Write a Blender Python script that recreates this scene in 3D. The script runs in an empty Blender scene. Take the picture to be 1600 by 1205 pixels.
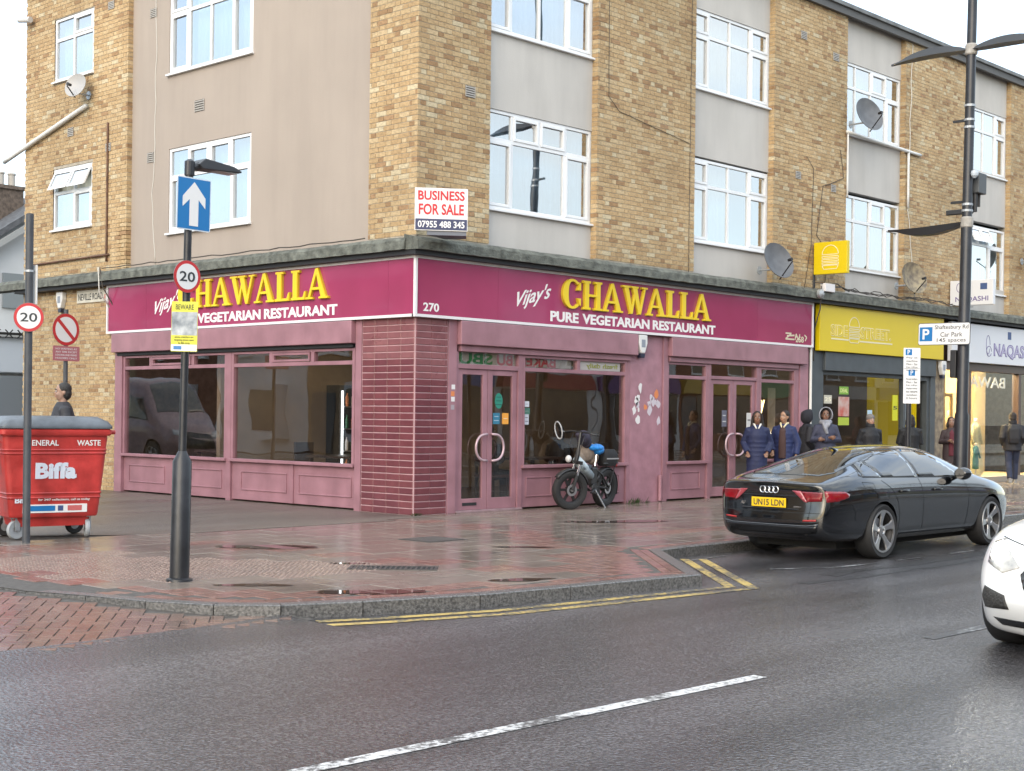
import bpy, bmesh, math, random
from mathutils import Vector, Matrix
from mathutils.bvhtree import BVHTree
from mathutils.geometry import delaunay_2d_cdt
R = math.radians
random.seed(7)
sc = bpy.context.scene
COL = sc.collection

# ------------------------------------------------------------------ camera
CAM = Vector((-14.0986, -15.2895, 1.4592))
cam_data = bpy.data.cameras.new('camera')
cam = bpy.data.objects.new('camera', cam_data)
COL.objects.link(cam)
yaw, roll = R(43.445), R(0.6717)
fwd = Vector((math.cos(yaw), math.sin(yaw), 0))
rgt0 = Vector((math.sin(yaw), -math.cos(yaw), 0))
up0 = Vector((0, 0, 1))
rgt = math.cos(roll) * rgt0 + math.sin(roll) * up0
upv = -math.sin(roll) * rgt0 + math.cos(roll) * up0
mw = Matrix((rgt, upv, -fwd)).transposed().to_4x4()
mw.translation = CAM
cam.matrix_world = mw
cam_data.sensor_width = 36
cam_data.lens = 2253.4 / 1600 * 36
cam_data.shift_y = 46.83 / 1600
cam_data.clip_start = 0.1
cam_data.clip_end = 3000
sc.camera = cam

# ------------------------------------------------------------------ sky, sun, exposure
SUN_AZ = Vector((-0.93, -0.37, 0)).normalized()
SUN_EL = R(26)
world = bpy.data.worlds.new('World')
sc.world = world
world.use_nodes = True
wn = world.node_tree.nodes
bg = wn['Background']
sky = wn.new('ShaderNodeTexSky')
sky.sky_type = 'NISHITA'
sky.sun_disc = False
sky.sun_elevation = SUN_EL
sky.sun_rotation = math.atan2(SUN_AZ.x, SUN_AZ.y)
sky.air_density = 1.0
sky.dust_density = 0.8
sky.ozone_density = 1.2
bg.inputs['Strength'].default_value = 0.10
veil = wn.new('ShaderNodeMixRGB')          # thin bright cloud over the whole sky
cn = wn.new('ShaderNodeTexNoise'); cn.inputs['Scale'].default_value = 2.1; cn.inputs['Detail'].default_value = 5; cn.inputs['Roughness'].default_value = .55
cmr = wn.new('ShaderNodeMapRange'); cmr.inputs['From Min'].default_value = .38; cmr.inputs['From Max'].default_value = .66; cmr.inputs['To Min'].default_value = .30; cmr.inputs['To Max'].default_value = .92
# overcast veil: standard overcast luminance, three times as bright overhead as at the horizon
wtc = wn.new('ShaderNodeTexCoord'); wsx = wn.new('ShaderNodeSeparateXYZ'); wma = wn.new('ShaderNodeMath'); wma.operation = 'MULTIPLY_ADD'; wcl = wn.new('ShaderNodeClamp'); wvs = wn.new('ShaderNodeVectorMath'); wvs.operation = 'SCALE'
wma.inputs[1].default_value = 2 / 3; wma.inputs[2].default_value = 1 / 3; wvs.inputs[0].default_value = (6.9, 7.3, 7.3)
wl = world.node_tree.links
cmp_ = wn.new('ShaderNodeVectorMath'); cmp_.operation = 'MULTIPLY'; cmp_.inputs[1].default_value = (1, 1, 2.6)
wl.new(wtc.outputs['Generated'], cmp_.inputs[0]); wl.new(cmp_.outputs[0], cn.inputs['Vector']); wl.new(cn.outputs['Fac'], cmr.inputs['Value']); wl.new(cmr.outputs[0], veil.inputs['Fac'])
wl.new(wtc.outputs['Generated'], wsx.inputs[0]); wl.new(wsx.outputs['Z'], wcl.inputs[0]); wl.new(wcl.outputs[0], wma.inputs[0]); wl.new(wma.outputs[0], wvs.inputs['Scale']); wl.new(wvs.outputs[0], veil.inputs['Color2'])
world.node_tree.links.new(sky.outputs[0], veil.inputs['Color1'])
world.node_tree.links.new(veil.outputs[0], bg.inputs['Color'])
sd = bpy.data.lights.new('sun', 'SUN')
sd.energy = 0.5
sd.angle = R(45)
sd.color = (1.0, 0.85, 0.66)
sun = bpy.data.objects.new('sun', sd)
COL.objects.link(sun)
sun.rotation_euler = (-(SUN_AZ * math.cos(SUN_EL) + Vector((0, 0, math.sin(SUN_EL))))).to_track_quat('-Z', 'Y').to_euler()
sc.view_settings.view_transform = 'Standard'
sc.view_settings.look = 'None'
sc.view_settings.gamma = 1
sc.view_settings.use_curve_mapping = False
sc.view_settings.exposure = 2.2
sc.cycles.max_bounces = 6
sc.cycles.diffuse_bounces = 2
sc.cycles.glossy_bounces = 3
sc.cycles.transmission_bounces = 4
sc.cycles.transparent_max_bounces = 10
sc.cycles.caustics_reflective = False
sc.cycles.caustics_refractive = False

# ------------------------------------------------------------------ helpers
def new_obj(name, data, parent=None):
    o = bpy.data.objects.new(name, data)
    COL.objects.link(o)
    if parent is not None:
        o.parent = parent
    return o

def tag(o, label=None, cat=None, group=None, kind=None):
    if label: o['label'] = label
    if cat: o['category'] = cat
    if group: o['group'] = group
    if kind: o['kind'] = kind
    return o

def thing(name, label, cat, loc=(0, 0, 0), rz=0.0, group=None):
    o = bpy.data.objects.new(name, None)
    COL.objects.link(o)
    o.location = loc
    o.rotation_euler = (0, 0, rz)
    o.empty_display_size = 0.2
    return tag(o, label, cat, group)

def copy_tree(o, parent=None):
    c = o.copy()
    COL.objects.link(c)
    c.parent = parent
    for ch in list(o.children):
        copy_tree(ch, c)
    return c

class MB:
    """collects geometry, build() links it as ONE mesh object"""
    def __init__(s):
        s.v, s.f, s.m = [], [], []
        s.cm = 0
    def add(s, vs, fs):
        n = len(s.v)
        s.v += [tuple(p) for p in vs]
        s.f += [tuple(i + n for i in f) for f in fs]
        s.m += [s.cm] * len(fs)
        return s
    def box(s, x0, x1, y0, y1, z0, z1):
        return s.add([(x0, y0, z0), (x1, y0, z0), (x1, y1, z0), (x0, y1, z0), (x0, y0, z1), (x1, y0, z1), (x1, y1, z1), (x0, y1, z1)],
                     [(0, 3, 2, 1), (4, 5, 6, 7), (0, 1, 5, 4), (1, 2, 6, 5), (2, 3, 7, 6), (3, 0, 4, 7)])
    def bar(s, p0, p1, w, h, up=(0, 0, 1)):
        p0, p1 = Vector(p0), Vector(p1)
        d = (p1 - p0).normalized()
        u = Vector(up)
        if abs(d.dot(u)) > 0.98: u = Vector((1, 0, 0))
        a = d.cross(u).normalized() * (w / 2)
        b = a.cross(d).normalized() * (h / 2)
        vs = [p + i * a + j * b for p in (p0, p1) for i, j in ((-1, -1), (1, -1), (1, 1), (-1, 1))]
        return s.add(vs, [(3, 2, 1, 0), (4, 5, 6, 7), (0, 1, 5, 4), (1, 2, 6, 5), (2, 3, 7, 6), (3, 0, 4, 7)])
    def prism(s, pts, fn, d0, d1):
        """pts 2-D outline, fn(u, v, d) -> point"""
        n = len(pts)
        vs = [fn(u, v, d0) for u, v in pts] + [fn(u, v, d1) for u, v in pts]
        fs = [tuple(range(n))[::-1], tuple(range(n, 2 * n))]
        fs += [(i, (i + 1) % n, (i + 1) % n + n, i + n) for i in range(n)]
        return s.add(vs, fs)
    def tube(s, pts, r, n=8, caps=True):
        pts = [Vector(p) for p in pts]
        rs = r if isinstance(r, (list, tuple)) else [r] * len(pts)
        vs, fs = [], []
        prev = None
        for i, p in enumerate(pts):
            t = (pts[min(i + 1, len(pts) - 1)] - pts[max(i - 1, 0)]).normalized()
            if prev is None:
                u = Vector((0, 0, 1)) if abs(t.z) < 0.9 else Vector((1, 0, 0))
                a = t.cross(u).normalized()
            else:
                a = (prev - t * prev.dot(t)).normalized()
            prev = a
            b = t.cross(a)
            for k in range(n):
                q = 2 * math.pi * k / n
                vs.append(p + rs[i] * (math.cos(q) * a + math.sin(q) * b))
        for i in range(len(pts) - 1):
            for k in range(n):
                k2 = (k + 1) % n
                fs.append((i * n + k, i * n + k2, (i + 1) * n + k2, (i + 1) * n + k))
        if caps:
            fs.append(tuple(range(n))[::-1])
            fs.append(tuple(range((len(pts) - 1) * n, len(pts) * n)))
        return s.add(vs, fs)
    def lathe(s, prof, c=(0, 0, 0), ax=(0, 0, 1), n=24, close=False):
        """prof: (radius, height) list about axis"""
        ax = Vector(ax).normalized()
        u = Vector((1, 0, 0)) if abs(ax.x) < 0.9 else Vector((0, 1, 0))
        a = ax.cross(u).normalized(); b = ax.cross(a)
        c = Vector(c)
        vs, fs = [], []
        for r, h in prof:
            for k in range(n):
                q = 2 * math.pi * k / n
                vs.append(c + ax * h + r * (math.cos(q) * a + math.sin(q) * b))
        m = len(prof)
        rng = range(m) if close else range(m - 1)
        for i in rng:
            i2 = (i + 1) % m
            for k in range(n):
                k2 = (k + 1) % n
                fs.append((i * n + k, i * n + k2, i2 * n + k2, i2 * n + k))
        if not close:
            fs.append(tuple(range(n))[::-1]); fs.append(tuple(range((m - 1) * n, m * n)))
        return s.add(vs, fs)
    def ball(s, c, r, n=12, m=8):
        r = r if isinstance(r, (list, tuple)) else (r, r, r)
        c = Vector(c)
        vs, fs = [], []
        for i in range(1, m):
            t = math.pi * i / m
            for k in range(n):
                q = 2 * math.pi * k / n
                vs.append(c + Vector((r[0] * math.sin(t) * math.cos(q), r[1] * math.sin(t) * math.sin(q), r[2] * math.cos(t))))
        vs += [c + Vector((0, 0, r[2])), c - Vector((0, 0, r[2]))]
        for i in range(m - 2):
            for k in range(n):
                k2 = (k + 1) % n
                fs.append((i * n + k, (i + 1) * n + k, (i + 1) * n + k2, i * n + k2))
        T, Bm = len(vs) - 2, len(vs) - 1
        for k in range(n):
            k2 = (k + 1) % n
            fs.append((T, k, k2)); fs.append((Bm, (m - 2) * n + k2, (m - 2) * n + k))
        return s.add(vs, fs)
    def mesh(s, me, mat=None):
        """append a mesh"""
        vs = [v.co.copy() for v in me.vertices]
        if mat is not None: vs = [mat @ v for v in vs]
        return s.add(vs, [tuple(p.vertices) for p in me.polygons])
    def xf(s, M):
        s.v = [tuple(M @ Vector(p)) for p in s.v]
        return s
    def build(s, name, mat=None, parent=None, smooth=False, bevel=0, fix=True, subsurf=0, loc=None, rot=None, angle=40):
        me = bpy.data.meshes.new(name)
        me.from_pydata(s.v, [], s.f)
        mats = mat if isinstance(mat, (list, tuple)) else [mat]
        for m in mats:
            if m is not None: me.materials.append(m)
        if len(mats) > 1:
            me.polygons.foreach_set('material_index', s.m)
        if fix:
            bm = bmesh.new(); bm.from_mesh(me)
            bmesh.ops.recalc_face_normals(bm, faces=bm.faces)
            bm.to_mesh(me); bm.free()
        if smooth:
            me.shade_smooth()
            if smooth != 'all':
                me.set_sharp_from_angle(angle=R(angle))
        me.update()
        o = new_obj(name, me, parent)
        if loc is not None: o.location = loc
        if rot is not None: o.rotation_euler = rot
        if bevel:
            b = o.modifiers.new('bevel', 'BEVEL'); b.width = bevel; b.segments = 2; b.limit_method = 'ANGLE'; b.angle_limit = R(35)
        if subsurf:
            b = o.modifiers.new('sub', 'SUBSURF'); b.levels = subsurf; b.render_levels = subsurf
        return o

def struct(o):
    return tag(o, kind='structure')

# maps facade coordinates (u along, z up, d outward) to the world
def FR(u, z, d): return (u, -d, z)      # main street front, plane y = 0
def FL(u, z, d): return (-d, u, z)      # side street front, plane x = 0
def fbox(mb, F, u0, u1, z0, z1, d0, d1):
    a, b = F(u0, z0, d0), F(u1, z1, d1)
    return mb.box(min(a[0], b[0]), max(a[0], b[0]), min(a[1], b[1]), max(a[1], b[1]), min(a[2], b[2]), max(a[2], b[2]))

_txt = {}
def text_mesh(s, shear=0.0, offset=0.0, extrude=0.0, spacing=1.0, bevel=0.0):
    key = (s, shear, offset, extrude, spacing, bevel)
    if key in _txt: return _txt[key]
    cu = bpy.data.curves.new('t', 'FONT')
    cu.body = s; cu.size = 1.0; cu.shear = shear; cu.offset = offset; cu.extrude = extrude
    cu.space_character = spacing; cu.bevel_depth = bevel; cu.bevel_resolution = 0
    cu.align_x = 'LEFT'; cu.resolution_u = 3
    ob = bpy.data.objects.new('t', cu)
    me = bpy.data.meshes.new_from_object(ob)
    bpy.data.objects.remove(ob)
    xs = [v.co.x for v in me.vertices]; ys = [v.co.y for v in me.vertices]
    _txt[key] = (me, min(xs), max(xs), min(ys), max(ys))
    return _txt[key]

def lettering(mb, s, O, right, up, w=None, h=None, shear=0.0, offset=0.0, extrude=0.0, spacing=1.0, center=True, depth=None, rise=0.0):
    """append text fitted to width w and height h; O = centre (or left-bottom)"""
    me, x0, x1, y0, y1 = text_mesh(s, shear, offset, extrude, spacing)
    O, right, up = Vector(O), Vector(right), Vector(up)
    nrm = right.cross(up)
    sy = h / (y1 - y0) if h else w / (x1 - x0)
    sx = w / (x1 - x0) if w else sy
    cx = (x0 + x1) / 2 if center else x0
    cy = (y0 + y1) / 2 if center else y0
    n = len(mb.v)
    for v in me.vertices:
        a = (v.co.x - cx) * sx
        p = O + right * a + up * ((v.co.y - cy) * sy + a * rise) + nrm * (v.co.z * (depth if depth else 1.0))
        mb.v.append(tuple(p))
    for p in me.polygons:
        mb.f.append(tuple(i + n for i in p.vertices)); mb.m.append(mb.cm)
    return mb

# ------------------------------------------------------------------ materials
_mats = {}
def mat(name, col, rough=0.6, metal=0.0, var=0.0, scale=6.0, bump=0.0, bscale=40.0, spec=0.5, coat=0.0, emit=None, estr=0.0, col2=None, detail=4, rvar=0.0, obj=False, streak=0.0):
    if name in _mats: return _mats[name]
    m = bpy.data.materials.new(name); m.use_nodes = True
    _mats[name] = m
    nt = m.node_tree; N = nt.nodes; L = nt.links
    b = N['Principled BSDF']
    b.inputs['Base Color'].default_value = (*col, 1)
    b.inputs['Roughness'].default_value = rough
    b.inputs['Metallic'].default_value = metal
    b.inputs['Specular IOR Level'].default_value = spec
    if coat: b.inputs['Coat Weight'].default_value = coat; b.inputs['Coat Roughness'].default_value = 0.04
    if emit: b.inputs['Emission Color'].default_value = (*emit, 1); b.inputs['Emission Strength'].default_value = estr
    tc = N.new('ShaderNodeTexCoord')
    if var or col2 or rvar:
        t = N.new('ShaderNodeTexNoise'); t.inputs['Scale'].default_value = scale; t.inputs['Detail'].default_value = detail
        L.new(tc.outputs['Object'], t.inputs['Vector'])
        if var or col2:
            r = N.new('ShaderNodeValToRGB')
            c2 = col2 if col2 else tuple(min(1, c * (1 + var)) for c in col)
            c1 = col if col2 else tuple(c * (1 - var) for c in col)
            r.color_ramp.elements[0].color = (*c1, 1); r.color_ramp.elements[0].position = 0.32
            r.color_ramp.elements[1].color = (*c2, 1); r.color_ramp.elements[1].position = 0.68
            L.new(t.outputs['Fac'], r.inputs['Fac']); L.new(r.outputs['Color'], b.inputs['Base Color'])
        if rvar:
            mr = N.new('ShaderNodeMapRange'); mr.inputs['From Min'].default_value = 0.3; mr.inputs['From Max'].default_value = 0.7
            mr.inputs['To Min'].default_value = max(0, rough - rvar); mr.inputs['To Max'].default_value = rough + rvar
            L.new(t.outputs['Fac'], mr.inputs['Value']); L.new(mr.outputs['Result'], b.inputs['Roughness'])
    if streak:      # rain runs and grime, long in the vertical
        sv = N.new('ShaderNodeVectorMath'); sv.operation = 'MULTIPLY'; sv.inputs[1].default_value = (1.5, 1.5, .22)
        sn = N.new('ShaderNodeTexNoise'); sn.inputs['Scale'].default_value = 1.6; sn.inputs['Detail'].default_value = 8; sn.inputs['Roughness'].default_value = .6
        sr = N.new('ShaderNodeMapRange'); sr.inputs['From Min'].default_value = .36; sr.inputs['From Max'].default_value = .58; sr.inputs['To Min'].default_value = 1 - streak; sr.inputs['To Max'].default_value = 1.0
        L.new(tc.outputs['Object'], sv.inputs[0]); L.new(sv.outputs[0], sn.inputs['Vector']); L.new(sn.outputs['Fac'], sr.inputs['Value'])
        vm = N.new('ShaderNodeVectorMath'); vm.operation = 'SCALE'
        src = b.inputs['Base Color'].links[0].from_socket if b.inputs['Base Color'].links else None
        if src: L.new(src, vm.inputs[0])
        else: vm.inputs[0].default_value = col
        L.new(sr.outputs[0], vm.inputs['Scale']); L.new(vm.outputs[0], b.inputs['Base Color'])
    if bump:
        t2 = N.new('ShaderNodeTexNoise'); t2.inputs['Scale'].default_value = bscale; t2.inputs['Detail'].default_value = 3
        L.new(tc.outputs['Object'], t2.inputs['Vector'])
        bp = N.new('ShaderNodeBump'); bp.inputs['Strength'].default_value = bump; bp.inputs['Distance'].default_value = 0.02
        L.new(t2.outputs['Fac'], bp.inputs['Height']); L.new(bp.outputs['Normal'], b.inputs['Normal'])
    return m

def glass(name, tint=(0.8, 0.82, 0.82), base=0.06, k=1.0, rough=0.0, gcol=(1, 1, 1), wave=0.0):
    if name in _mats: return _mats[name]
    m = bpy.data.materials.new(name); m.use_nodes = True; _mats[name] = m
    nt = m.node_tree; N = nt.nodes; L = nt.links
    N.remove(N['Principled BSDF'])
    tr = N.new('ShaderNodeBsdfTransparent'); tr.inputs['Color'].default_value = (*tint, 1)
    gl = N.new('ShaderNodeBsdfGlossy'); gl.inputs['Roughness'].default_value = rough; gl.inputs['Color'].default_value = (*gcol, 1)
    fr = N.new('ShaderNodeFresnel'); fr.inputs['IOR'].default_value = 1.5
    ma = N.new('ShaderNodeMath'); ma.operation = 'MULTIPLY_ADD'; ma.inputs[1].default_value = k; ma.inputs[2].default_value = base; ma.use_clamp = True
    mx = N.new('ShaderNodeMixShader')
    geo = N.new('ShaderNodeNewGeometry'); iv = N.new('ShaderNodeMath'); iv.operation = 'SUBTRACT'; iv.inputs[0].default_value = 1.0
    mu = N.new('ShaderNodeMath'); mu.operation = 'MULTIPLY'
    L.new(geo.outputs['Backfacing'], iv.inputs[1]); L.new(ma.outputs[0], mu.inputs[0]); L.new(iv.outputs[0], mu.inputs[1])     # the far face of a pane adds no second mirror
    L.new(fr.outputs[0], ma.inputs[0]); L.new(mu.outputs[0], mx.inputs[0]); L.new(tr.outputs[0], mx.inputs[1]); L.new(gl.outputs[0], mx.inputs[2])
    L.new(mx.outputs[0], N['Material Output'].inputs['Surface'])
    if wave:
        tc = N.new('ShaderNodeTexCoord')
        t = N.new('ShaderNodeTexNoise'); t.inputs['Scale'].default_value = 1.3; t.inputs['Detail'].default_value = 1
        bp = N.new('ShaderNodeBump'); bp.inputs['Strength'].default_value = wave; bp.inputs['Distance'].default_value = 0.05
        L.new(tc.outputs['Object'], t.inputs['Vector']); L.new(t.outputs['Fac'], bp.inputs['Height']); L.new(bp.outputs['Normal'], gl.inputs['Normal'])
    return m

def brick_mat():
    m = bpy.data.materials.new('stock_brick'); m.use_nodes = True
    nt = m.node_tree; N = nt.nodes; L = nt.links; b = N['Principled BSDF']
    geo = N.new('ShaderNodeNewGeometry'); oi = N.new('ShaderNodeObjectInfo')
    ad = N.new('ShaderNodeMath'); ad.operation = 'ADD'; fr = N.new('ShaderNodeMath'); fr.operation = 'FRACT'
    L.new(geo.outputs['Random Per Island'], ad.inputs[0]); L.new(oi.outputs['Random'], ad.inputs[1]); L.new(ad.outputs[0], fr.inputs[0])
    r = N.new('ShaderNodeValToRGB'); cr = r.color_ramp
    stops = [(0, (0.313, 0.192, 0.096)), (0.06, (0.412, 0.279, 0.145)), (0.2, (0.462, 0.322, 0.171)), (0.42, (0.487, 0.352, 0.194)), (0.64, (0.512, 0.385, 0.225)), (0.8, (0.441, 0.303, 0.158)), (0.91, (0.537, 0.447, 0.292)), (0.965, (0.354, 0.219, 0.115))]
    cr.interpolation = 'CONSTANT'
    cr.elements[0].color = (*stops[0][1], 1); cr.elements[1].position = stops[1][0]; cr.elements[1].color = (*stops[1][1], 1)
    for p, c in stops[2:]:
        e = cr.elements.new(p); e.color = (*c, 1)
    L.new(fr.outputs[0], r.inputs['Fac'])
    tc = N.new('ShaderNodeTexCoord'); gp = N.new('ShaderNodeVectorMath'); gp.operation = 'MULTIPLY'
    gp.inputs[1].default_value = (1, 1, 2.2)
    L.new(geo.outputs['Position'], gp.inputs[0])
    n1 = N.new('ShaderNodeTexNoise'); n1.inputs['Scale'].default_value = 16; n1.inputs['Detail'].default_value = 5; n1.inputs['Roughness'].default_value = 0.65
    L.new(gp.outputs[0], n1.inputs['Vector'])
    n2 = N.new('ShaderNodeTexNoise'); n2.inputs['Scale'].default_value = 0.55; n2.inputs['Detail'].default_value = 3
    L.new(geo.outputs['Position'], n2.inputs['Vector'])
    mr = N.new('ShaderNodeMapRange'); mr.inputs['From Min'].default_value = .3; mr.inputs['From Max'].default_value = .7; mr.inputs['To Min'].default_value = .68; mr.inputs['To Max'].default_value = 1.26
    L.new(n1.outputs['Fac'], mr.inputs['Value'])
    mr2 = N.new('ShaderNodeMapRange'); mr2.inputs['From Min'].default_value = .3; mr2.inputs['From Max'].default_value = .7; mr2.inputs['To Min'].default_value = .8; mr2.inputs['To Max'].default_value = 1.12
    L.new(n2.outputs['Fac'], mr2.inputs['Value'])
    mm = N.new('ShaderNodeMath'); mm.operation = 'MULTIPLY'; L.new(mr.outputs[0], mm.inputs[0]); L.new(mr2.outputs[0], mm.inputs[1])
    vm = N.new('ShaderNodeVectorMath'); vm.operation = 'SCALE'; L.new(r.outputs['Color'], vm.inputs[0]); L.new(mm.outputs[0], vm.inputs['Scale'])
    L.new(vm.outputs[0], b.inputs['Base Color'])
    b.inputs['Roughness'].default_value = 0.85
    bp = N.new('ShaderNodeBump'); bp.inputs['Strength'].default_value = .5; bp.inputs['Distance'].default_value = .01
    L.new(n1.outputs['Fac'], bp.inputs['Height']); L.new(bp.outputs['Normal'], b.inputs['Normal'])
    return m

def island_mat(name, cols, rough=0.5, rvar=0.1, nscale=9.0, amt=(0.75, 1.2), bump=0.15, spec=0.5, big=0.5):
    """colour picked per piece, mottled by noise"""
    m = bpy.data.materials.new(name); m.use_nodes = True; _mats[name] = m
    nt = m.node_tree; N = nt.nodes; L = nt.links; b = N['Principled BSDF']
    geo = N.new('ShaderNodeNewGeometry'); oi = N.new('ShaderNodeObjectInfo')
    ad = N.new('ShaderNodeMath'); ad.operation = 'ADD'; fr = N.new('ShaderNodeMath'); fr.operation = 'FRACT'
    L.new(geo.outputs['Random Per Island'], ad.inputs[0]); L.new(oi.outputs['Random'], ad.inputs[1]); L.new(ad.outputs[0], fr.inputs[0])
    r = N.new('ShaderNodeValToRGB'); cr = r.color_ramp
    cr.elements[0].color = (*cols[0], 1); cr.elements[1].color = (*cols[-1], 1)
    for i, c in enumerate(cols[1:-1]):
        e = cr.elements.new((i + 1) / (len(cols) - 1)); e.color = (*c, 1)
    L.new(fr.outputs[0], r.inputs['Fac'])
    n1 = N.new('ShaderNodeTexNoise'); n1.inputs['Scale'].default_value = nscale; n1.inputs['Detail'].default_value = 5; n1.inputs['Roughness'].default_value = .65
    L.new(geo.outputs['Position'], n1.inputs['Vector'])
    n2 = N.new('ShaderNodeTexNoise'); n2.inputs['Scale'].default_value = big; n2.inputs['Detail'].default_value = 4
    L.new(geo.outputs['Position'], n2.inputs['Vector'])
    mr = N.new('ShaderNodeMapRange'); mr.inputs['From Min'].default_value = .3; mr.inputs['From Max'].default_value = .7; mr.inputs['To Min'].default_value = amt[0]; mr.inputs['To Max'].default_value = amt[1]
    L.new(n1.outputs['Fac'], mr.inputs['Value'])
    vm = N.new('ShaderNodeVectorMath'); vm.operation = 'SCALE'; L.new(r.outputs['Color'], vm.inputs[0]); L.new(mr.outputs[0], vm.inputs['Scale'])
    L.new(vm.outputs[0], b.inputs['Base Color'])
    mr2 = N.new('ShaderNodeMapRange'); mr2.inputs['From Min'].default_value = .35; mr2.inputs['From Max'].default_value = .65; mr2.inputs['To Min'].default_value = max(.03, rough - rvar); mr2.inputs['To Max'].default_value = rough + rvar
    L.new(n2.outputs['Fac'], mr2.inputs['Value']); L.new(mr2.outputs[0], b.inputs['Roughness'])
    b.inputs['Specular IOR Level'].default_value = spec
    if bump:
        n3 = N.new('ShaderNodeTexNoise'); n3.inputs['Scale'].default_value = 70; n3.inputs['Detail'].default_value = 3
        L.new(geo.outputs['Position'], n3.inputs['Vector'])
        bp = N.new('ShaderNodeBump'); bp.inputs['Strength'].default_value = bump; bp.inputs['Distance'].default_value = .008
        L.new(n3.outputs['Fac'], bp.inputs['Height']); L.new(bp.outputs['Normal'], b.inputs['Normal'])
    return m

def road_mat(name, col, grain=90, rough=(0.28, 0.5), bump=0.55):
    m = bpy.data.materials.new(name); m.use_nodes = True; _mats[name] = m
    nt = m.node_tree; N = nt.nodes; L = nt.links; b = N['Principled BSDF']
    tc = N.new('ShaderNodeTexCoord')
    n1 = N.new('ShaderNodeTexNoise'); n1.inputs['Scale'].default_value = grain; n1.inputs['Detail'].default_value = 3; n1.inputs['Roughness'].default_value = .6
    v1 = N.new('ShaderNodeTexVoronoi'); v1.inputs['Scale'].default_value = grain * .75
    n2 = N.new('ShaderNodeTexNoise'); n2.inputs['Scale'].default_value = .45; n2.inputs['Detail'].default_value = 5
    st = N.new('ShaderNodeVectorMath'); st.operation = 'MULTIPLY'; st.inputs[1].default_value = (.12, 1, 1)
    n3 = N.new('ShaderNodeTexNoise'); n3.inputs['Scale'].default_value = 1.1; n3.inputs['Detail'].default_value = 4
    for n in (n1, v1, n2): L.new(tc.outputs['Object'], n.inputs['Vector'])
    L.new(tc.outputs['Object'], st.inputs[0]); L.new(st.outputs[0], n3.inputs['Vector'])
    r = N.new('ShaderNodeValToRGB'); e = r.color_ramp.elements
    e[0].position = .36; e[0].color = (*[c * .42 for c in col], 1); e[1].position = .70; e[1].color = (*[c * 2.1 for c in col], 1)
    L.new(n1.outputs['Fac'], r.inputs['Fac'])
    mr = N.new('ShaderNodeMapRange'); mr.inputs['From Min'].default_value = .3; mr.inputs['From Max'].default_value = .7; mr.inputs['To Min'].default_value = .62; mr.inputs['To Max'].default_value = 1.3
    L.new(n3.outputs['Fac'], mr.inputs['Value'])
    vm = N.new('ShaderNodeVectorMath'); vm.operation = 'SCALE'; L.new(r.outputs['Color'], vm.inputs[0]); L.new(mr.outputs[0], vm.inputs['Scale']); L.new(vm.outputs[0], b.inputs['Base Color'])
    av = N.new('ShaderNodeMath'); av.operation = 'ADD'; L.new(n2.outputs['Fac'], av.inputs[0]); L.new(n3.outputs['Fac'], av.inputs[1])
    mr2 = N.new('ShaderNodeMapRange'); mr2.inputs['From Min'].default_value = .75; mr2.inputs['From Max'].default_value = 1.25; mr2.inputs['To Min'].default_value = rough[0]; mr2.inputs['To Max'].default_value = rough[1]
    L.new(av.outputs[0], mr2.inputs['Value']); L.new(mr2.outputs[0], b.inputs['Roughness'])
    hm = N.new('ShaderNodeMath'); hm.operation = 'ADD'; L.new(n1.outputs['Fac'], hm.inputs[0]); L.new(v1.outputs['Distance'], hm.inputs[1])
    bp = N.new('ShaderNodeBump'); bp.inputs['Strength'].default_value = bump; bp.inputs['Distance'].default_value = .02
    L.new(hm.outputs[0], bp.inputs['Height']); L.new(bp.outputs['Normal'], b.inputs['Normal'])
    return m

def worn_paint(name, col, under, wear=0.5, scale=26):
    m = bpy.data.materials.new(name); m.use_nodes = True; _mats[name] = m
    nt = m.node_tree; N = nt.nodes; L = nt.links; b = N['Principled BSDF']
    tc = N.new('ShaderNodeTexCoord')
    n1 = N.new('ShaderNodeTexNoise'); n1.inputs['Scale'].default_value = scale; n1.inputs['Detail'].default_value = 6; n1.inputs['Roughness'].default_value = .75
    n2 = N.new('ShaderNodeTexNoise'); n2.inputs['Scale'].default_value = 2.2; n2.inputs['Detail'].default_value = 2
    L.new(tc.outputs['Object'], n1.inputs['Vector']); L.new(tc.outputs['Object'], n2.inputs['Vector'])
    ad = N.new('ShaderNodeMath'); ad.operation = 'MULTIPLY_ADD'; ad.inputs[1].default_value = .55
    L.new(n2.outputs['Fac'], ad.inputs[0]); L.new(n1.outputs['Fac'], ad.inputs[2])
    r = N.new('ShaderNodeValToRGB'); e = r.color_ramp.elements
    e[0].position = wear + .16; e[0].color = (*under, 1); e[1].position = wear + .27; e[1].color = (*col, 1)
    L.new(ad.outputs[0], r.inputs['Fac']); L.new(r.outputs['Color'], b.inputs['Base Color'])
    b.inputs['Roughness'].default_value = .4
    bp = N.new('ShaderNodeBump'); bp.inputs['Strength'].default_value = .4; bp.inputs['Distance'].default_value = .01
    L.new(n1.outputs['Fac'], bp.inputs['Height']); L.new(bp.outputs['Normal'], b.inputs['Normal'])
    return m

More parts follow.
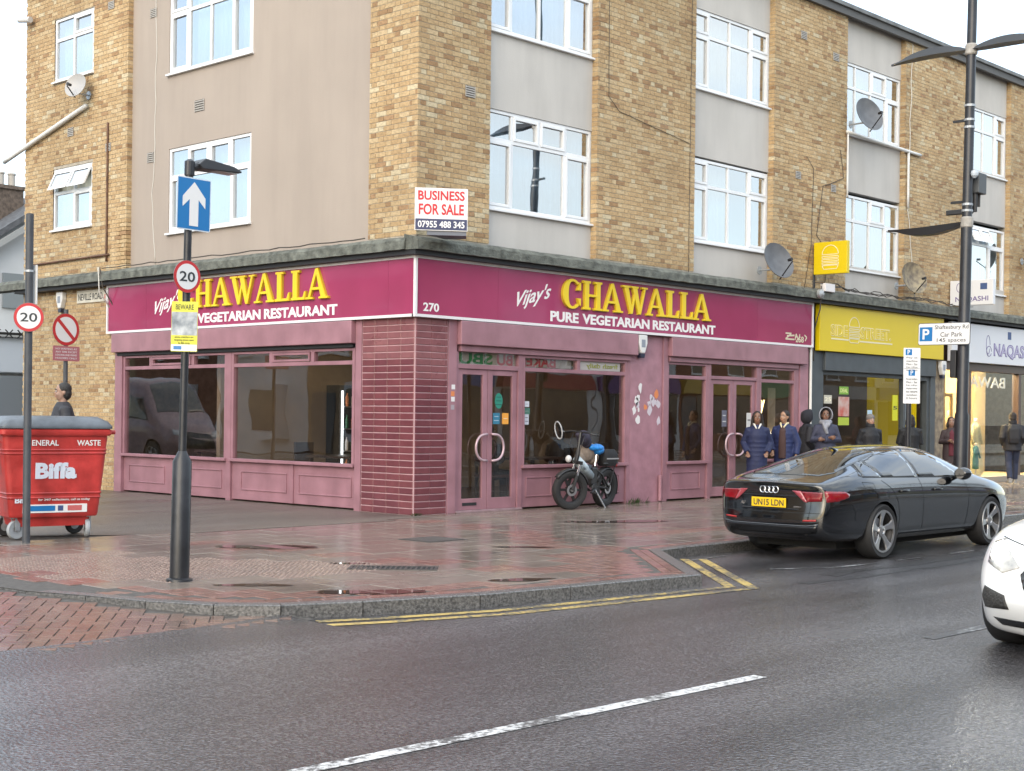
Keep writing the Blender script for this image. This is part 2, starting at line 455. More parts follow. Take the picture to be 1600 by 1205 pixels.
BRICK = brick_mat()
MORTAR = mat('mortar', (0.40, 0.355, 0.285), .9, var=.2, scale=8, bump=.3, bscale=80)
RENDER = mat('cream_render', (0.525, 0.50, 0.465), .85, var=.05, detail=8, scale=1.2, bump=.12, bscale=60, streak=.08)
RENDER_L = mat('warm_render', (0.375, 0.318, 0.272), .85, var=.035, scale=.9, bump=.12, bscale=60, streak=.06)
UPVC = mat('white_upvc', (0.78, 0.79, 0.80), .35)
PGLASS = glass('window_glass', (.80, .87, .90), .40, 1.8, gcol=(.98, .99, 1.0), wave=.05)
SGLASS = glass('shop_glass', (.86, .85, .84), .035, 1.45, wave=.05)
DGLASS = glass('display_glass', (.9, .9, .9), .01, .9)
NET = mat('net_curtain', (.62, .66, .70), .9, var=.1, scale=3)
DARKROOM = mat('dark_room', (.05, .045, .04), .9)
CANOPY = mat('mossy_concrete', (.075, .08, .07), .95, col2=(.18, .19, .165), scale=7, bump=.8, bscale=30)
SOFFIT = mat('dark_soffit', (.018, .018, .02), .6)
PINK = mat('mauve_paint', (.315, .160, .190), .40, var=.13, detail=8, scale=3, bump=.05, bscale=30, rvar=.08, streak=.10)
PINKD = mat('mauve_wall', (.335, .170, .205), .48, var=.16, detail=9, scale=4, bump=.12, bscale=24)
MAROON = mat('maroon_acrylic', (.33, .046, .118), .10, var=.12, scale=.8, coat=.7, bump=.35, bscale=.9)
WHITE = mat('white_trim', (.75, .73, .74), .4)
WLETTER = mat('white_letter', (.80, .79, .78), .45)
YELLOW = mat('yellow_letter', (.80, .58, .015), .35, coat=.2)
YSIGN = mat('yellow_sign', (.66, .50, .004), .4, var=.04, scale=1)
BLACK = mat('black_paint', (.017, .018, .022), .38, var=.35, scale=5, bump=.1, bscale=20)
BLACKP = mat('black_plastic', (.02, .02, .022), .5)
RUBBER = mat('tyre_rubber', (.018, .018, .019), .75, bump=.1, bscale=60)
STEEL = mat('steel', (.5, .5, .52), .35, metal=.9, var=.1, scale=9)
GALV = mat('galvanised', (.42, .44, .46), .5, metal=.6, var=.15, scale=12)
CHROME = mat('chrome', (.75, .75, .76), .12, metal=1.0)
CHAR = mat('charcoal_frame', (.06, .07, .078), .5, var=.12, scale=4)
ASPH = road_mat('wet_asphalt', (.070, .066, .068), 60, (.10, .28), .24)
TARMAC = road_mat('footway_tarmac', (.118, .100, .084), 62, (.26, .46), .4)
SLAB = island_mat('wet_slab', [(.160, .130, .108), (.195, .160, .132), (.178, .145, .122), (.212, .175, .144), (.186, .148, .122)], .20, .12, 7, bump=.10)
REDBLK = island_mat('red_block', [(.190, .105, .084), (.225, .118, .093), (.180, .105, .086), (.235, .135, .106)], .20, .12, 14, bump=.12)
HERR = island_mat('herringbone_block', [(.155, .098, .080), (.188, .114, .090), (.148, .098, .082), (.20, .132, .106)], .16, .10, 14, bump=.15)
TACT = island_mat('tactile_slab', [(.22, .15, .122), (.20, .145, .12), (.24, .172, .14)], .24, .1, 9, bump=.1)
JOINT = mat('joint_grit', (.075, .066, .058), .7, var=.3, scale=20, bump=.5, bscale=90)
KERB = mat('granite_kerb', (.055, .054, .054), .25, col2=(.18, .175, .17), scale=45, bump=.4, bscale=80)
WATER = mat('puddle_water', (.085, .055, .045), .015, spec=.7)
# ------------------------------------------------------------------ ground, road, pavement
RZ = -0.11
def sheet(name, pts, z, m, parent=None, sub=None):
    mb = MB(); mb.add([(x, y, z) for x, y in pts], [tuple(range(len(pts)))])
    o = mb.build(name, m, parent, fix=False)
    if o.data.polygons[0].normal.z < 0: o.data.flip_normals()
    return o
struct(sheet('ground', [(-500, -500), (500, -500), (500, 500), (-500, 500)], -0.30, mat('far_ground', (.06, .058, .055), .8, var=.2, scale=.3)))
struct(sheet('road', [(-120, -14.0), (160, -14.0), (160, -5.0), (-1.0, -5.0), (-3, -7.0), (-6.5, -5.5), (-8, -4.0), (-9, 60), (-13.5, 60), (-13.5, -6.9), (-120, -6.9)], RZ, ASPH))
# far footway, behind the camera
def slab_solid(name, pts, z0, z1, m):
    mb = MB(); mb.prism(pts, lambda u, v, d: (u, v, d), z0, z1)
    return mb.build(name, m)
struct(slab_solid('far_pavement', [(-120, -25), (160, -25), (160, -14.0), (-120, -14.0)], -.28, 0.0, SLAB))
struct(slab_solid('west_pavement', [(-120, -6.9), (-13.5, -6.9), (-13.5, 60), (-17, 60), (-17, -1), (-120, -1)], -.28, 0.0, SLAB))

KP = [(-9.0, 60), (-8.75, 8), (-8.55, -1.0), (-8.42, -3.2), (-8.32, -4.42), (-8.12, -5.0), (-7.97, -5.62), (-7.72, -6.16), (-7.36, -6.52), (-6.75, -6.76), (-5.76, -7.06), (-4.78, -7.18), (-3.78, -7.28), (-3.13, -7.36), (-1.45, -5.60), (-0.9, -5.53), (60, -5.53), (160, -5.53)]
def kerb_z(p):      # the kerb drops to nothing towards the side street
    x, y = p
    if y > -4.3 and x < -8: return -.010
    if x < -7 and y > -6.76:
        t = min(1, max(0, (-4.3 - y) / 2.2)); return -.010 * (1 - t)
    return 0.0
PAVE = KP + [(160, 12), (0.2, 12), (0.2, 60)]
pavement = struct(sheet('pavement', PAVE, -.006, JOINT))
# raised block-paved mouth of the side street
TABLE = [(-13.5, -6.72), (-9.2, -6.74), (-8.3, -6.72), (-7.1, -6.60), (-7.35, -6.45), (-8.1, -4.8), (-8.45, -4.0), (-8.55, 4), (-13.5, 4)]
def table_z(y): return -.085 + .07 * min(1, max(0, (y + 6.72) / 2.4))
mbt = MB()
ys = [-6.74 + i * (10.74 / 24) for i in range(25)]
for i in range(24):
    y0, y1 = ys[i], ys[i + 1]
    xr = lambda y: (-7.2 - (y + 6.74) * .4 if y < -4.3 else -8.2)
    mbt.add([(-13.5, y0, table_z(y0) - .010), (xr(y0), y0, table_z(y0) - .010), (xr(y1), y1, table_z(y1) - .010), (-13.5, y1, table_z(y1) - .010)], [(0, 1, 2, 3)])
side_road = struct(mbt.build('side_road', JOINT, None))

# tarmac ramp up to the block paving
mbr = MB(); edge = [(-13.5, -6.60), (-9.2, -6.63), (-8.3, -6.61), (-7.75, -6.56), (-7.3, -6.50)]
vs = [(x, y, table_z(y) + .004) for x, y in edge] + [(x, y - .16, table_z(y) - .012) for x, y in edge] + [(x, y - 1.3, RZ - .006) for x, y in edge]
n = len(edge)
mbr.add(vs, [(i, i + n, i + n + 1, i + 1) for i in range(n - 1)] + [(i + n, i + 2 * n, i + 2 * n + 1, i + n + 1) for i in range(n - 1)])
struct(mbr.build('road_ramp', ASPH, None, smooth='all'))

def inside(p, poly):
    x, y = p; c = False; n = len(poly)
    for i in range(n):
        x1, y1 = poly[i]; x2, y2 = poly[(i + 1) % n]
        if (y1 > y) != (y2 > y) and x < (x2 - x1) * (y - y1) / (y2 - y1) + x1: c = not c
    return c
def seg_d(p, a, b):
    ax, ay = a; bx, by = b; px, py = p
    dx, dy = bx - ax, by - ay
    t = max(0, min(1, ((px - ax) * dx + (py - ay) * dy) / (dx * dx + dy * dy)))
    return math.hypot(px - ax - t * dx, py - ay - t * dy)
def path_d(p, path): return min(seg_d(p, path[i], path[i + 1]) for i in range(len(path) - 1))

def in_view(x, y, pad=60):
    d = Vector((x, y, 0)) - CAM
    z = d.dot(fwd)
    if z < 2: return False
    px = 800 + 2253.4 * d.dot(rgt) / z; py = 649.33 - 2253.4 * d.dot(upv) / z
    return -pad < px < 1600 + pad and py < 1205 + pad

class Pieces:
    """alike pieces: the nearest ones become objects of their own that share a mesh, the rest one joined part"""
    def __init__(s, name, stuff_name, parent, m, limit=300):
        s.name, s.sn, s.parent, s.m, s.limit = name, stuff_name, parent, m, limit
        s.items = []; s.protos = {}
    def add(s, key, mb_fn, M):
        if key not in s.protos: s.protos[key] = mb_fn()
        s.items.append((key, M))
    def flush(s):
        def rank(it):
            p = it[1].translation; vis = in_view(p.x, p.y)
            return (0 if vis else 1, (p - CAM).length)
        s.items.sort(key=rank)
        mes = {}
        rest = MB()
        for i, (k, M) in enumerate(s.items):
            if i < s.limit and (in_view(M.translation.x, M.translation.y)):
                if k not in mes:
                    o = s.protos[k].build(s.name, s.m, s.parent); mes[k] = o.data
                else:
                    o = new_obj(s.name, mes[k], s.parent)
                o.matrix_local = M
            else:
                p = s.protos[k]
                rest.add([M @ Vector(v) for v in p.v], p.f)
        if rest.v:
            tag(rest.build(s.sn, s.m, s.parent, fix=False), kind='stuff')

def slab_proto(w, h, t=.03, ch=.004):
    def fn():
        mb = MB(); a, b = w / 2, h / 2
        lo = [(-a, -b), (a, -b), (a, b), (-a, b)]; hi = [(-a + ch, -b + ch), (a - ch, -b + ch), (a - ch, b - ch), (-a + ch, b - ch)]
        vs = [(x, y, -t) for x, y in lo] + [(x, y, -ch) for x, y in lo] + [(x, y, 0) for x, y in hi]
        fs = [(8, 9, 10, 11)]
        for i in range(4):
            j = (i + 1) % 4
            fs += [(i, j, j + 4, i + 4), (i + 4, j + 4, j + 8, i + 8)]
        return mb.add(vs, fs)
    return fn
def blister_proto(w, h, nx, ny):
    def fn():
        mb = slab_proto(w, h)()
        n = 6
        for i in range(nx):
            for j in range(ny):
                cx = -w / 2 + w * (i + .5) / nx; cy = -h / 2 + h * (j + .5) / ny
                vs, fs = [], []
                for r, z in ((.017, 0), (.011, .006)):
                    for k in range(n):
                        q = 2 * math.pi * k / n; vs.append((cx + r * math.cos(q), cy + r * math.sin(q), z))
                for k in range(n): fs.append((k, (k + 1) % n, (k + 1) % n + n, k + n))
                fs.append(tuple(range(n, 2 * n)))
                mb.add(vs, fs)
        return mb
    return fn
rnd = random.Random(11)
def jig(x, y, z, rz=0, dz=.0015, tilt=.0022):
    return Matrix.Translation((x, y, z + rnd.uniform(-dz, dz))) @ Matrix.Rotation(rz + rnd.uniform(-.004, .004), 4, 'Z') @ Matrix.Rotation(rnd.uniform(-tilt, tilt), 4, 'X') @ Matrix.Rotation(rnd.uniform(-tilt, tilt), 4, 'Y')

RED_LINES = [([(-.55, -.3), (-.6, -1.5), (-.98, -2.8), (-1.7, -4.3), (-2.2, -5.2)], .24), ([(-4.75, -1.6), (-4.55, -2.9), (-4.45, -4.4), (-4.0, -6.4)], .16), ([(-6.4, -.75), (-6.9, -1.5)], .2), ([(0, -4.1), (20, -4.1)], .17)]
RED_TRI = [(-2.5, -5.0), (-3.7, -6.7), (-3.1, -7.0), (-1.6, -5.4)]
TACT_P = [(-7.9, -1.75), (-6.3, -2.1), (-5.4, -3.4), (-4.95, -5.0), (-6.0, -5.15), (-6.6, -4.75), (-7.7, -4.35), (-8.15, -4.1)]
pv = Pieces('paving_slab', 'paving_slabs_beyond', pavement, SLAB)
rb = Pieces('paving_block', 'paving_blocks_beyond', pavement, REDBLK)
tc_ = Pieces('tactile_slab', 'tactile_slabs_beyond', pavement, TACT)
cw, ch_ = .6, .4
for j in range(-19, 3):
    for i in range(-16, 52):
        x = i * cw + (j % 2) * .3 + .02; y = j * ch_ - .14
        cs = [(x - cw / 2, y - ch_ / 2), (x + cw / 2, y - ch_ / 2), (x + cw / 2, y + ch_ / 2), (x - cw / 2, y + ch_ / 2)]
        if y > -.5 and x < -.35: continue
        if y > -.15 and x < 0: continue
        if y + ch_ / 2 > .1: continue
        if not in_view(x, y, 250): continue
        if not all(inside(c, PAVE) for c in cs) or min(path_d(c, KP) for c in cs) < .352:
            for a in range(3):
                for b in range(4):
                    qx, qy = x - .2 + a * .2, y - .15 + b * .1
                    if all(inside((qx + i, qy + j), PAVE) and path_d((qx + i, qy + j), KP) > .352 for i in (-.1, .1) for j in (-.05, .05)):
                        rb.add(0, slab_proto(.194, .094, .03, .003), jig(qx, qy, 0))
            continue
        c = (x, y)
        tact = inside(c, TACT_P)
        red = inside(c, RED_TRI) or any(path_d(c, l) < w + .02 for l, w in RED_LINES)
        if tact:
            tc_.add(0, blister_proto(cw - .006, ch_ - .006, 9, 6), jig(x, y, 0, dz=.001))
        elif red:
            for a in range(3):
                for b in range(4):
                    rb.add(0, slab_proto(.194, .094, .03, .003), jig(x - .2 + a * .2, y - .15 + b * .1, 0))
        else:
            pv.add(0, slab_proto(cw - .008, ch_ - .008), jig(x, y, 0))
# soldier courses that follow the kerb, and the kerb stones
def walk(path, step, start=0.0):
    out = []; s = start
    for i in range(len(path) - 1):
        a, b = Vector(path[i]), Vector(path[i + 1]); L = (b - a).length
        while s < L:
            p = a + (b - a) * (s / L); d = (b - a) / L
            out.append((p, d)); s += step
        s -= L
    return out
near = [p for p in KP if p[1] < 9 and p[0] < 61]
for off in (.20, .30):
    for p, d in walk(near[1:-1] + [(30, -5.53)], .2, off * .4):
        nrm = Vector((-d.y, d.x))
        q = p + nrm * off
        if not in_view(q.x, q.y, 150): continue
        rb.add(0, slab_proto(.194, .094, .03, .003), jig(q.x, q.y, kerb_z((p.x, p.y)), math.atan2(d.y, d.x)))
pv.flush(); rb.flush(); tc_.flush()
kerb = tag(thing('kerb', 'dark granite kerb along the edge of the wet pavement', 'kerb'), kind='structure')
del kerb['label'], kerb['category']
kp = [(-8.42, -3.2)] + KP[4:17]
rk = random.Random(3)
pts = []
for i in range(len(kp) - 1):
    a, b = Vector(kp[i]), Vector(kp[i + 1]); L = (b - a).length
    n = max(1, round(L / .9))
    for k in range(n):
        if i == len(kp) - 2 and k * L / n > 34: continue
        pts.append((a + (b - a) * (k / n), a + (b - a) * ((k + 1) / n)))
def off_at(i, end):
    d0 = (pts[i][1] - pts[i][0]).normalized()
    j = i + (1 if end else -1)
    if 0 <= j < len(pts):
        d1 = (pts[j][1] - pts[j][0]).normalized()
        m = (d0 + d1).normalized(); nn = Vector((-m.y, m.x)); return nn / max(.4, nn.dot(Vector((-d0.y, d0.x))))
    return Vector((-d0.y, d0.x))
for i, (a, b) in enumerate(pts):
    d = (b - a).normalized(); a2 = a + d * .004; b2 = b - d * .004
    na, nb = off_at(i, False), off_at(i, True)
    za, zb = kerb_z(a) + .003, kerb_z(b) + .003
    mb = MB(); w = .14; e = .012
    lo = -.30
    vs = [(a2.x, a2.y, lo), (b2.x, b2.y, lo), (b2.x + nb.x * w, b2.y + nb.y * w, lo), (a2.x + na.x * w, a2.y + na.y * w, lo)]
    vs += [(a2.x, a2.y, za - e), (b2.x, b2.y, zb - e), (b2.x + nb.x * w, b2.y + nb.y * w, zb), (a2.x + na.x * w, a2.y + na.y * w, za)]
    vs += [(a2.x + na.x * e, a2.y + na.y * e, za), (b2.x + nb.x * e, b2.y + nb.y * e, zb)]
    mb.add(vs, [(0, 3, 2, 1), (0, 1, 5, 4), (4, 5, 9, 8), (8, 9, 6, 7), (1, 2, 6, 9, 5), (2, 3, 7, 6), (3, 0, 4, 8, 7)])
    mb.build('kerbstone', KERB, kerb)
# tarmac footway beside the side-street front
struct(sheet('tarmac_footway', [(0.1, -.33), (0.1, 40), (-8.3, 40), (-8.25, .6), (-6.3, .55), (-5.0, -.30), (-4.2, -.56), (-.82, -.56), (-.82, -.33)], .002, TARMAC))
# herringbone blocks in the mouth of the side street
hb = Pieces('paving_block', 'paving_blocks_beyond', side_road, HERR)
def on_table(p): return inside(p, [(-13.2, -6.66), (-9.2, -6.68), (-8.3, -6.66), (-7.25, -6.60), (-7.48, -6.5), (-7.84, -6.2), (-8.1, -5.65), (-8.25, -5.05), (-8.42, -4.45), (-8.50, -3.2), (-8.55, 2), (-13.2, 2)])
Ang = R(-38)
ca, sa = math.cos(Ang), math.sin(Ang)
u = .1
for a in range(-70, 70):
    for b in range(-70, 70):
        # herringbone of 2 x 1 blocks
        k = (a - b) % 4
        if k == 0: cx, cy, rot = a + 1.0, b + .5, 0
        elif k == 3: cx, cy, rot = a + .5, b + 1.0, 90
        else: continue
        px, py = cx * u, cy * u
        X = -10 + px * ca - py * sa; Y = -5 + px * sa + py * ca
        if not in_view(X, Y, 120): continue
        if Y > -1 or not on_table((X, Y)): continue
        sl = math.atan(.07 / 2.4) if Y < -4.32 else 0
        hb.add(0, slab_proto(.193, .093, .03, .003), Matrix.Translation((X, Y, table_z(Y))) @ Matrix.Rotation(sl, 4, 'X') @ jig(0, 0, 0, Ang + R(rot), tilt=.008))
hb.flush()

# painted lines
YEL = worn_paint('yellow_line', (.52, .37, .11), (.08, .074, .068), .555)
WHT = worn_paint('white_line', (.62, .61, .60), (.08, .075, .073), .55)
WHT2 = worn_paint('faded_white_line', (.42, .42, .42), (.06, .058, .058), .62)
def stripe(mb, path, w, z):
    P = [Vector(p) for p in path]
    L, Rr = [], []
    for i, p in enumerate(P):
        d0 = (P[i] - P[i - 1]).normalized() if i else (P[1] - P[0]).normalized()
        d1 = (P[i + 1] - P[i]).normalized() if i < len(P) - 1 else d0
        m = (d0 + d1).normalized(); n = Vector((-m.y, m.x)) / max(.35, m.dot(d0))
        L.append(p + n * w / 2); Rr.append(p - n * w / 2)
    vs = [(q.x, q.y, z) for q in L] + [(q.x, q.y, z) for q in Rr]
    n = len(P)
    mb.add(vs, [(i, i + n, i + 1 + n, i + 1) for i in range(n - 1)])
def dense(path, step=.3):
    out = []
    for i in range(len(path) - 1):
        a, b = Vector(path[i]), Vector(path[i + 1]); n = max(1, int((b - a).length / step))
        out += [tuple(a + (b - a) * k / n) for k in range(n)]
    return out + [path[-1]]
for offs, lab in ((.20, 0), (.40, 1)):
    base = [(-7.15, -6.60), (-6.7, -6.78), (-5.76, -7.06), (-4.78, -7.18), (-3.78, -7.28), (-3.05, -7.36), (-1.33, -5.57)]
    P = [Vector(p) for p in base]; out = []
    for i, p in enumerate(P):
        d0 = (P[i] - P[i - 1]).normalized() if i else (P[1] - P[0]).normalized()
        d1 = (P[i + 1] - P[i]).normalized() if i < len(P) - 1 else d0
        m = (d0 + d1).normalized(); n = Vector((m.y, -m.x)) / max(.35, m.dot(d0))
        out.append(tuple(p + n * offs))
    mb = MB(); stripe(mb, out, .10, RZ + .004)
    struct(mb.build('yellow_line', YEL, None))
def line(pts, w, m, name='white_line'):
    mb = MB(); stripe(mb, pts, w, RZ + .0035); struct(mb.build(name, m, None))
line([(-10.35, -10.29), (-6.68, -10.37)], .10, WHT)
line([(-4.5, -10.35), (-.8, -10.40)], .10, WHT2)
line([(1.4, -10.4), (5.1, -10.45)], .10, WHT2)
line([(-1.35, -6.93), (-.72, -7.28), (.1, -7.36)], .05, WHT2)
line([(.55, -7.36), (1.15, -7.36)], .05, WHT2)
line([(1.8, -7.36), (2.4, -7.36)], .05, WHT2)
line([(-1.3, -5.85), (-.5, -5.78)], .05, WHT2)

# puddles, covers and a gully
def blob(cx, cy, rx, ry, rot, n=40, seed=0, z=.006):
    r_ = random.Random(seed); ph = [r_.uniform(0, 6.28) for _ in range(6)]
    pts = []
    for k in range(n):
        q = 2 * math.pi * k / n
        r = 1 + sum(.16 / (i * .7 + 1) * math.sin((i + 2) * q + ph[i]) for i in range(6))
        x, y = rx * r * math.cos(q), ry * r * math.sin(q)
        pts.append((cx + x * math.cos(rot) - y * math.sin(rot), cy + x * math.sin(rot) + y * math.cos(rot)))
    return pts
for i, (cx, cy, rx, ry, rt) in enumerate([(-4.55, -2.62, .62, .20, R(-48)), (-6.30, -6.36, .42, .15, R(-40)), (-4.75, -6.55, .30, .10, R(-30)), (-6.75, -5.35, .28, .10, R(-42)), (-5.0, -4.5, .16, .07, R(-45)), (-2.4, -4.4, .35, .08, R(-40)), (1.5, -2.6, .9, .16, R(-30))]):
    struct(sheet('puddle', blob(cx, cy, rx, ry, rt, seed=i), .0045, WATER))
IRON = mat('cast_iron', (.045, .043, .042), .45, var=.3, scale=12, bump=.3)
t = thing('gully_grate', 'long iron drainage grate set in the pavement in front of the tactile paving', 'grate', (-4.95, -5.1, 0), R(-47))
mb = MB(); mb.box(-.42, .42, -.16, -.13, -.01, .008).box(-.42, .42, .13, .16, -.01, .008).box(-.42, -.39, -.13, .13, -.01, .0078).box(.39, .42, -.13, .13, -.01, .0078)
mb.build('frame', IRON, t)
mb = MB(); mb.box(-.39, .39, -.13, .13, -.012, .0035); mb.build('pit', mat('pit_dark', (.008, .008, .008), .9), t)
for k in range(16):
    mb = MB(); x = -.365 + k * .0487; mb.box(x - .010, x + .010, -.129, .129, 0, .0072); mb.build('grate_bar', IRON, t)
t = thing('manhole_cover', 'dark rectangular inspection cover in the pavement near the corner pillar', 'manhole cover', (-2.5, -3.05, 0), 0)
mb = MB(); mb.box(-.3, .3, -.28, .28, -.01, .0045); mb.build('frame', IRON, t)
mb = MB(); mb.box(-.26, .26, -.24, .24, 0, .0075); mb.build('lid', mat('cover_fill', (.07, .066, .06), .5, var=.3, scale=14, bump=.4), t)

# old trench repairs in the carriageway
PATCH = road_mat('patch_asphalt', (.045, .042, .041), 70, (.12, .3), .35)
def ragged(x0, x1, y0, y1, seed):
    r_ = random.Random(seed); n = 14
    return [(x0 + (x1 - x0) * i / n, y0 + r_.uniform(-.07, .07)) for i in range(n + 1)] + [(x1 - (x1 - x0) * i / n, y1 + r_.uniform(-.07, .07)) for i in range(n + 1)]
for i, a in enumerate([(-2.2, 2.6, -7.98, -7.86), (-1.4, 6.0, -7.72, -7.52)]):
    struct(sheet('road_patch', ragged(*a, i), RZ + .0025, PATCH))
# ------------------------------------------------------------------ the corner building
bld = thing('corner_building', 'three-storey corner block of buff brick piers and cream rendered panels', 'building')
TOP = 9.70
PIERS = [(0.0, 1.49), (4.00, 6.69), (9.20, 11.86), (14.28, 17.14), (19.48, 22.30), (24.6, 27.4)]
XEND = 27.4
GAP = .12
def course_bricks(u0, u1, z0, z1, holes=()):
    out = []
    k0 = math.ceil(z0 / .075 - 1e-6); k1 = int((z1 + .011) / .075)
    for k in range(k0, k1):
        za = k * .075 + .005; zb = za + .065
        if zb > z1 + .002: break
        u = u0 - (.0 if k % 2 == 0 else .169 - .0); hd = False
        i = 0
        while u < u1 - .02:
            L = .215 if i % 2 == 0 else .1025
            a, b = max(u, u0), min(u + L, u1)
            u += L + .01; i += 1
            if b - a < .03: continue
            segs = [(a, b)]
            for (ha, hb, hz0, hz1) in holes:
                if zb > hz0 and za < hz1:
                    ns = []
                    for (p, q) in segs:
                        if q <= ha or p >= hb: ns.append((p, q))
                        else:
                            if ha - p > .03: ns.append((p, ha))
                            if q - hb > .03: ns.append((hb, q))
                    segs = ns
            for p, q in segs: out.append((p, q, za, zb))
    return out
bricks = []          # (F, u0,u1,z0,z1, deep)
for a, b in PIERS:
    for (p, q, za, zb) in course_bricks(a, b, 3.98, TOP): bricks.append((FR, p, q, za, zb, .125 if p - a < .02 else .02))
WH = [(8.92, 10.35, 4.90, 6.10), (8.92, 10.35, 7.76, 8.99)]
for (p, q, za, zb) in course_bricks(.012, 1.06, 3.98, TOP): bricks.append((FL, p, q, za, zb, .02))
for (p, q, za, zb) in course_bricks(7.72, 11.46, 0.0, TOP, WH + [(7.7, 8.02, 0, 3.9)]): bricks.append((FL, p, q, za, zb, .125 if p - 7.72 < .02 and za > 3.9 else .02))
def bdist(b):
    c = Vector(b[0]((b[1] + b[2]) / 2, (b[3] + b[4]) / 2, 0)); return (c - CAM).length
bricks.sort(key=bdist)
def bbox_v(F, p, q, za, zb, dp):
    a, b = F(p, za, 0), F(q, zb, -dp)
    x0, x1 = sorted((a[0], b[0])); y0, y1 = sorted((a[1], b[1])); z0, z1 = sorted((a[2], b[2]))
    return x0, x1, y0, y1, z0, z1
rest = MB(); n_ind = 0; protos = {}
rbk = random.Random(5)
for b in bricks:
    F, p, q, za, zb, dp = b
    pr = rbk.uniform(-.0015, .0015)
    L = round(q - p, 3)
    if n_ind < 300 and dp < .03 and L in (.215, .102, .103):
        key = (F is FR, L)
        if key not in protos:
            mb = MB(); mb.box(*bbox_v(F, -L / 2, L / 2, -.0325, .0325, .02)); o = mb.build('brick', BRICK, bld); protos[key] = o.data
        else: o = new_obj('brick', protos[key], bld)
        o.location = F((p + q) / 2, (za + zb) / 2, pr); n_ind += 1
    else:
        x0, x1, y0, y1, z0, z1 = bbox_v(F, p, q, za, zb, dp)
        if F is FR: y0 += pr
        else: x0 += pr
        rest.box(x0, x1, y0, y1, z0, z1)
tag(rest.build('brickwork', BRICK, bld, fix=False), kind='stuff')
# mortar backing of each pier
for i, (a, b) in enumerate(PIERS):
    mb = MB(); mb.box(a + .006, b - .006, .007, .30, 3.9, TOP); mb.build('pier_wall', MORTAR, bld)
mb = MB(); mb.box(.007, .3, .3005, 1.055, 3.9, TOP); mb.build('pier_wall', MORTAR, bld)
mb = MB()
fz = [0, 4.90, 6.10, 7.76, 8.99, TOP]
for i in range(5):
    if i in (1, 3):
        fbox(mb, FL, 7.726, 8.92, fz[i], fz[i + 1], -.3, -.007); fbox(mb, FL, 10.35, 11.455, fz[i], fz[i + 1], -.3, -.007)
    else: fbox(mb, FL, 7.726 if i else 8.02, 11.455, fz[i], fz[i + 1], -.3, -.007)
mb.build('wing_wall', MORTAR, bld)
# rendered panels
PAN = [(1.49, 4.00), (6.69, 9.20), (11.86, 14.28), (17.14, 19.48), (22.30, 24.6)]
for a, b in PAN:
    for z0, z1 in ((3.9, 4.62), (6.15, 7.35), (8.80, TOP)):
        mb = MB(); mb.box(a - .004, b + .004, GAP, .30, z0, z1); mb.build('render_panel', RENDER, bld)
mb = MB()
LW = [(4.12, 6.52, 4.58, 6.06), (4.10, 6.55, 7.37, 8.86)]
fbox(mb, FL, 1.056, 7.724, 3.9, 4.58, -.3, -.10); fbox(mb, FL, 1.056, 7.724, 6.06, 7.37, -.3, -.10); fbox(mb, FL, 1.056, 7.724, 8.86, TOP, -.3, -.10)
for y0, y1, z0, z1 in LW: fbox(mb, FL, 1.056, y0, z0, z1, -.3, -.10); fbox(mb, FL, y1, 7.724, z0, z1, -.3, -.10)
mb.build('render_panel', RENDER_L, bld)

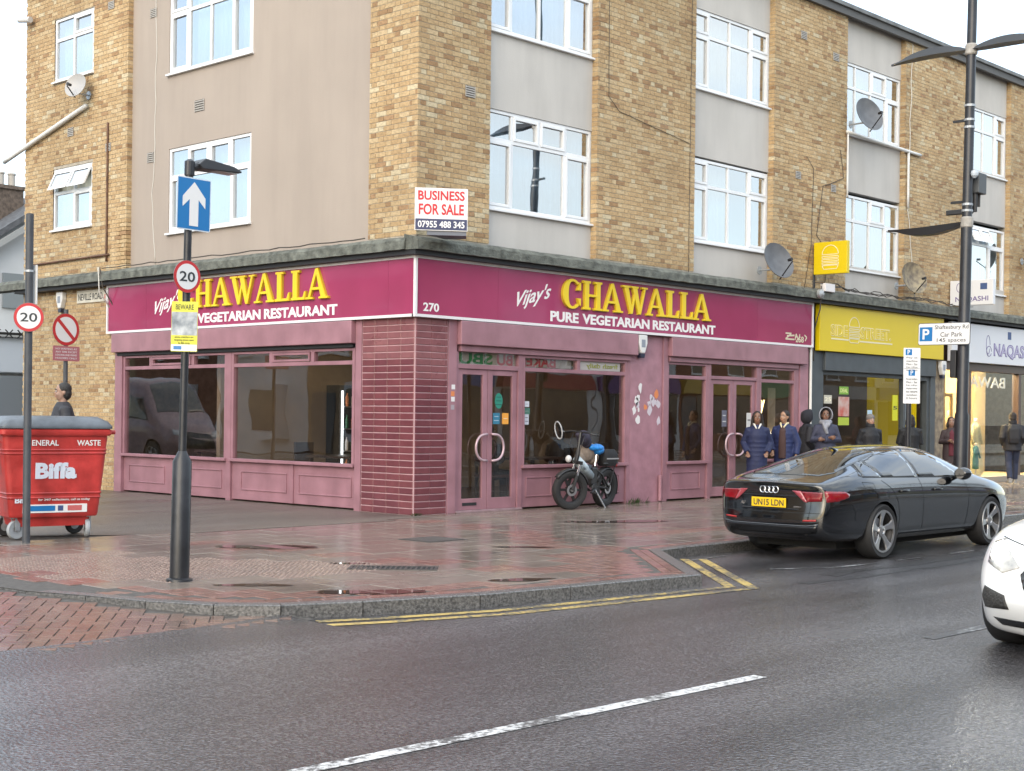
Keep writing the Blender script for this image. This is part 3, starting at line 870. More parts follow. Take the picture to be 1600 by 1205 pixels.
NETS = [NET, mat('cream_curtain', (.62, .57, .48), .9, var=.12, scale=3), mat('blue_grey_curtain', (.40, .46, .52), .9, var=.1, scale=3), mat('white_blind', (.72, .72, .70), .8)]
def window(F, u0, u1, z0, z1, d, low, up, zt, sash_low=(), sash_up=(), open_up=(), curtain=(.0, 1.0), fr=.055, name='window', parent=None, sill=True, glassm=None, room=True):
    """low / up: fractions that split the lower and upper lights; zt: transom height fraction"""
    w = new_obj(name, None, parent or bld); w.empty_display_size = .1
    mb = MB(); W = u1 - u0; H = z1 - z0; g = .003
    fbox(mb, F, u0 + g, u0 + fr, z0 + g, z1 - g, d - .03, d + .035); fbox(mb, F, u1 - fr, u1 - g, z0 + g, z1 - g, d - .03, d + .035)
    fbox(mb, F, u0 + fr, u1 - fr, z0 + g, z0 + fr, d - .03, d + .033); fbox(mb, F, u0 + fr, u1 - fr, z1 - fr, z1 - g, d - .03, d + .033)
    zz = z0 + H * zt
    fbox(mb, F, u0 + fr, u1 - fr, zz - .03, zz + .03, d - .03, d + .030)
    panes = []
    for rows, za, zb, sash, opn in ((low, z0 + fr, zz - .03, sash_low, ()), (up, zz + .03, z1 - fr, sash_up, open_up)):
        e = [0] + list(rows) + [1]
        for f in rows: fbox(mb, F, u0 + W * f - .028, u0 + W * f + .028, za, zb, d - .03, d + .027)
        for i in range(len(e) - 1):
            a = u0 + W * e[i] + (fr if i == 0 else .028); b = u0 + W * e[i + 1] - (fr if i == len(e) - 2 else .028)
            if i in opn: panes.append((a, b, za, zb, True)); continue
            if i in sash:
                s = .045
                fbox(mb, F, a, a + s, za, zb, d - .02, d + .045); fbox(mb, F, b - s, b, za, zb, d - .02, d + .045)
                fbox(mb, F, a + s, b - s, za, za + s, d - .02, d + .043); fbox(mb, F, a + s, b - s, zb - s, zb, d - .02, d + .043)
                a, b, za2, zb2 = a + s, b - s, za + s, zb - s
            else: za2, zb2 = za, zb
            panes.append((a, b, za2, zb2, False))
    mb.build('frame', UPVC, w, bevel=.004)
    for a, b, za, zb, op in panes:
        if not op:
            mb = MB(); fbox(mb, F, a - .004, b + .004, za - .004, zb + .004, d - .006, d + .004); mb.build('pane', glassm or PGLASS, w)
        else:     # top-hung light standing open
            an = R(24); hh = zb - za
            def FO(u, z, dd):
                rz = z - zb; return F(u, zb + rz * math.cos(an) - dd * math.sin(an) * 1, d + .03 + -rz * math.sin(an) + dd * math.cos(an))
            s = .045
            m2 = MB()
            for (p, q, r0, r1) in ((a, a + s, za, zb), (b - s, b, za, zb), (a + s, b - s, za, za + s), (a + s, b - s, zb - s, zb)):
                pts = [(p, r0), (q, r0), (q, r1), (p, r1)]; m2.prism(pts, FO, -.02, .025)
            m2.build('open_light', UPVC, w)
            m2 = MB(); m2.prism([(a + s, za + s), (b - s, za + s), (b - s, zb - s), (a + s, zb - s)], FO, -.003, .003); m2.build('pane', glassm or PGLASS, w)
    if sill:
        mb = MB(); fbox(mb, F, u0 - .03, u1 + .03, z0 - .035, z0 - .001, d - .02, d + .11); mb.build('sill', UPVC, w, bevel=.004)
    # drawn nets and a dim room behind the glass
    if curtain:
        rw = random.Random(int(u0 * 100 + z0 * 10)); mb = MB()
        a, b = u0 + W * curtain[0], u0 + W * curtain[1]; n = int((b - a) / .02); fq = rw.uniform(26, 58)
        vs = []
        for i in range(n + 1):
            uu = a + (b - a) * i / n; dd = d - .16 + .018 * math.sin(uu * fq + rw.uniform(-.4, .4)) + .008 * math.sin(uu * fq * 2.3 + 1)
            vs += [F(uu, z0 - .02, dd), F(uu, z1 + .02, dd)]
        mb.add(vs, [(2 * i, 2 * i + 2, 2 * i + 3, 2 * i + 1) for i in range(n)])
        o = mb.build('curtain', NETS[rw.choice((0, 0, 1, 2, 3))], w, smooth='all'); sm = o.modifiers.new('s', 'SOLIDIFY'); sm.thickness = .004
    return w
wd = -(GAP + .05)
S4 = (.23, .49, .75)
window(FR, 1.49, 4.00, 4.62, 6.15, wd, (.25, .74), (.25, .50, .75), .70, (0, 2), (1, 2), (), (.0, 1))
window(FR, 1.49, 4.00, 7.35, 8.80, wd, S4, S4, .66, (0, 3), (0, 3), (), (0, 1))
window(FR, 6.69, 9.20, 4.62, 6.12, wd, S4, S4, .68, (0, 3), (0, 3), (), (.0, .62))
window(FR, 6.69, 9.20, 7.37, 8.80, wd, S4, S4, .68, (0, 3), (0, 3), (), (0, 1))
window(FR, 11.86, 14.28, 4.56, 6.08, wd, S4, S4, .66, (3,), (2,), (), (.6, 1))
window(FR, 11.86, 14.28, 7.32, 8.80, wd, S4, S4, .66, (3,), (2,), (), (0, .72))
window(FR, 17.14, 19.48, 4.5, 6.05, wd, (.2, .64), (.2, .42, .64), .72, (2,), (), (1, 2), (0, 1))
window(FR, 17.14, 19.48, 7.3, 8.80, wd, S4, S4, .66, (3,), (3,), (), (0, 1))
window(FR, 22.30, 24.6, 4.5, 6.05, wd, S4, S4, .7, (3,), (), (), (0, 1))
window(FR, 22.30, 24.6, 7.3, 8.80, wd, S4, S4, .66, (3,), (3,), (), (0, 1))
FLr = lambda u, z, d: FL(10.64 - u, z, d)      # mirrored along the side street so that fractions run left to right in view
window(lambda u, z, d: FL(10.64 - u, z, d), 10.64 - 6.52, 10.64 - 4.12, 4.58, 6.06, -.15, (.24, .76), (.24, .5, .76), .66, (0, 2), (1, 2), (), (0, .9), glassm=PGLASS)
window(lambda u, z, d: FL(10.65 - u, z, d), 10.65 - 6.55, 10.65 - 4.10, 7.37, 8.86, -.15, (.24, .5, .76), (.24, .5, .76), .70, (0, 3), (0,), (), (.1, 1))
window(lambda u, z, d: FL(19.27 - u, z, d), 8.92, 10.35, 4.92, 6.10, -.055, (.52,), (.52,), .60, (1,), (), (0, 1), (0, 1))
window(lambda u, z, d: FL(19.27 - u, z, d), 8.92, 10.35, 7.78, 8.99, -.055, (.48,), (.48,), .66, (), (1,), (), (0, 1))
# inside: floor slabs, back walls, roof
mb = MB()
mb.box(.31, XEND, .31, 11.4, 3.86, 3.9); mb.build('floor_slab', DARKROOM, bld)
mb = MB(); mb.box(.31, XEND, .31, 11.4, 6.55, 6.75); mb.build('floor_slab', DARKROOM, bld)
mb = MB(); mb.box(.31, XEND, 3.6, 3.7, 3.9, 6.55).box(.31, XEND, 3.6, 3.7, 6.75, TOP); mb.box(3.6, 3.7, 3.7, 11.4, 3.9, 6.55).box(3.6, 3.7, 3.7, 11.4, 6.75, TOP); mb.build('inner_wall', mat('room_wall', (.22, .21, .2), .9), bld)
mb = MB(); mb.box(.302, XEND, 11.3, 11.456, 0, TOP).box(XEND - .1, XEND, .31, 11.29, 0, TOP); mb.build('back_wall', MORTAR, bld)
mb = MB(); mb.box(.02, XEND, .02, 11.45, TOP + .003, TOP + .08); mb.build('flat_roof', SOFFIT, bld)
# coping along the roof edge
COPE = mat('grey_coping', (.16, .17, .175), .7, var=.3, scale=4, bump=.3, bscale=20)
mb = MB(); mb.box(-.14, XEND, -.14, .25, TOP + .083, TOP + .17); mb.box(-.14, .25, .2505, 11.6, TOP + .083, TOP + .169); mb.build('coping', COPE, bld, bevel=.01)
mb = MB(); mb.box(-.09, XEND, -.09, -.005, TOP - .06, TOP + .082); mb.box(-.09, -.005, -.0045, 11.55, TOP - .06, TOP + .081); mb.build('fascia_board', mat('coping_board', (.10, .10, .10), .7), bld)
# concrete canopy over the shops with its mossy edge
def rough_strip(mb, F, u0, u1, z0, z1, d0, d1, seed, amp=.012):
    r = random.Random(seed); n = max(2, int((u1 - u0) / .16)); sec = []
    for i in range(n + 1):
        uu = u0 + (u1 - u0) * i / n; j = lambda: r.uniform(-amp, amp)
        sec.append([F(uu, z0, d0), F(uu, z0 + j() * .4, d1 + j() * .3), F(uu, z1 - .05 + j(), d1 + j() * .6), F(uu, z1 + j(), d1 - .05 + j()), F(uu, z1 + .05 + j() * .5, d0)])
    vs = [p for s in sec for p in s]; fs = []
    for i in range(n):
        for k in range(5): fs.append((i * 5 + k, i * 5 + (k + 1) % 5, (i + 1) * 5 + (k + 1) % 5, (i + 1) * 5 + k))
    fs += [tuple(range(5)), tuple(range(n * 5, n * 5 + 5))]
    mb.add(vs, fs)
mb = MB(); rough_strip(mb, FR, -.22, XEND, 3.81, 3.985, -.02, .27, 1)
c1 = mb.build('canopy', CANOPY, bld)
mb = MB(); rough_strip(mb, FL, -.02, 12.6, 3.812, 3.987, -.02, .26, 2)
mb.build('canopy', CANOPY, bld)
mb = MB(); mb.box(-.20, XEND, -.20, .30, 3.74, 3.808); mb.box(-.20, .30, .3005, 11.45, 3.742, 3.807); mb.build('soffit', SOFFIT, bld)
# air bricks
VENT = mat('vent_grey', (.42, .40, .37), .7)
def vent(F, u, z, d, w=.2, h=.17):
    v = new_obj('air_vent', None, bld); v.empty_display_size = .05
    mb = MB(); fbox(mb, F, u - w / 2, u + w / 2, z - h / 2, z + h / 2, d - .01, d + .006); mb.build('plate', mat('vent_back', (.12, .11, .10), .8), v)
    mb = MB()
    for k in range(5):
        zz = z - h / 2 + h * (k + .5) / 5; fbox(mb, F, u - w / 2 + .008, u + w / 2 - .008, zz - .010, zz + .006, d + .005, d + .014)
    fbox(mb, F, u - w / 2, u - w / 2 + .0075, z - h / 2, z + h / 2, d + .004, d + .016); fbox(mb, F, u + w / 2 - .0075, u + w / 2, z - h / 2, z + h / 2, d + .004, d + .016)
    mb.build('louvre', VENT, v)
vent(FR, 1.05, 6.28, 0); vent(FR, 10.2, 8.95, 0, .2, .16); vent(FR, 11.4, 8.75, 0, .22, .16); vent(FR, 10.05, 6.2, 0, .18, .15); vent(FR, 11.35, 6.1, 0, .18, .15); vent(FR, 5.4, 8.9, 0)
vent(FL, 5.60, 6.70, -.10, .28, .2); vent(FL, 7.10, 5.98, -.10, .2, .18); vent(FL, 7.05, 8.55, -.10, .2, .16); vent(FL, 9.7, 6.75, 0, .2, .17); vent(FL, 8.35, 6.3, 0, .17, .15); vent(FL, 8.3, 8.9, 0, .2, .15)
# soldier course under the wing windows is brick-on-end
for z in (4.83, 7.69):
    for k in range(19):
        mb = MB(); fbox(mb, FL, 8.93 + k * .075, 8.93 + k * .075 + .064, z - .065, z + .02, -.012, .004); mb.build('soldier_brick', BRICK, bld)

# pipes and cables on the walls
PIPEW = mat('white_pipe', (.68, .68, .66), .5)
CABLE = mat('dark_cable', (.06, .05, .042), .7)
CABLEW = mat('pale_cable', (.55, .53, .48), .6)
RUST = mat('rusty_pipe', (.12, .06, .035), .7, var=.3, scale=10)
def cable(name, pts, r, m, label, cat='cable', group=None, wob=.0, seed=0, top=False):
    rr = random.Random(seed); P = []
    for i in range(len(pts) - 1):
        a, b = Vector(pts[i]), Vector(pts[i + 1]); n = max(1, int((b - a).length / .25))
        for k in range(n):
            p = a + (b - a) * k / n
            if wob and (i or k): p += Vector((rr.uniform(-wob, wob), 0, rr.uniform(-wob, wob))) if abs(a.y) < abs(a.x) + 9 and pts[0][1] < .3 else Vector((0, rr.uniform(-wob, wob), rr.uniform(-wob, wob)))
            P.append(p)
    P.append(Vector(pts[-1]))
    mb = MB(); mb.tube(P, r, 6)
    o = mb.build(name, m, None if label else bld, smooth='all')
    if label: tag(o, label, cat, group)
    return o
cable('waste_pipe', [(-.06, 9.05, 7.15), (-.06, 12.2, 6.45)], .045, PIPEW, None)
cable('rusty_pipe', [(-.02, 8.35, 6.75), (-.02, 8.35, 4.2)], .02, RUST, None)
cable('rusty_pipe', [(-.03, 11.2, 4.3), (-.03, 8.25, 4.32)], .02, RUST, None)
cable('waste_pipe', [(11.80, -.04, 7.30), (14.9, -.04, 7.25)], .035, PIPEW, None)
cable('waste_pipe', [(11.84, -.04, 7.29), (11.84, -.04, 5.98)], .022, PIPEW, None)
cable('waste_pipe', [(14.36, -.04, 7.24), (14.36, -.04, 6.05)], .03, PIPEW, None)
cable('wall_cable', [(.10 - .005, 6.95, 9.7), (.095, 6.95, 6.2), (.095, 7.02, 5.3), (.095, 6.9, 4.02)], .009, CABLEW, None, wob=.03, seed=4)
cable('wall_cable', [(6.55, -.012, 9.6), (6.52, -.012, 4.0)], .005, CABLE, None, wob=.005, seed=5)
cable('wall_cable', [(4.25, -.012, 9.6), (4.27, -.012, 6.75), (4.55, -.012, 6.55), (6.5, -.012, 6.3)], .005, CABLE, None, wob=.005, seed=6)
cable('wall_cable', [(10.35, -.012, 6.6), (10.6, -.012, 6.4), (10.55, -.012, 4.9), (10.3, -.012, 4.0)], .006, CABLE, None, wob=.01, seed=7)
cable('wall_cable', [(11.6, -.012, 6.9), (11.75, -.012, 6.35), (10.95, -.012, 6.1), (10.75, -.012, 5.1), (11.2, -.03, 4.7), (11.0, -.03, 4.1)], .007, CABLE, None, wob=.015, seed=8)
cable('wall_cable', [(14.55, -.012, 9.6), (14.45, -.012, 7.4), (14.42, -.012, 6.0), (14.8, -.012, 4.0)], .011, CABLEW, None, wob=.03, seed=9)
cable('wall_cable', [(-.2, 8.2, 4.05), (-.2, 5, 4.045), (-.2, .9, 4.04)], .010, CABLE, None, wob=.012, seed=10)
cable('wall_cable', [(-.27, 8.15, 4.06), (-.24, 8.1, 3.7), (-.05, 8.0, 3.35), (-.05, 8.02, 2.9)], .012, CABLE, None, wob=.02, seed=12)
cable('wall_cable', [(-.27, 8.2, 4.06), (-.25, 8.2, 3.6), (-.05, 8.1, 3.3)], .012, CABLEW, None, wob=.02, seed=13)
cable('wall_cable', [(10.5, -.28, 4.06), (10.55, -.24, 3.6), (10.62, -.05, 3.2), (10.6, -.06, 2.6)], .014, CABLE, None, wob=.03, seed=14)
for k in range(4): cable('wall_cable', [(10.2 + .2 * k, -.25, 4.12), (11 + .5 * k, -.29, 4.05), (14 + k, -.28, 4.06)], .009, CABLE, None, wob=.05, seed=20 + k)
# ------------------------------------------------------------------ restaurant shopfront
shop = thing('restaurant_shopfront', 'mauve corner restaurant shopfront with dark windows and a tiled corner pillar', 'shopfront')
TILE = island_mat('glazed_tile', [(.150, .044, .054), (.172, .054, .063), (.135, .040, .051), (.160, .050, .061)], .2, .06, 5, (.85, 1.12), bump=.03, big=1.5)
TILE2 = island_mat('dusty_tile', [(.23, .085, .092), (.20, .07, .078), (.25, .10, .105)], .3, .06, 5, (.85, 1.12), bump=.03, big=1.5)
GROUT = mat('pale_grout', (.52, .33, .35), .75, var=.12, scale=6)
# corner pillar: grout core and every tile
pil = new_obj('tile_pillar', None, shop); pil.empty_display_size = .2
mb = MB(); mb.add([(0, 0, 0), (.655, 0, 0), (.655, .3, 0), (.3, .3, 0), (.3, 1.155, 0), (0, 1.155, 0)] + [(0, 0, 2.87), (.655, 0, 2.87), (.655, .3, 2.87), (.3, .3, 2.87), (.3, 1.155, 2.87), (0, 1.155, 2.87)],
   [(5, 4, 3, 2, 1, 0), (6, 7, 8, 9, 10, 11)] + [(i, (i + 1) % 6, (i + 1) % 6 + 6, i + 6) for i in range(6)])
mb.build('grout_core', GROUT, pil)
tm = {}
rt = random.Random(8)
for k in range(29):
    z0 = .008 + k * .0985; z1 = z0 + .086
    for F, edges in ((FR, [.012, .315, .609, .648]), (FL, [.012, .300, .585, .870, .987 + .16])):
        for i in range(len(edges) - 1):
            a, b = edges[i] + .003, edges[i + 1] - .005
            key = (F is FR, round(b - a, 3), k > 22 or (F is FR and k > 19))
            if key not in tm:
                mb = MB(); w = (b - a) / 2; h = .043; e = .006
                lo = [(-w, -h), (w, -h), (w, h), (-w, h)]; hi = [(-w + e, -h + e), (w - e, -h + e), (w - e, h - e), (-w + e, h - e)]
                vs = [F(u, z, -.004) for u, z in lo] + [F(u, z, .006) for u, z in lo] + [F(u, z, .010) for u, z in hi]
                fs = [(8, 9, 10, 11)]
                for q in range(4):
                    r_ = (q + 1) % 4; fs += [(q, r_, r_ + 4, q + 4), (q + 4, r_ + 4, r_ + 8, q + 8)]
                mb.add(vs, fs); o = mb.build('tile', TILE2 if key[2] else TILE, pil); tm[key] = o.data
            else: o = new_obj('tile', tm[key], pil)
            o.location = F((a + b) / 2, (z0 + z1) / 2, 0)
            o.rotation_euler = (rt.uniform(-.006, .006), rt.uniform(-.006, .006), rt.uniform(-.006, .006))

def part(parent, name, F, u0, u1, z0, z1, d0, d1, m, bevel=.004):
    mb = MB(); fbox(mb, F, u0, u1, z0, z1, d0, d1); return mb.build(name, m, parent, bevel=bevel)
def pane(parent, F, u0, u1, z0, z1, d, m=None, name='pane'):
    mb = MB(); fbox(mb, F, u0, u1, z0, z1, d - .004, d + .004); return mb.build(name, m or SGLASS, parent)
def riser(parent, F, u0, u1, panels, z1=.645, m=None):
    o = part(parent, 'stall_riser', F, u0, u1, .03, z1, -.09, -.045, m or PINK)
    for a, b in panels:
        mb = MB(); t = .018
        for (p, q, r0, r1) in ((a, b, .19, .19 + t), (a, b, .50 - t, .50)): fbox(mb, F, p, q, r0, r1, -.05, -.030)
        for (p, q) in ((a, a + t), (b - t, b)): fbox(mb, F, p, q, .19 + t, .50 - t, -.05, -.031)
        mb.build('panel_moulding', PINK, o, bevel=.004)
    return o
def shop_window(F, u0, u1, z0, zt, z1, tops, fr=.06, d=-.06, mull=()):
    """a sill-to-head window with a transom and top lights"""
    w = new_obj('shop_window', None, shop); w.empty_display_size = .1
    mb = MB()
    fbox(mb, F, u0, u0 + fr, z0, z1, d - .04, d + .05); fbox(mb, F, u1 - fr, u1, z0, z1, d - .04, d + .05)
    fbox(mb, F, u0 + fr, u1 - fr, z1 - .04, z1, d - .04, d + .047); fbox(mb, F, u0 + fr, u1 - fr, zt, zt + .06, d - .04, d + .046)
    for t in tops: fbox(mb, F, t - .04, t + .04, zt + .06, z1 - .04, d - .04, d + .044)
    for t in mull: fbox(mb, F, t - .03, t + .03, z0, zt, d - .04, d + .044)
    mb.build('frame', PINK, w, bevel=.004)
    mb = MB(); fbox(mb, F, u0 - .02, u1 + .02, z0 - .05, z0, d - .04, d + .09); mb.build('sill', PINK, w, bevel=.005)
    e = [u0 + fr] + list(mull) + [u1 - fr]
    for i in range(len(e) - 1): pane(w, F, e[i] - .01 + (.03 if i else 0), e[i + 1] + .01 - (.03 if i < len(e) - 2 else 0), z0 + .001, zt + .005, d)
    e = [u0 + fr] + list(tops) + [u1 - fr]
    for i in range(len(e) - 1): pane(w, F, e[i] - .01 + (.04 if i else 0), e[i + 1] + .01 - (.04 if i < len(e) - 2 else 0), zt + .055, z1 - .035, d)
    return w
def door(F, u0, u1, z0, z1, d, hand, parent=None, m=None, g=None, handle=True, st=.10):
    """glazed leaf; hand = +1 when the pull handle sits at u1"""
    m = m or PINK
    w = new_obj('door', None, parent or shop); w.empty_display_size = .1
    mb = MB()
    fbox(mb, F, u0, u0 + st, z0, z1, d - .025, d + .025); fbox(mb, F, u1 - st, u1, z0, z1, d - .025, d + .025)
    fbox(mb, F, u0 + st, u1 - st, z0, z0 + .17, d - .025, d + .024); fbox(mb, F, u0 + st, u1 - st, z1 - .08, z1, d - .025, d + .024)
    mb.build('leaf_frame', m, w, bevel=.004)
    pane(w, F, u0 + st - .01, u1 - st + .01, z0 + .16, z1 - .07, d, g, 'door_glass')
    return w
def d_handle(F, parent, uc, zc, side, d):
    """half-ring pull handle"""
    pts = []
    for k in range(15):
        q = math.pi * k / 14
        pts.append(F(uc + side * .235 * math.sin(q) ** .75, zc + .20 * math.cos(q), d + .06))
    pts = [F(uc, zc + .20, d + .02)] + pts + [F(uc, zc - .20, d + .02)]
    mb = MB(); mb.tube(pts, .019, 8); return mb.build('pull_handle', mat('mauve_metal', (.5, .36, .40), .3, metal=.3), parent, smooth='all')

# --- main street front, first bay
part(shop, 'pilaster', FR, .662, .83, 0.0, 2.86, -.2, .015, PINK)
part(shop, 'shutter_box', FR, .835, 5.03, 2.50, 2.855, -.1, .10, PINK, .012)
part(shop, 'shutter_rail', FR, .90, 4.93, 2.405, 2.497, -.1, .03, PINK)
part(shop, 'door_transom', FR, .86, 2.26, 2.15, 2.22, -.12, -.01, PINK)
part(shop, 'door_post', FR, .835, .895, .0, 2.40, -.13, -.012, PINK)
part(shop, 'mullion', FR, 2.19, 2.29, .0, 2.40, -.13, -.008, PINK)
tl = new_obj('top_light', None, shop); tl.empty_display_size = .1
pane(tl, FR, .90, 2.185, 2.225, 2.40, -.06)
da = door(FR, .90, 1.535, .035, 2.145, -.06, 1); d_handle(FR, da, 1.475, .97, -1, -.035)
db = door(FR, 1.545, 2.185, .035, 2.145, -.06, -1); d_handle(FR, db, 1.605, .97, 1, -.035)
mb = MB(); fbox(mb, FR, 1.02, 1.32, .10, .145, -.04, -.030); mb.build('letter_box', BLACKP, da)
part(shop, 'threshold', FR, .84, 2.28, .001, .033, -.14, .02, mat('worn_sill', (.3, .2, .22), .6, var=.2, scale=8))
shop_window(FR, 2.295, 4.86, .69, 2.15, 2.40, (3.62,), .05)
riser(shop, FR, 2.295, 4.86, [(2.42, 3.02), (4.12, 4.72)])
part(shop, 'jamb', FR, 4.865, 4.945, .0, 2.40, -.13, -.01, PINK)
part(shop, 'pier_panel', FR, 4.95, 5.83, 0.0, 2.855, -.25, -.012, PINKD)
part(shop, 'pilaster', FR, 5.835, 5.96, 0.0, 2.855, -.2, .015, PINK)
mb = MB(); mb.tube([(5.75, -.03, .02), (5.75, -.03, .46)], .03, 8); mb.build('pipe_stub', PINKD, shop)
# --- second bay
part(shop, 'shutter_box', FR, 5.965, 10.33, 2.52, 2.855, -.1, .10, PINK, .012)
part(shop, 'shutter_rail', FR, 6.0, 10.12, 2.43, 2.517, -.1, .03, PINK)
shop_window(FR, 5.965, 7.17, .69, 2.14, 2.425, (), .06)
riser(shop, FR, 5.965, 7.17, [(6.15, 7.0)])
part(shop, 'mullion', FR, 7.175, 7.275, .0, 2.425, -.13, -.008, PINK)
part(shop, 'door_transom', FR, 7.28, 8.72, 2.16, 2.22, -.12, -.01, PINK)
tl = new_obj('top_light', None, shop); tl.empty_display_size = .1
pane(tl, FR, 7.28, 8.72, 2.225, 2.425, -.06)
dc = door(FR, 7.28, 7.995, .035, 2.155, -.06, 1); d_handle(FR, dc, 7.935, .97, -1, -.035)
dd = door(FR, 8.005, 8.72, .035, 2.155, -.06, -1); d_handle(FR, dd, 8.065, .97, 1, -.035)
part(shop, 'mullion', FR, 8.725, 8.825, .0, 2.425, -.13, -.008, PINK)
shop_window(FR, 8.83, 10.08, .69, 2.14, 2.425, (), .06)
riser(shop, FR, 8.83, 10.08, [(9.0, 9.9)])
part(shop, 'jamb', FR, 10.085, 10.19, .0, 2.425, -.13, -.01, PINK)
part(shop, 'pilaster', FR, 10.195, 10.50, 0.0, 2.855, -.25, .01, PINKD)
mb = MB(); mb.tube([(10.54, -.035, .0), (10.54, -.035, 3.7)], .028, 8); mb.build('rain_pipe', PIPEW, shop)
# --- side street front
part(shop, 'pilaster', FL, 1.162, 1.30, 0.0, 2.86, -.2, .015, PINK)
part(shop, 'shutter_box', FL, 1.305, 8.02, 2.515, 2.855, -.1, .10, PINK, .012)
part(shop, 'shutter_rail', FL, 1.35, 7.93, 2.455, 2.512, -.1, .03, SOFFIT)
shop_window(FL, 1.34, 4.47, .70, 2.20, 2.45, (2.36, 3.42), .06)
riser(shop, FL, 1.34, 4.47, [(1.42, 2.70), (3.0, 4.22)])
part(shop, 'riser_post', FL, 2.82, 2.90, .03, .645, -.05, -.022, PINK)
part(shop, 'mullion', FL, 4.475, 4.60, .0, 2.45, -.13, -.008, PINK)
shop_window(FL, 4.605, 7.78, .70, 2.20, 2.45, (5.6, 6.9), .06)
riser(shop, FL, 4.605, 7.78, [(4.75, 6.0), (6.45, 7.6)])
part(shop, 'riser_post', FL, 6.18, 6.26, .03, .645, -.05, -.022, PINK)
part(shop, 'pilaster', FL, 7.785, 8.015, 0.0, 2.51, -.15, .015, PINK)
# opening light in the side window, with its own sash
for (a, b) in ((2.42, 3.36), (5.66, 6.84)):
    mb = MB(); z0, z1 = 2.268, 2.405; s = .035
    fbox(mb, FL, a, a + s, z0, z1, -.05, -.004); fbox(mb, FL, b - s, b, z0, z1, -.05, -.004); fbox(mb, FL, a + s, b - s, z0, z0 + s, -.05, -.005); fbox(mb, FL, a + s, b - s, z1 - s, z1, -.05, -.005)
    mb.build('opening_light', PINK, shop, bevel=.003)
# remains of torn posters on the pier and small stickers
STK = [mat('sticker_white', (.7, .68, .68), .6), mat('sticker_orange', (.65, .22, .08), .6), mat('sticker_pale', (.55, .5, .55), .7), mat('sticker_grey', (.35, .3, .33), .7)]
rs = random.Random(21)
for i in range(16):
    u = rs.uniform(5.05, 5.75); z = rs.uniform(1.35, 1.98); w = rs.uniform(.03, .09); h = rs.uniform(.04, .13)
    pts = [(u + w * math.cos(q) * rs.uniform(.5, 1), z + h * math.sin(q) * rs.uniform(.5, 1)) for q in [k * .7 for k in range(9)]]
    mb = MB(); mb.prism(pts, FR, -.013, -.0095); mb.build('poster_scrap', STK[rs.choice((0, 0, 1, 2, 2))], shop)
for (u, z, c) in ((.76, 1.87, 0), (.75, 1.77, 1), (.755, 1.69, 0), (.75, 1.57, 3)):
    mb = MB(); fbox(mb, FR, u - .035, u + .035, z - .035, z + .035, .014, .018); mb.build('sticker', STK[c], shop)

# ------------------------------------------------------------------ fascia sign
sign = thing('fascia_sign', 'long maroon fascia sign with raised yellow restaurant lettering wrapping the corner', 'sign')
mb = MB(); mb.box(-.075, 10.50, -.075, -.001, 2.868, 3.735); mb.box(-.075, -.001, -.0005, 8.17, 2.868, 3.735)
mb.build('sign_box', mat('sign_back', (.2, .03, .07), .5), sign)
for (F, a, b) in ((FR, -.05, 1.62), (FR, 1.623, 3.36), (FR, 3.363, 5.10), (FR, 5.103, 6.84), (FR, 6.843, 8.6), (FR, 8.603, 10.48), (FL, -.05, .5), (FL, .503, 2.6), (FL, 2.603, 4.9), (FL, 4.903, 6.9), (FL, 6.903, 8.15)):
    mb = MB(); fbox(mb, F, a, b, 2.905, 3.70, .0755, .082); mb.build('sign_panel', MAROON, sign)
mb = MB()
for F, a, b in ((FR, -.10, 10.53), (FL, -.07, 8.2)):
    fbox(mb, F, a, b, 2.862, 2.902, .03, .10); fbox(mb, F, a, b, 3.702, 3.740, .03, .0995 if F is FR else .0993)
fbox(mb, FR, 10.49, 10.53, 2.902, 3.702, .03, .098); fbox(mb, FL, 8.16, 8.2, 2.902, 3.702, .03, .098)
mb.box(-.102, -.06, -.102, -.06, 2.86, 3.742)
mb.build('trim', WHITE, sign)
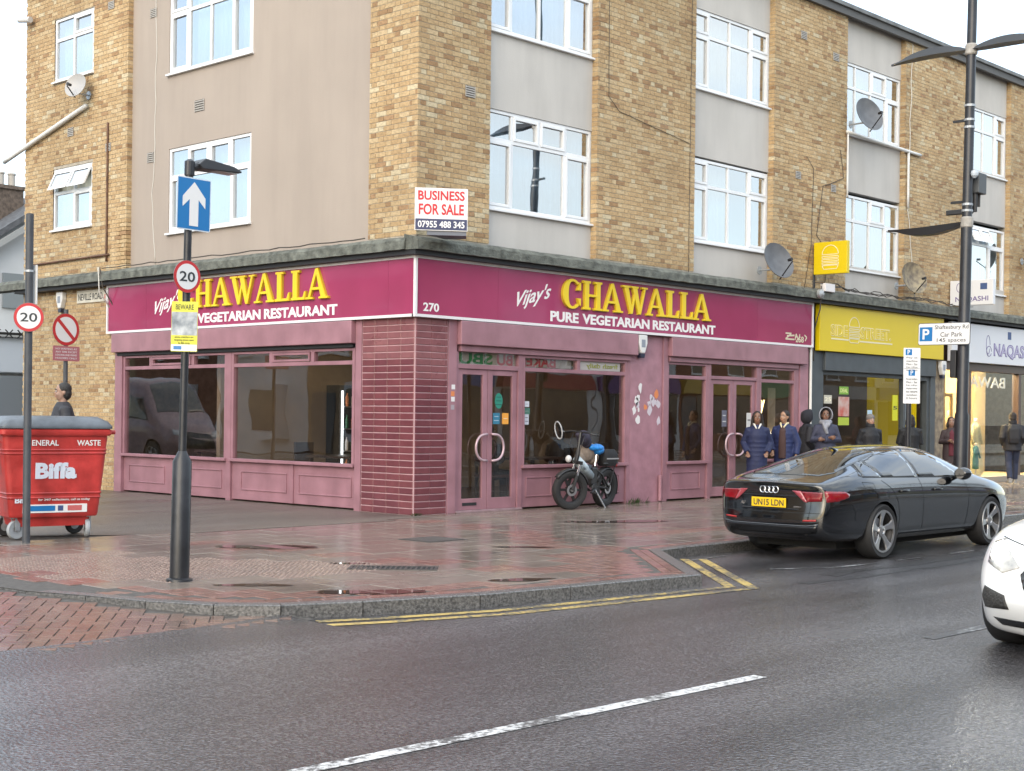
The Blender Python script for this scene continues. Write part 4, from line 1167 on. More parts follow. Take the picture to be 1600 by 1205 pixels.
# serif capitals, built stroke by stroke in a unit box
def glyph(ch):
    q = []
    def poly(*p): q.append(list(p))
    if ch == 'C':
        out, inn = [], []
        for k in range(21):
            a = R(48 + k * (312 - 48) / 20); out.append((.40 + .40 * math.cos(a), .5 + .52 * math.sin(a)))
            th = .10 + .085 * max(0, -math.cos(a)); inn.append((.42 + (.40 - th * 1.15) * math.cos(a), .5 + (.52 - .085 - .0 * th) * math.sin(a)))
        q.append(('strip', out, inn))
        poly((.60, .64), (.74, .64), (.74, .92), (.685, .86)); poly((.62, .36), (.685, .14), (.74, .10), (.74, .36))
        return q, .80
    if ch == 'H':
        for x in (.10, .58):
            poly((x, .06), (x + .17, .06), (x + .17, .94), (x, .94))
            for y in (0, .93): poly((x - .07, y), (x + .24, y), (x + .24, y + .07), (x - .07, y + .07))
        poly((.27, .46), (.58, .46), (.58, .54), (.27, .54)); return q, .85
    if ch == 'A':
        poly((.06, .05), (.15, .05), (.42, .90), (.36, 1.0)); poly((.36, 1.0), (.46, 1.02), (.80, .05), (.60, .05))
        poly((.24, .30), (.60, .30), (.57, .38), (.26, .38))
        poly((-.02, 0), (.25, 0), (.25, .06), (-.02, .06)); poly((.52, 0), (.88, 0), (.88, .06), (.52, .06)); return q, .87
    if ch == 'W':
        poly((.04, .95), (.23, .95), (.42, .10), (.32, .0)); poly((.32, .0), (.42, .0), (.60, .92), (.54, .95)); poly((.42, .95), (.62, .95), (.80, .10), (.70, .0)); poly((.70, .0), (.80, .0), (1.02, .95), (.95, .95))
        poly((-.03, .94), (.30, .94), (.30, 1.0), (-.03, 1.0)); poly((.36, .94), (.68, .94), (.68, 1.0), (.36, 1.0)); poly((.86, .94), (1.10, .94), (1.10, 1.0), (.86, 1.0)); return q, 1.08
    if ch == 'L':
        poly((.10, .06), (.28, .06), (.28, .94), (.10, .94)); poly((.03, .93), (.36, .93), (.36, 1.0), (.03, 1.0))
        poly((.03, 0), (.62, 0), (.62, .08), (.03, .08)); poly((.52, .06), (.62, .06), (.64, .28), (.60, .28)); return q, .66
def big_letter(ch, F, u, z, w, h, mirror=1):
    q, _ = glyph(ch)
    front, side = MB(), MB()
    for it in q:
        if it[0] == 'strip':
            o, i_ = it[1], it[2]; n = len(o)
            for mbx, d0, d1, g in ((side, .084, .122, .014), (front, .118, .132, 0)):
                vs = []
                for d in (d0, d1):
                    vs += [F(u + mirror * x * w, z + y * h, d) for x, y in o] + [F(u + mirror * x * w, z + y * h, d) for x, y in i_]
                fs = []
                m = 2 * n
                for k in range(n - 1):
                    fs += [(m + k, m + k + 1, m + n + k + 1, m + n + k), (k, n + k, n + k + 1, k + 1), (k, k + 1, m + k + 1, m + k), (n + k, m + n + k, m + n + k + 1, n + k + 1)]
                fs += [(0, m, m + n, n), (n - 1, 2 * n - 1, m + 2 * n - 1, m + n - 1)]
                mbx.add(vs, fs)
        else:
            cx = sum(p[0] for p in it) / len(it); cy = sum(p[1] for p in it) / len(it)
            side.prism([(u + mirror * (p[0] + (p[0] - cx) * .0 + (.012 if p[0] > cx else -.012)) * w, z + (p[1] + (.010 if p[1] > cy else -.010)) * h) for p in it], F, .084, .122 - .0004 * len(side.v) / 8)
            front.prism([(u + mirror * p[0] * w, z + p[1] * h) for p in it], F, .118, .132 + .0012 * (len(front.v) / 8 % 7))
    o = front.build('raised_letter', YELLOW, sign)
    side.build('letter_return', mat('letter_side', (.60, .42, .03), .5), o)
def word(F, s, u0, u1, z, h, mirror=1):
    ws = [glyph(c)[1] for c in s]; tot = sum(ws); L = abs(u1 - u0); k = L / tot
    u = u0
    for c, w in zip(s, ws):
        big_letter(c, F, u, z, k * .97, h, mirror); u += mirror * w * k
word(FR, 'CHAWALLA', 3.05, 7.06, 3.185, .46)
FLm = lambda u, z, d: FL(u, z, d)
word(FL, 'CHAWALLA', 5.85, 1.82, 3.215, .46, -1)
RX, UZ = (1, 0, 0), (0, 0, 1)
LY = (0, -1, 0)
def sign_text(s, F, u, z, w, h, m=WLETTER, d=.0835, right=None, parent=None, name='lettering', **k):
    mb = MB(); O = F(u, z, d); lettering(mb, s, O, RX if F is FR else LY, UZ, w, h, extrude=.004, **k); return mb.build(name, m, parent or sign)
ws_ = ['PURE', 'VEGETARIAN', 'RESTAURANT']
wl_ = [text_mesh(w_, 0.0, .034, .004)[2] - text_mesh(w_, 0.0, .034, .004)[1] for w_ in ws_]
kk = 4.44 / (sum(wl_) + .64)
for F_, c0, sg_ in ((FR, 2.81, 1), (FL, 6.09, -1)):
    uu = c0
    for w_, l_ in zip(ws_, wl_):
        sign_text(w_, F_, uu + sg_ * l_ * kk / 2, 3.035, l_ * kk, .165, offset=.034); uu += sg_ * (l_ + .32) * kk
sign_text("Vijay's", FR, 2.43, 3.31, .78, .30, shear=.45, offset=.012, rise=.24)
sign_text("Vijay's", FL, 6.22, 3.33, .80, .30, shear=.45, offset=.012, rise=.24)
sign_text('270', FR, .23, 3.01, .31, .125, offset=.02)
sign_text('268', FR, 10.05, 3.0, .28, .12, mat('cream_letter', (.62, .55, .40), .5), offset=.012)
# smear of graffiti over the number
mb = MB()
for pts in ([(9.55, 3.10), (9.75, 3.10), (9.55, 2.99), (9.85, 2.99)], [(9.6, 3.05), (9.86, 3.07)], [(9.88, 2.98), (9.92, 3.1), (10.0, 2.98), (10.05, 3.1)], [(10.22, 3.09), (10.30, 3.05), (10.24, 2.98)]):
    for i in range(len(pts) - 1): mb.bar(FR(pts[i][0], pts[i][1], .0845 + .0008 * i), FR(pts[i + 1][0], pts[i + 1][1], .0845 + .0008 * i), .03, .002, up=(0, 1, 0))
mb.build('graffiti', _mats['cream_letter'], sign)

# ------------------------------------------------------------------ inside the restaurant
inn = struct(new_obj('restaurant_interior', None)); 
IN = mat('interior_brown', (.14, .10, .075), .8, var=.2, scale=2)
mb = MB(); mb.box(.28, 10.55, .28, 11.3, -.02, .02); mb.build('floor', mat('dark_wood_floor', (.05, .032, .022), .4, var=.3, scale=5), inn)
mb = MB(); mb.box(.31, 10.55, 5.2, 5.3, .02, 3.2); mb.build('back_wall', mat('cream_back_wall', (.30, .23, .165), .8, var=.15, scale=1.5), inn)
mb = MB(); mb.box(5.0, 5.1, 5.31, 11.29, .02, 3.2); mb.build('side_wall', IN, inn)
mb = MB(); mb.box(10.55, 10.65, .20, 11.3, .0, 3.8); mb.build('party_wall', IN, inn)
mb = MB(); mb.box(.31, 10.54, .31, 11.3, 3.2, 3.25); mb.build('ceiling', mat('grey_ceiling', (.4, .38, .35), .8), inn)
mb = MB(); mb.box(.2, 10.54, .2, .30, 2.86, 3.74); mb.box(.2, .30, .305, 8.2, 2.86, 3.74); mb.build('bulkhead', IN, inn)
LAMPM = mat('lit_lamp', (.8, .7, .5), .5, emit=(1, .78, .45), estr=30)
def pendant(x, y, z, label, r=.07):
    t = thing('ceiling_lamp', label, 'lamp', (x, y, z), group='lamps inside the restaurant')
    mb = MB(); mb.lathe([(.012, .14), (r, .06), (r, 0.0), (.01, -.01)], n=16); mb.build('shade', mat('lamp_shade', (.2, .15, .1), .5), t)
    mb = MB(); mb.ball((0, 0, -.02), r * .75, 10, 6); mb.build('bulb', LAMPM, t)
    mb = MB(); mb.tube([(0, 0, .14), (0, 0, 3.2 - z)], .006, 6); mb.build('flex', BLACKP, t)
for i, (x, y, z, l) in enumerate([(2.2, 1.7, 2.72, 'small lit lamp hanging inside the restaurant above the double doors'), (4.2, 2.2, 2.72, 'small lit lamp hanging inside behind the window with the bicycle'), (1.6, 4.0, 2.75, 'lit lamp hanging deep inside behind the side window next to the tiled pillar'), (1.5, 6.2, 2.75, 'lit lamp hanging inside behind the far left side window'), (9.3, 1.6, 2.7, 'lit lamp hanging inside above the right-hand restaurant window')]): pendant(x, y, z, l)
for i, (x, y, l) in enumerate([(2.4, 3.2, 'added warm fill panel on the ceiling deep inside behind the double doors'), (5.2, 3.0, 'added warm fill panel on the ceiling inside behind the wall between the two bays'), (8.2, 3.0, 'added warm fill panel on the ceiling inside behind the far doors'), (2.2, 7.0, 'added warm fill panel on the ceiling inside behind the far left side window')]):  # glowing panels added to brighten the dark dining room
    t = thing('added_fill_panel', l, 'light', (x, y, 3.15), group='added fill panels in the restaurant')
    mb = MB(); mb.box(-.3, .3, -.3, .3, .02, .049); mb.build('housing', WHITE, t); mb = MB(); mb.box(-.28, .28, -.28, .28, 0, .02); mb.build('diffuser', mat('restaurant_fill_glow', (.9, .8, .6), .4, emit=(1, .80, .52), estr=1.6), t)
DWOOD = mat('dark_wood', (.045, .028, .02), .35, var=.3, scale=8)
def table(x, y, rz, label):
    t = thing('dining_table', label, 'table', (x, y, .02), rz, 'restaurant tables')
    mb = MB(); mb.box(-.55, .55, -.35, .35, .71, .75); mb.build('table_top', DWOOD, t, bevel=.006)
    for sx in (-1, 1):
        for sy in (-1, 1):
            mb = MB(); mb.box(sx * .49 - .025, sx * .49 + .025, sy * .29 - .025, sy * .29 + .025, 0, .71); mb.build('leg', DWOOD, t)
def chair(x, y, rz, label):
    t = thing('dining_chair', label, 'chair', (x, y, .02), rz, 'restaurant chairs')
    mb = MB(); mb.box(-.21, .21, -.21, .21, .42, .47); mb.build('seat', mat('brown_seat', (.09, .04, .025), .5), t, bevel=.015)
    mb = MB(); mb.box(-.20, .20, .17, .21, .62, .95); mb.build('backrest', DWOOD, t, bevel=.01)
    for sx in (-1, 1):
        for sy in (-1, 1):
            mb = MB(); mb.box(sx * .18 - .018, sx * .18 + .018, sy * .18 - .018, sy * .18 + .018, 0, .42 if sy < 0 else .62); mb.build('leg', DWOOD, t)
table(3.6, 1.15, 0, 'dark wooden table just inside the window with the bicycle'); chair(2.85, 1.2, R(90), 'wooden dining chair at the left end of the table behind the bicycle'); chair(4.4, 1.15, R(-90), 'wooden dining chair at the right end of the table behind the bicycle')
table(6.5, 1.15, 0, 'dark wooden table inside the small window left of the right-hand doors'); chair(6.5, 1.75, 0, 'wooden dining chair behind the table left of the right-hand doors')
table(1.2, 3.0, R(90), 'dark wooden table inside the side window nearest the tiled pillar'); chair(1.2, 3.85, 0, 'wooden chair beside the table in the side window nearest the pillar')
table(1.2, 6.2, R(90), 'dark wooden table inside the far left side window'); chair(1.9, 6.2, R(-90), 'wooden chair at the table inside the far left side window')
# drinks cabinet lit inside, seen through the side window
t = thing('drinks_cabinet', 'tall lit drinks cabinet inside the restaurant behind the side window', 'cabinet', (3.0, 4.9, .02))
mb = MB(); mb.box(-.4, .4, -.1, .28, 0, 1.95); mb.build('case', BLACKP, t, bevel=.01)
mb = MB(); mb.box(-.36, -.33, -.125, -.105, .5, 1.85); mb.build('light_strip', mat('cool_strip', (.8, .8, .8), .5, emit=(.85, .95, 1), estr=1.2), t)
for k in range(4):
    mb = MB(); mb.box(-.31, .36, -.13, -.105, .35 + k * .4, .37 + k * .4); mb.build('shelf', STEEL, t)
    for j in range(5):
        mb = MB(); mb.lathe([(.03, 0), (.03, .16), (.012, .2), (.012, .24)], (-.24 + j * .13, -.118, .372 + k * .4), n=8); mb.build('bottle', [STK[1], _mats['sticker_white'], mat('bottle_green', (.02, .15, .06), .2)][(j + k) % 3], t)
# picture on the back wall and notices on the glass
t = thing('framed_picture', 'blue framed picture hanging on the restaurant back wall', 'picture', (4.75, 5.19, 2.2))
mb = MB(); mb.box(-.3, .3, -.03, .0, -.45, .45); mb.build('frame', BLACKP, t); mb = MB(); mb.box(-.26, .26, -.036, -.031, -.41, .41); mb.build('print', mat('blue_print', (.12, .2, .34), .5, col2=(.5, .5, .5), scale=3), t)
def notice(name, label, F, u, z, w, h, d, col, lines=0, ink=(.1, .1, .1), cat='notice', shape=None, parts=()):
    t = thing(name, label, cat, F(u, z, d))
    a, b = F(0, 0, 0), None
    mb = MB()
    if shape == 'oval': mb.prism([(w / 2 * math.cos(q * .3142), h / 2 * math.sin(q * .3142)) for q in range(20)], F, 0, .003)
    else: fbox(mb, F, -w / 2, w / 2, -h / 2, h / 2, 0, .003)
    mb.build('sheet', mat('paper_%d_%d_%d' % tuple(int(c * 99) for c in col), col, .6), t)
    if lines:
        mb = MB()
        for k in range(lines):
            zz = h * (.36 - .72 * (k + .5) / lines); ww = w * (.3 + .12 * ((k * 7) % 3) / 2)
            fbox(mb, F, -ww, ww, zz - h * .028, zz + h * .028, .003, .0045)
        mb.build('print', mat('ink_%d_%d_%d' % tuple(int(c * 99) for c in ink), ink, .6), t)
    return t
gd = -.054
notice('hygiene_sticker', 'round green rating sticker on the right-hand door leaf', FR, 1.80, 1.68, .17, .24, gd, (.02, .22, .16), 3, (.01, .08, .06), 'sticker', 'oval')
notice('door_sticker', 'square teal sticker low on the right-hand door leaf', FR, 1.75, 1.41, .15, .17, gd, (.03, .17, .27), 2, (.4, .5, .6), 'sticker')
notice('door_sticker', 'square orange sticker beside the teal one on the door', FR, 1.95, 1.41, .14, .17, gd, (.75, .33, .05), 1, (.8, .7, .5), 'sticker')
notice('window_notice', 'small white notice at the left edge of the window behind the bicycle', FR, 2.43, 1.64, .11, .09, gd, (.6, .62, .66), 1)
notice('window_notice', 'small dark green notice under the white one by the doors', FR, 2.43, 1.53, .15, .10, gd, (.06, .16, .12), 1, (.3, .4, .35))
notice('window_notice', 'tall pale notice below the dark green one by the doors', FR, 2.43, 1.40, .10, .16, gd, (.5, .52, .58), 2)
notice('door_notice', 'tall white notice on the right leaf of the far doors', FR, 8.55, 1.35, .16, .42, gd, (.6, .58, .56), 2)
notice('door_notice', 'dark poster on the left leaf of the far doors', FR, 7.75, 1.45, .15, .30, gd, (.12, .12, .16), 2, (.5, .5, .5))
# painted board behind the top lights, seen from its back
t = thing('menu_board', 'board with mirrored green and red painted letters behind the glass above the doors', 'board', (0, 0, 0))
mb = MB(); mb.box(.91, 3.5, .078, .09, 2.222, 2.40); mb.build('board', mat('board_cream', (.42, .38, .33), .7), t)
mb = MB(); lettering(mb, 'SBU', (1.32, .0765, 2.31), (-1, 0, 0), (0, 0, 1), .72, .17, offset=.03, extrude=.001); mb.build('green_letters', mat('letter_green', (.01, .20, .04), .5), t)
mb = MB(); lettering(mb, 'BAKED BU', (2.45, .0765, 2.31), (-1, 0, 0), (0, 0, 1), 1.35, .17, offset=.03, extrude=.001); mb.build('red_letters', mat('letter_red', (.42, .025, .03), .5), t)
t = thing('window_banner', 'pale printed banner behind the glass at the right of the top lights', 'banner', (0, 0, 0))
mb = MB(); mb.box(3.68, 4.72, .05, .06, 2.215, 2.40); mb.build('cloth', mat('banner_cloth', (.40, .38, .36), .7), t)
mb = MB(); lettering(mb, 'fresh daily', (4.25, .046, 2.28), (-1, 0, 0), (0, 0, 1), .8, .1, offset=.01, extrude=.003); mb.build('lettering', mat('olive_ink', (.25, .26, .06), .6), t)
t = thing('window_banner', 'rolled cream banner with curled gold script standing inside the right-hand window', 'banner', (0, 0, 0))
mb = MB(); mb.box(9.42, 9.66, .20, .22, .9, 2.05); mb.build('cloth', mat('banner_tan', (.34, .27, .18), .7), t)
GOLD = mat('lit_script', (.8, .6, .25), .5, emit=(1, .75, .3), estr=1.6)
t = thing('neon_script', 'yellow glowing script letters inside the right-hand window', 'neon sign', (0, 0, 0))
mb = MB(); lettering(mb, 'y', (9.06, .12, 1.60), RX, UZ, .2, .42, shear=.3, offset=.01, extrude=.006); mb.build('letter', GOLD, t)
mb = MB(); lettering(mb, 'nawol', (9.22, .12, 1.17), RX, UZ, .82, .17, offset=.01, extrude=.006); mb.build('lettering', mat('lit_white', (.8, .75, .65), .5, emit=(1, .9, .7), estr=1.2), t)
# ------------------------------------------------------------------ burger shop next door
bs = thing('burger_shopfront', 'charcoal takeaway shopfront with a wide window and yellow lit doorway', 'shopfront')
part(bs, 'pilaster', FR, 10.66, 11.06, 0, 2.81, -.25, -.005, CHAR)
part(bs, 'shutter_box', FR, 11.065, 15.72, 2.43, 2.81, -.1, .05, CHAR, .01)
part(bs, 'stall_riser', FR, 11.065, 14.45, 0.02, .55, -.15, -.05, CHAR)
part(bs, 'window_frame', FR, 11.065, 11.14, .55, 2.428, -.15, -.04, CHAR)
part(bs, 'window_frame', FR, 11.145, 14.40, 2.35, 2.428, -.15, -.042, CHAR)
part(bs, 'window_frame', FR, 14.40, 14.50, .02, 2.428, -.15, -.03, CHAR)
pane(bs, FR, 11.13, 14.41, .54, 2.36, -.10, DGLASS)
part(bs, 'door_frame', FR, 15.44, 15.56, .02, 2.428, -.15, -.03, CHAR)
part(bs, 'door_frame', FR, 14.505, 15.435, 2.33, 2.428, -.15, -.031, CHAR)
part(bs, 'pilaster', FR, 15.565, 15.79, 0, 2.428, -.25, -.005, CHAR)
part(bs, 'scarred_pier', FR, 15.795, 16.22, 0, 2.81, -.3, -.02, mat('scarred_stone', (.34, .28, .19), .9, col2=(.14, .11, .09), scale=7, bump=.6, bscale=12))
bsign = thing('burger_fascia_sign', 'plain yellow fascia sign with white outlined burger and lettering', 'sign')
mb = MB(); mb.box(10.74, 15.94, -.11, -.002, 2.815, 3.735); mb.build('sign_box', YSIGN, bsign, bevel=.008)
YE2 = mat('pale_outline', (.76, .70, .46), .5)
def outline_text(s, u, z, w, h, parent, F=FR, d=.112, inner=YSIGN, om=None):
    mb = MB(); lettering(mb, s, F(u, z, d), RX if F is FR else LY, UZ, w, h, offset=.035, extrude=.003); mb.build('outline', om or YE2, parent)
    mb = MB(); lettering(mb, s, F(u, z, d + .004), RX if F is FR else LY, UZ, w * .975, h * .88, offset=.0, extrude=.003); mb.build('lettering', inner, parent)
outline_text('SIDE', 11.47, 3.24, .66, .24, bsign); outline_text('STREET.', 12.93, 3.24, 1.26, .24, bsign)
def burger(mb, F, u, z, s, d):
    def ring(p, closed=True):
        n = len(p)
        for i in range(n if closed else n - 1):
            a, b = p[i], p[(i + 1) % n]; mb.bar(F(a[0], a[1], d), F(b[0], b[1], d), .016 * s, .006, up=(0, 1, 0) if F is FR else (1, 0, 0))
    ring([(u + .2 * s * math.cos(R(k * 18)), z + .08 * s + .2 * s * math.sin(R(k * 18))) for k in range(11)])
    for k in range(3): ring([(u - .2 * s, z + (.04 - k * .07) * s), (u + .2 * s, z + (.04 - k * .07) * s), (u + .2 * s, z + (-.0 - k * .07) * s), (u - .2 * s, z + (-.0 - k * .07) * s)])
    ring([(u - .2 * s, z - .16 * s), (u + .2 * s, z - .16 * s), (u + .16 * s, z - .24 * s), (u - .16 * s, z - .24 * s)])
mb = MB(); burger(mb, FR, 12.05, 3.26, 1.0, .114); mb.build('burger_outline', YE2, bsign)
mb = MB(); mb.box(11.16, 11.84, -.1145, -.1105, 3.055, 3.085); mb.box(12.27, 13.62, -.1145, -.1105, 3.045, 3.075); mb.build('underline', YE2, bsign)
# inside the burger shop
bi = struct(new_obj('takeaway_interior', None))
mb = MB(); mb.box(10.66, 16.15, .26, 6, -.02, .02); mb.build('floor', mat('tile_floor', (.18, .17, .16), .4), bi)
mb = MB(); mb.box(10.66, 16.15, 3.4, 3.5, .02, 3.2); mb.build('back_wall', mat('takeaway_wall', (.30, .25, .2), .7, var=.3, scale=2), bi)
mb = MB(); mb.box(10.66, 16.15, .26, 6, 3.2, 3.25); mb.build('ceiling', mat('white_ceiling', (.5, .5, .48), .8), bi)
mb = MB(); mb.box(16.15, 16.25, .2, 11, 0, 3.8); mb.build('party_wall', IN, bi)
mb = MB(); mb.box(10.66, 16.15, .12, .25, 2.81, 3.8); mb.build('bulkhead', IN, bi)
mb = MB(); mb.box(15.25, 15.30, .2, 1.4, .02, 2.5); mb.build('yellow_wall', YSIGN, bi)
for i, (x, y, l) in enumerate([(12.2, 1.4, 'white strip light on the takeaway ceiling nearer the restaurant'), (14.6, 1.4, 'white strip light on the takeaway ceiling nearer the doorway')]):
    t = thing('strip_light', l, 'light', (x, y, 3.12), group='takeaway strip lights')
    mb = MB(); mb.box(-.6, .6, -.04, .04, .03, .08); mb.build('housing', WHITE, t); mb = MB(); mb.box(-.58, .58, -.025, .025, 0, .03); mb.build('tube', mat('strip_tube', (.9, .9, .9), .4, emit=(1, .95, .85), estr=9), t)
t = thing('takeaway_counter', 'dark serving counter inside the takeaway', 'counter', (12.6, 2.3, .02))
mb = MB(); mb.box(-1.4, 1.4, -.3, .3, 0, 1.02); mb.build('cabinet', CHAR, t); mb = MB(); mb.box(-1.45, 1.45, -.34, .34, 1.02, 1.07); mb.build('worktop', STEEL, t)
def poster(label, x, y, z, w, h, col, col2=None, txt=None, tcol=(.8, .8, .8), cat='poster'):
    t = thing('poster', label, cat, (x, y, z))
    mb = MB(); mb.box(-w / 2, w / 2, -.006, 0, -h / 2, h / 2); mb.build('sheet', mat('poster_%s' % label.replace(' ', '_')[:24], col, .6, col2=col2, scale=4), t)
    if txt:
        mb = MB(); lettering(mb, txt, (0, -.0065, 0), RX, UZ, w * .8, min(h * .5, w * .35), offset=.02, extrude=.002); mb.build('lettering', mat('ptxt_%d%d%d' % tuple(int(c * 9) for c in tcol), tcol, .5), t)
    return t
poster('white and red menu picture on the takeaway glass', 12.0, .085, 1.72, .42, .40, (.55, .5, .45), (.5, .08, .05))
poster('green topped menu panel above the red menu picture', 12.0, .085, 2.05, .36, .16, (.2, .38, .05), None, 'DEAL', (.7, .75, .3))
poster('green strip poster under the red menu picture', 12.0, .085, 1.42, .42, .16, (.4, .5, .05))
poster('large red poster hanging at the back of the takeaway', 14.2, 3.38, 1.9, .8, .75, (.42, .06, .04), (.5, .2, .12))
poster('small red poster at the back left of the takeaway', 12.6, 3.38, 2.1, .5, .6, (.4, .07, .05), (.45, .2, .15))
poster('pale blue opening-hours sheet in the takeaway window', 13.05, .085, 1.45, .19, .42, (.45, .62, .72))
poster('yellow rounded rating sticker near the takeaway door', 14.12, .085, 1.72, .22, .55, (.62, .62, .02), None, '5', (.05, .05, .02), 'sticker')
poster('white glowing street number sign at the left of the takeaway window', 11.38, .085, 1.86, .30, .17, (.55, .52, .42), None, '25', (.85, .8, .6), 'sign')
poster('pale notice stuck on the takeaway door', 14.62, .06, 1.65, .16, .38, (.5, .6, .62))
# ------------------------------------------------------------------ dress shop
ds = thing('dress_shopfront', 'brightly lit clothes shopfront with a wide display window', 'shopfront')
BRN = mat('bronze_frame', (.07, .04, .03), .4)
part(ds, 'head_beam', FR, 16.23, 22.3, 2.62, 2.80, -.2, -.02, BRN)
part(ds, 'mullion', FR, 17.50, 17.60, .14, 2.615, -.2, -.03, BRN)
part(ds, 'mullion', FR, 20.15, 20.30, .14, 2.615, -.2, -.03, BRN)
part(ds, 'plinth', FR, 17.50, 22.3, 0, .135, -.3, -.02, mat('pale_plinth', (.35, .31, .26), .7))
part(ds, 'door_post', FR, 16.23, 16.32, 0, 2.615, -.2, -.03, mat('oak_frame', (.35, .22, .08), .5))
pane(ds, FR, 17.605, 20.145, .14, 2.61, -.10, DGLASS)
pane(ds, FR, 20.305, 22.25, .14, 2.61, -.10, DGLASS)
door(FR, 16.33, 17.49, .03, 2.1, -.45, 1, ds, _mats['oak_frame'], DGLASS, st=.08)
di = struct(new_obj('dress_shop_interior', None))
CREAMW = mat('display_cream', (.62, .50, .30), .7)
mb = MB(); mb.box(16.26, 22.3, .31, 5, -.02, .02); mb.build('floor', mat('shop_floor', (.3, .25, .18), .3), di)
mb = MB(); mb.box(17.4, 22.3, .31, 1.8, .02, .13); mb.build('display_plinth', CREAMW, di)
mb = MB(); mb.box(16.26, 22.3, 1.9, 2.0, .02, 3.2); mb.build('back_wall', CREAMW, di)
mb = MB(); mb.box(16.26, 22.3, .31, 5, 3.1, 3.15); mb.build('ceiling', mat('white_ceiling', (.5, .5, .48), .8), di)
mb = MB(); mb.box(16.26, 27.3, .20, .30, 2.8, 3.8); mb.build('bulkhead', IN, di)
mb = MB(); mb.box(22.3, 27.3, .02, .3, 0, 2.8); mb.build('next_front', CHAR, di)
for i, x in enumerate((16.9, 18.2, 19.4, 21)):
    t = thing('spot_panel', 'warm square ceiling light in the dress shop, number %s from the doorway' % ('one', 'two', 'three', 'four')[i], 'light', (x, .9, 2.98), group='dress shop ceiling lights')
    mb = MB(); mb.box(-.27, .27, -.27, .27, .03, .1); mb.build('housing', WHITE, t); mb = MB(); mb.box(-.25, .25, -.25, .25, .01, .03); mb.build('diffuser', mat('warm_panel', (.9, .8, .6), .4, emit=(1, .80, .46), estr=34), t)
nsign = thing('dress_fascia_sign', 'white fascia sign with outlined purple letters and a drawn face logo', 'sign')
WSIGN = mat('white_sign', (.66, .68, .72), .4)
mb = MB(); mb.box(16.33, 22.2, -.11, -.002, 2.81, 3.70); mb.build('sign_box', WSIGN, nsign, bevel=.008)
PURP = mat('purple_ink', (.14, .11, .28), .5)
outline_text('NAQASH', 19.45, 3.12, 2.0, .36, nsign, inner=mat('lilac_fill', (.42, .40, .56), .5), om=PURP)
mb = MB()
for cx, cz, a, b in ((18.15, 3.25, .10, .22), (18.20, 3.10, .13, .12)):
    for k in range(14):
        q0, q1 = R(k * 24), R(k * 24 + 24); mb.bar(FR(cx + a * math.cos(q0), cz + b * math.sin(q0), .113), FR(cx + a * math.cos(q1), cz + b * math.sin(q1), .113), .014, .006, up=(0, 1, 0))
mb.build('logo', PURP, nsign)
mb = MB(); mb.box(19.2, 19.38, -.116, -.111, 3.42, 3.60); mb.build('blue_square', mat('navy_square', (.05, .09, .22), .5), nsign)
mb = MB(); lettering(mb, 'BAWA', (18.6, .105, 2.38), (-1, 0, 0), UZ, 1.9, .26, offset=.015, extrude=.004); tag(mb.build('window_lettering', mat('frosted_letter', (.75, .72, .6), .5)), 'white mirrored lettering on the inside of the dress shop window', 'lettering')
def mannequin(x, y, label, col, col2, h=1.55, long=True, name='mannequin'):
    t = thing(name, label, 'mannequin', (x, y, .13))
    s = h / 1.55
    prof = [(.24, .02), (.22, .35), (.17, .75), (.125, .98), (.15, 1.15), (.165, 1.28), (.06, 1.38)] if long else [(.02, .3), (.17, .32), (.16, .75), (.125, .98), (.15, 1.15), (.165, 1.28), (.06, 1.38)]
    mb = MB()
    n = 28; vs = []; fs = []
    for i, (r, z) in enumerate(prof):
        for k in range(n):
            q = 2 * math.pi * k / n; rr = r * (1 + (.10 * math.sin(q * 9) if z < .8 else 0)); vs.append((rr * math.cos(q) * s, rr * .75 * math.sin(q) * s, z * s))
    for i in range(len(prof) - 1):
        for k in range(n): fs.append((i * n + k, i * n + (k + 1) % n, (i + 1) * n + (k + 1) % n, (i + 1) * n + k))
    mb.add(vs, fs)
    m = mat('dress_%d%d%d' % tuple(int(c * 99) for c in col), col, .7, col2=col2, scale=14)
    mb.build('dress', m, t, smooth='all')
    mb = MB()
    for sx in (-1, 1): mb.tube([(sx * .15 * s, 0, 1.3 * s), (sx * .22 * s, -.02, 1.05 * s), (sx * .22 * s, -.06, .8 * s)], [.05 * s, .045 * s, .05 * s], 8)
    mb.build('sleeves', m, t, smooth='all')
    mb = MB(); mb.tube([(0, 0, 1.34 * s), (0, 0, 1.5 * s)], [.05 * s, .045 * s], 10); mb.build('neck', mat('mannequin_white', (.6, .55, .48), .5), t, smooth='all')
    mb = MB(); mb.tube([(0, 0, 0), (0, 0, .5 * s)], .015, 8); mb.lathe([(.15, 0), (.15, .012)], n=16); mb.build('stand', STEEL, t)
    return t
mannequin(18.05, .95, 'gold embroidered gown on the first mannequin behind the dress shop glass', (.50, .34, .14), (.62, .48, .26))
mannequin(18.75, 1.15, 'cream and gold gown on the mannequin in the middle of the dress window', (.58, .46, .26), (.45, .30, .12), 1.62)
mannequin(19.45, .80, 'pale green long dress on the mannequin nearest the right of the dress window', (.42, .42, .24), (.52, .48, .30), 1.45)
mannequin(18.95, .55, 'small teal child dress low in the dress shop window', (.01, .10, .10), (.02, .16, .15), .82, False, 'child_mannequin')
mannequin(17.85, 1.4, 'tan dress at the back of the dress window beside the mullion', (.45, .32, .16), (.55, .42, .25), 1.7)
mannequin(16.9, 1.5, 'dark red dress on a mannequin seen through the dress shop doorway', (.16, .03, .04), (.3, .12, .1), 1.55)
t = thing('display_frame', 'small white framed stand on the floor of the dress window', 'stand', (18.1, .5, .13))
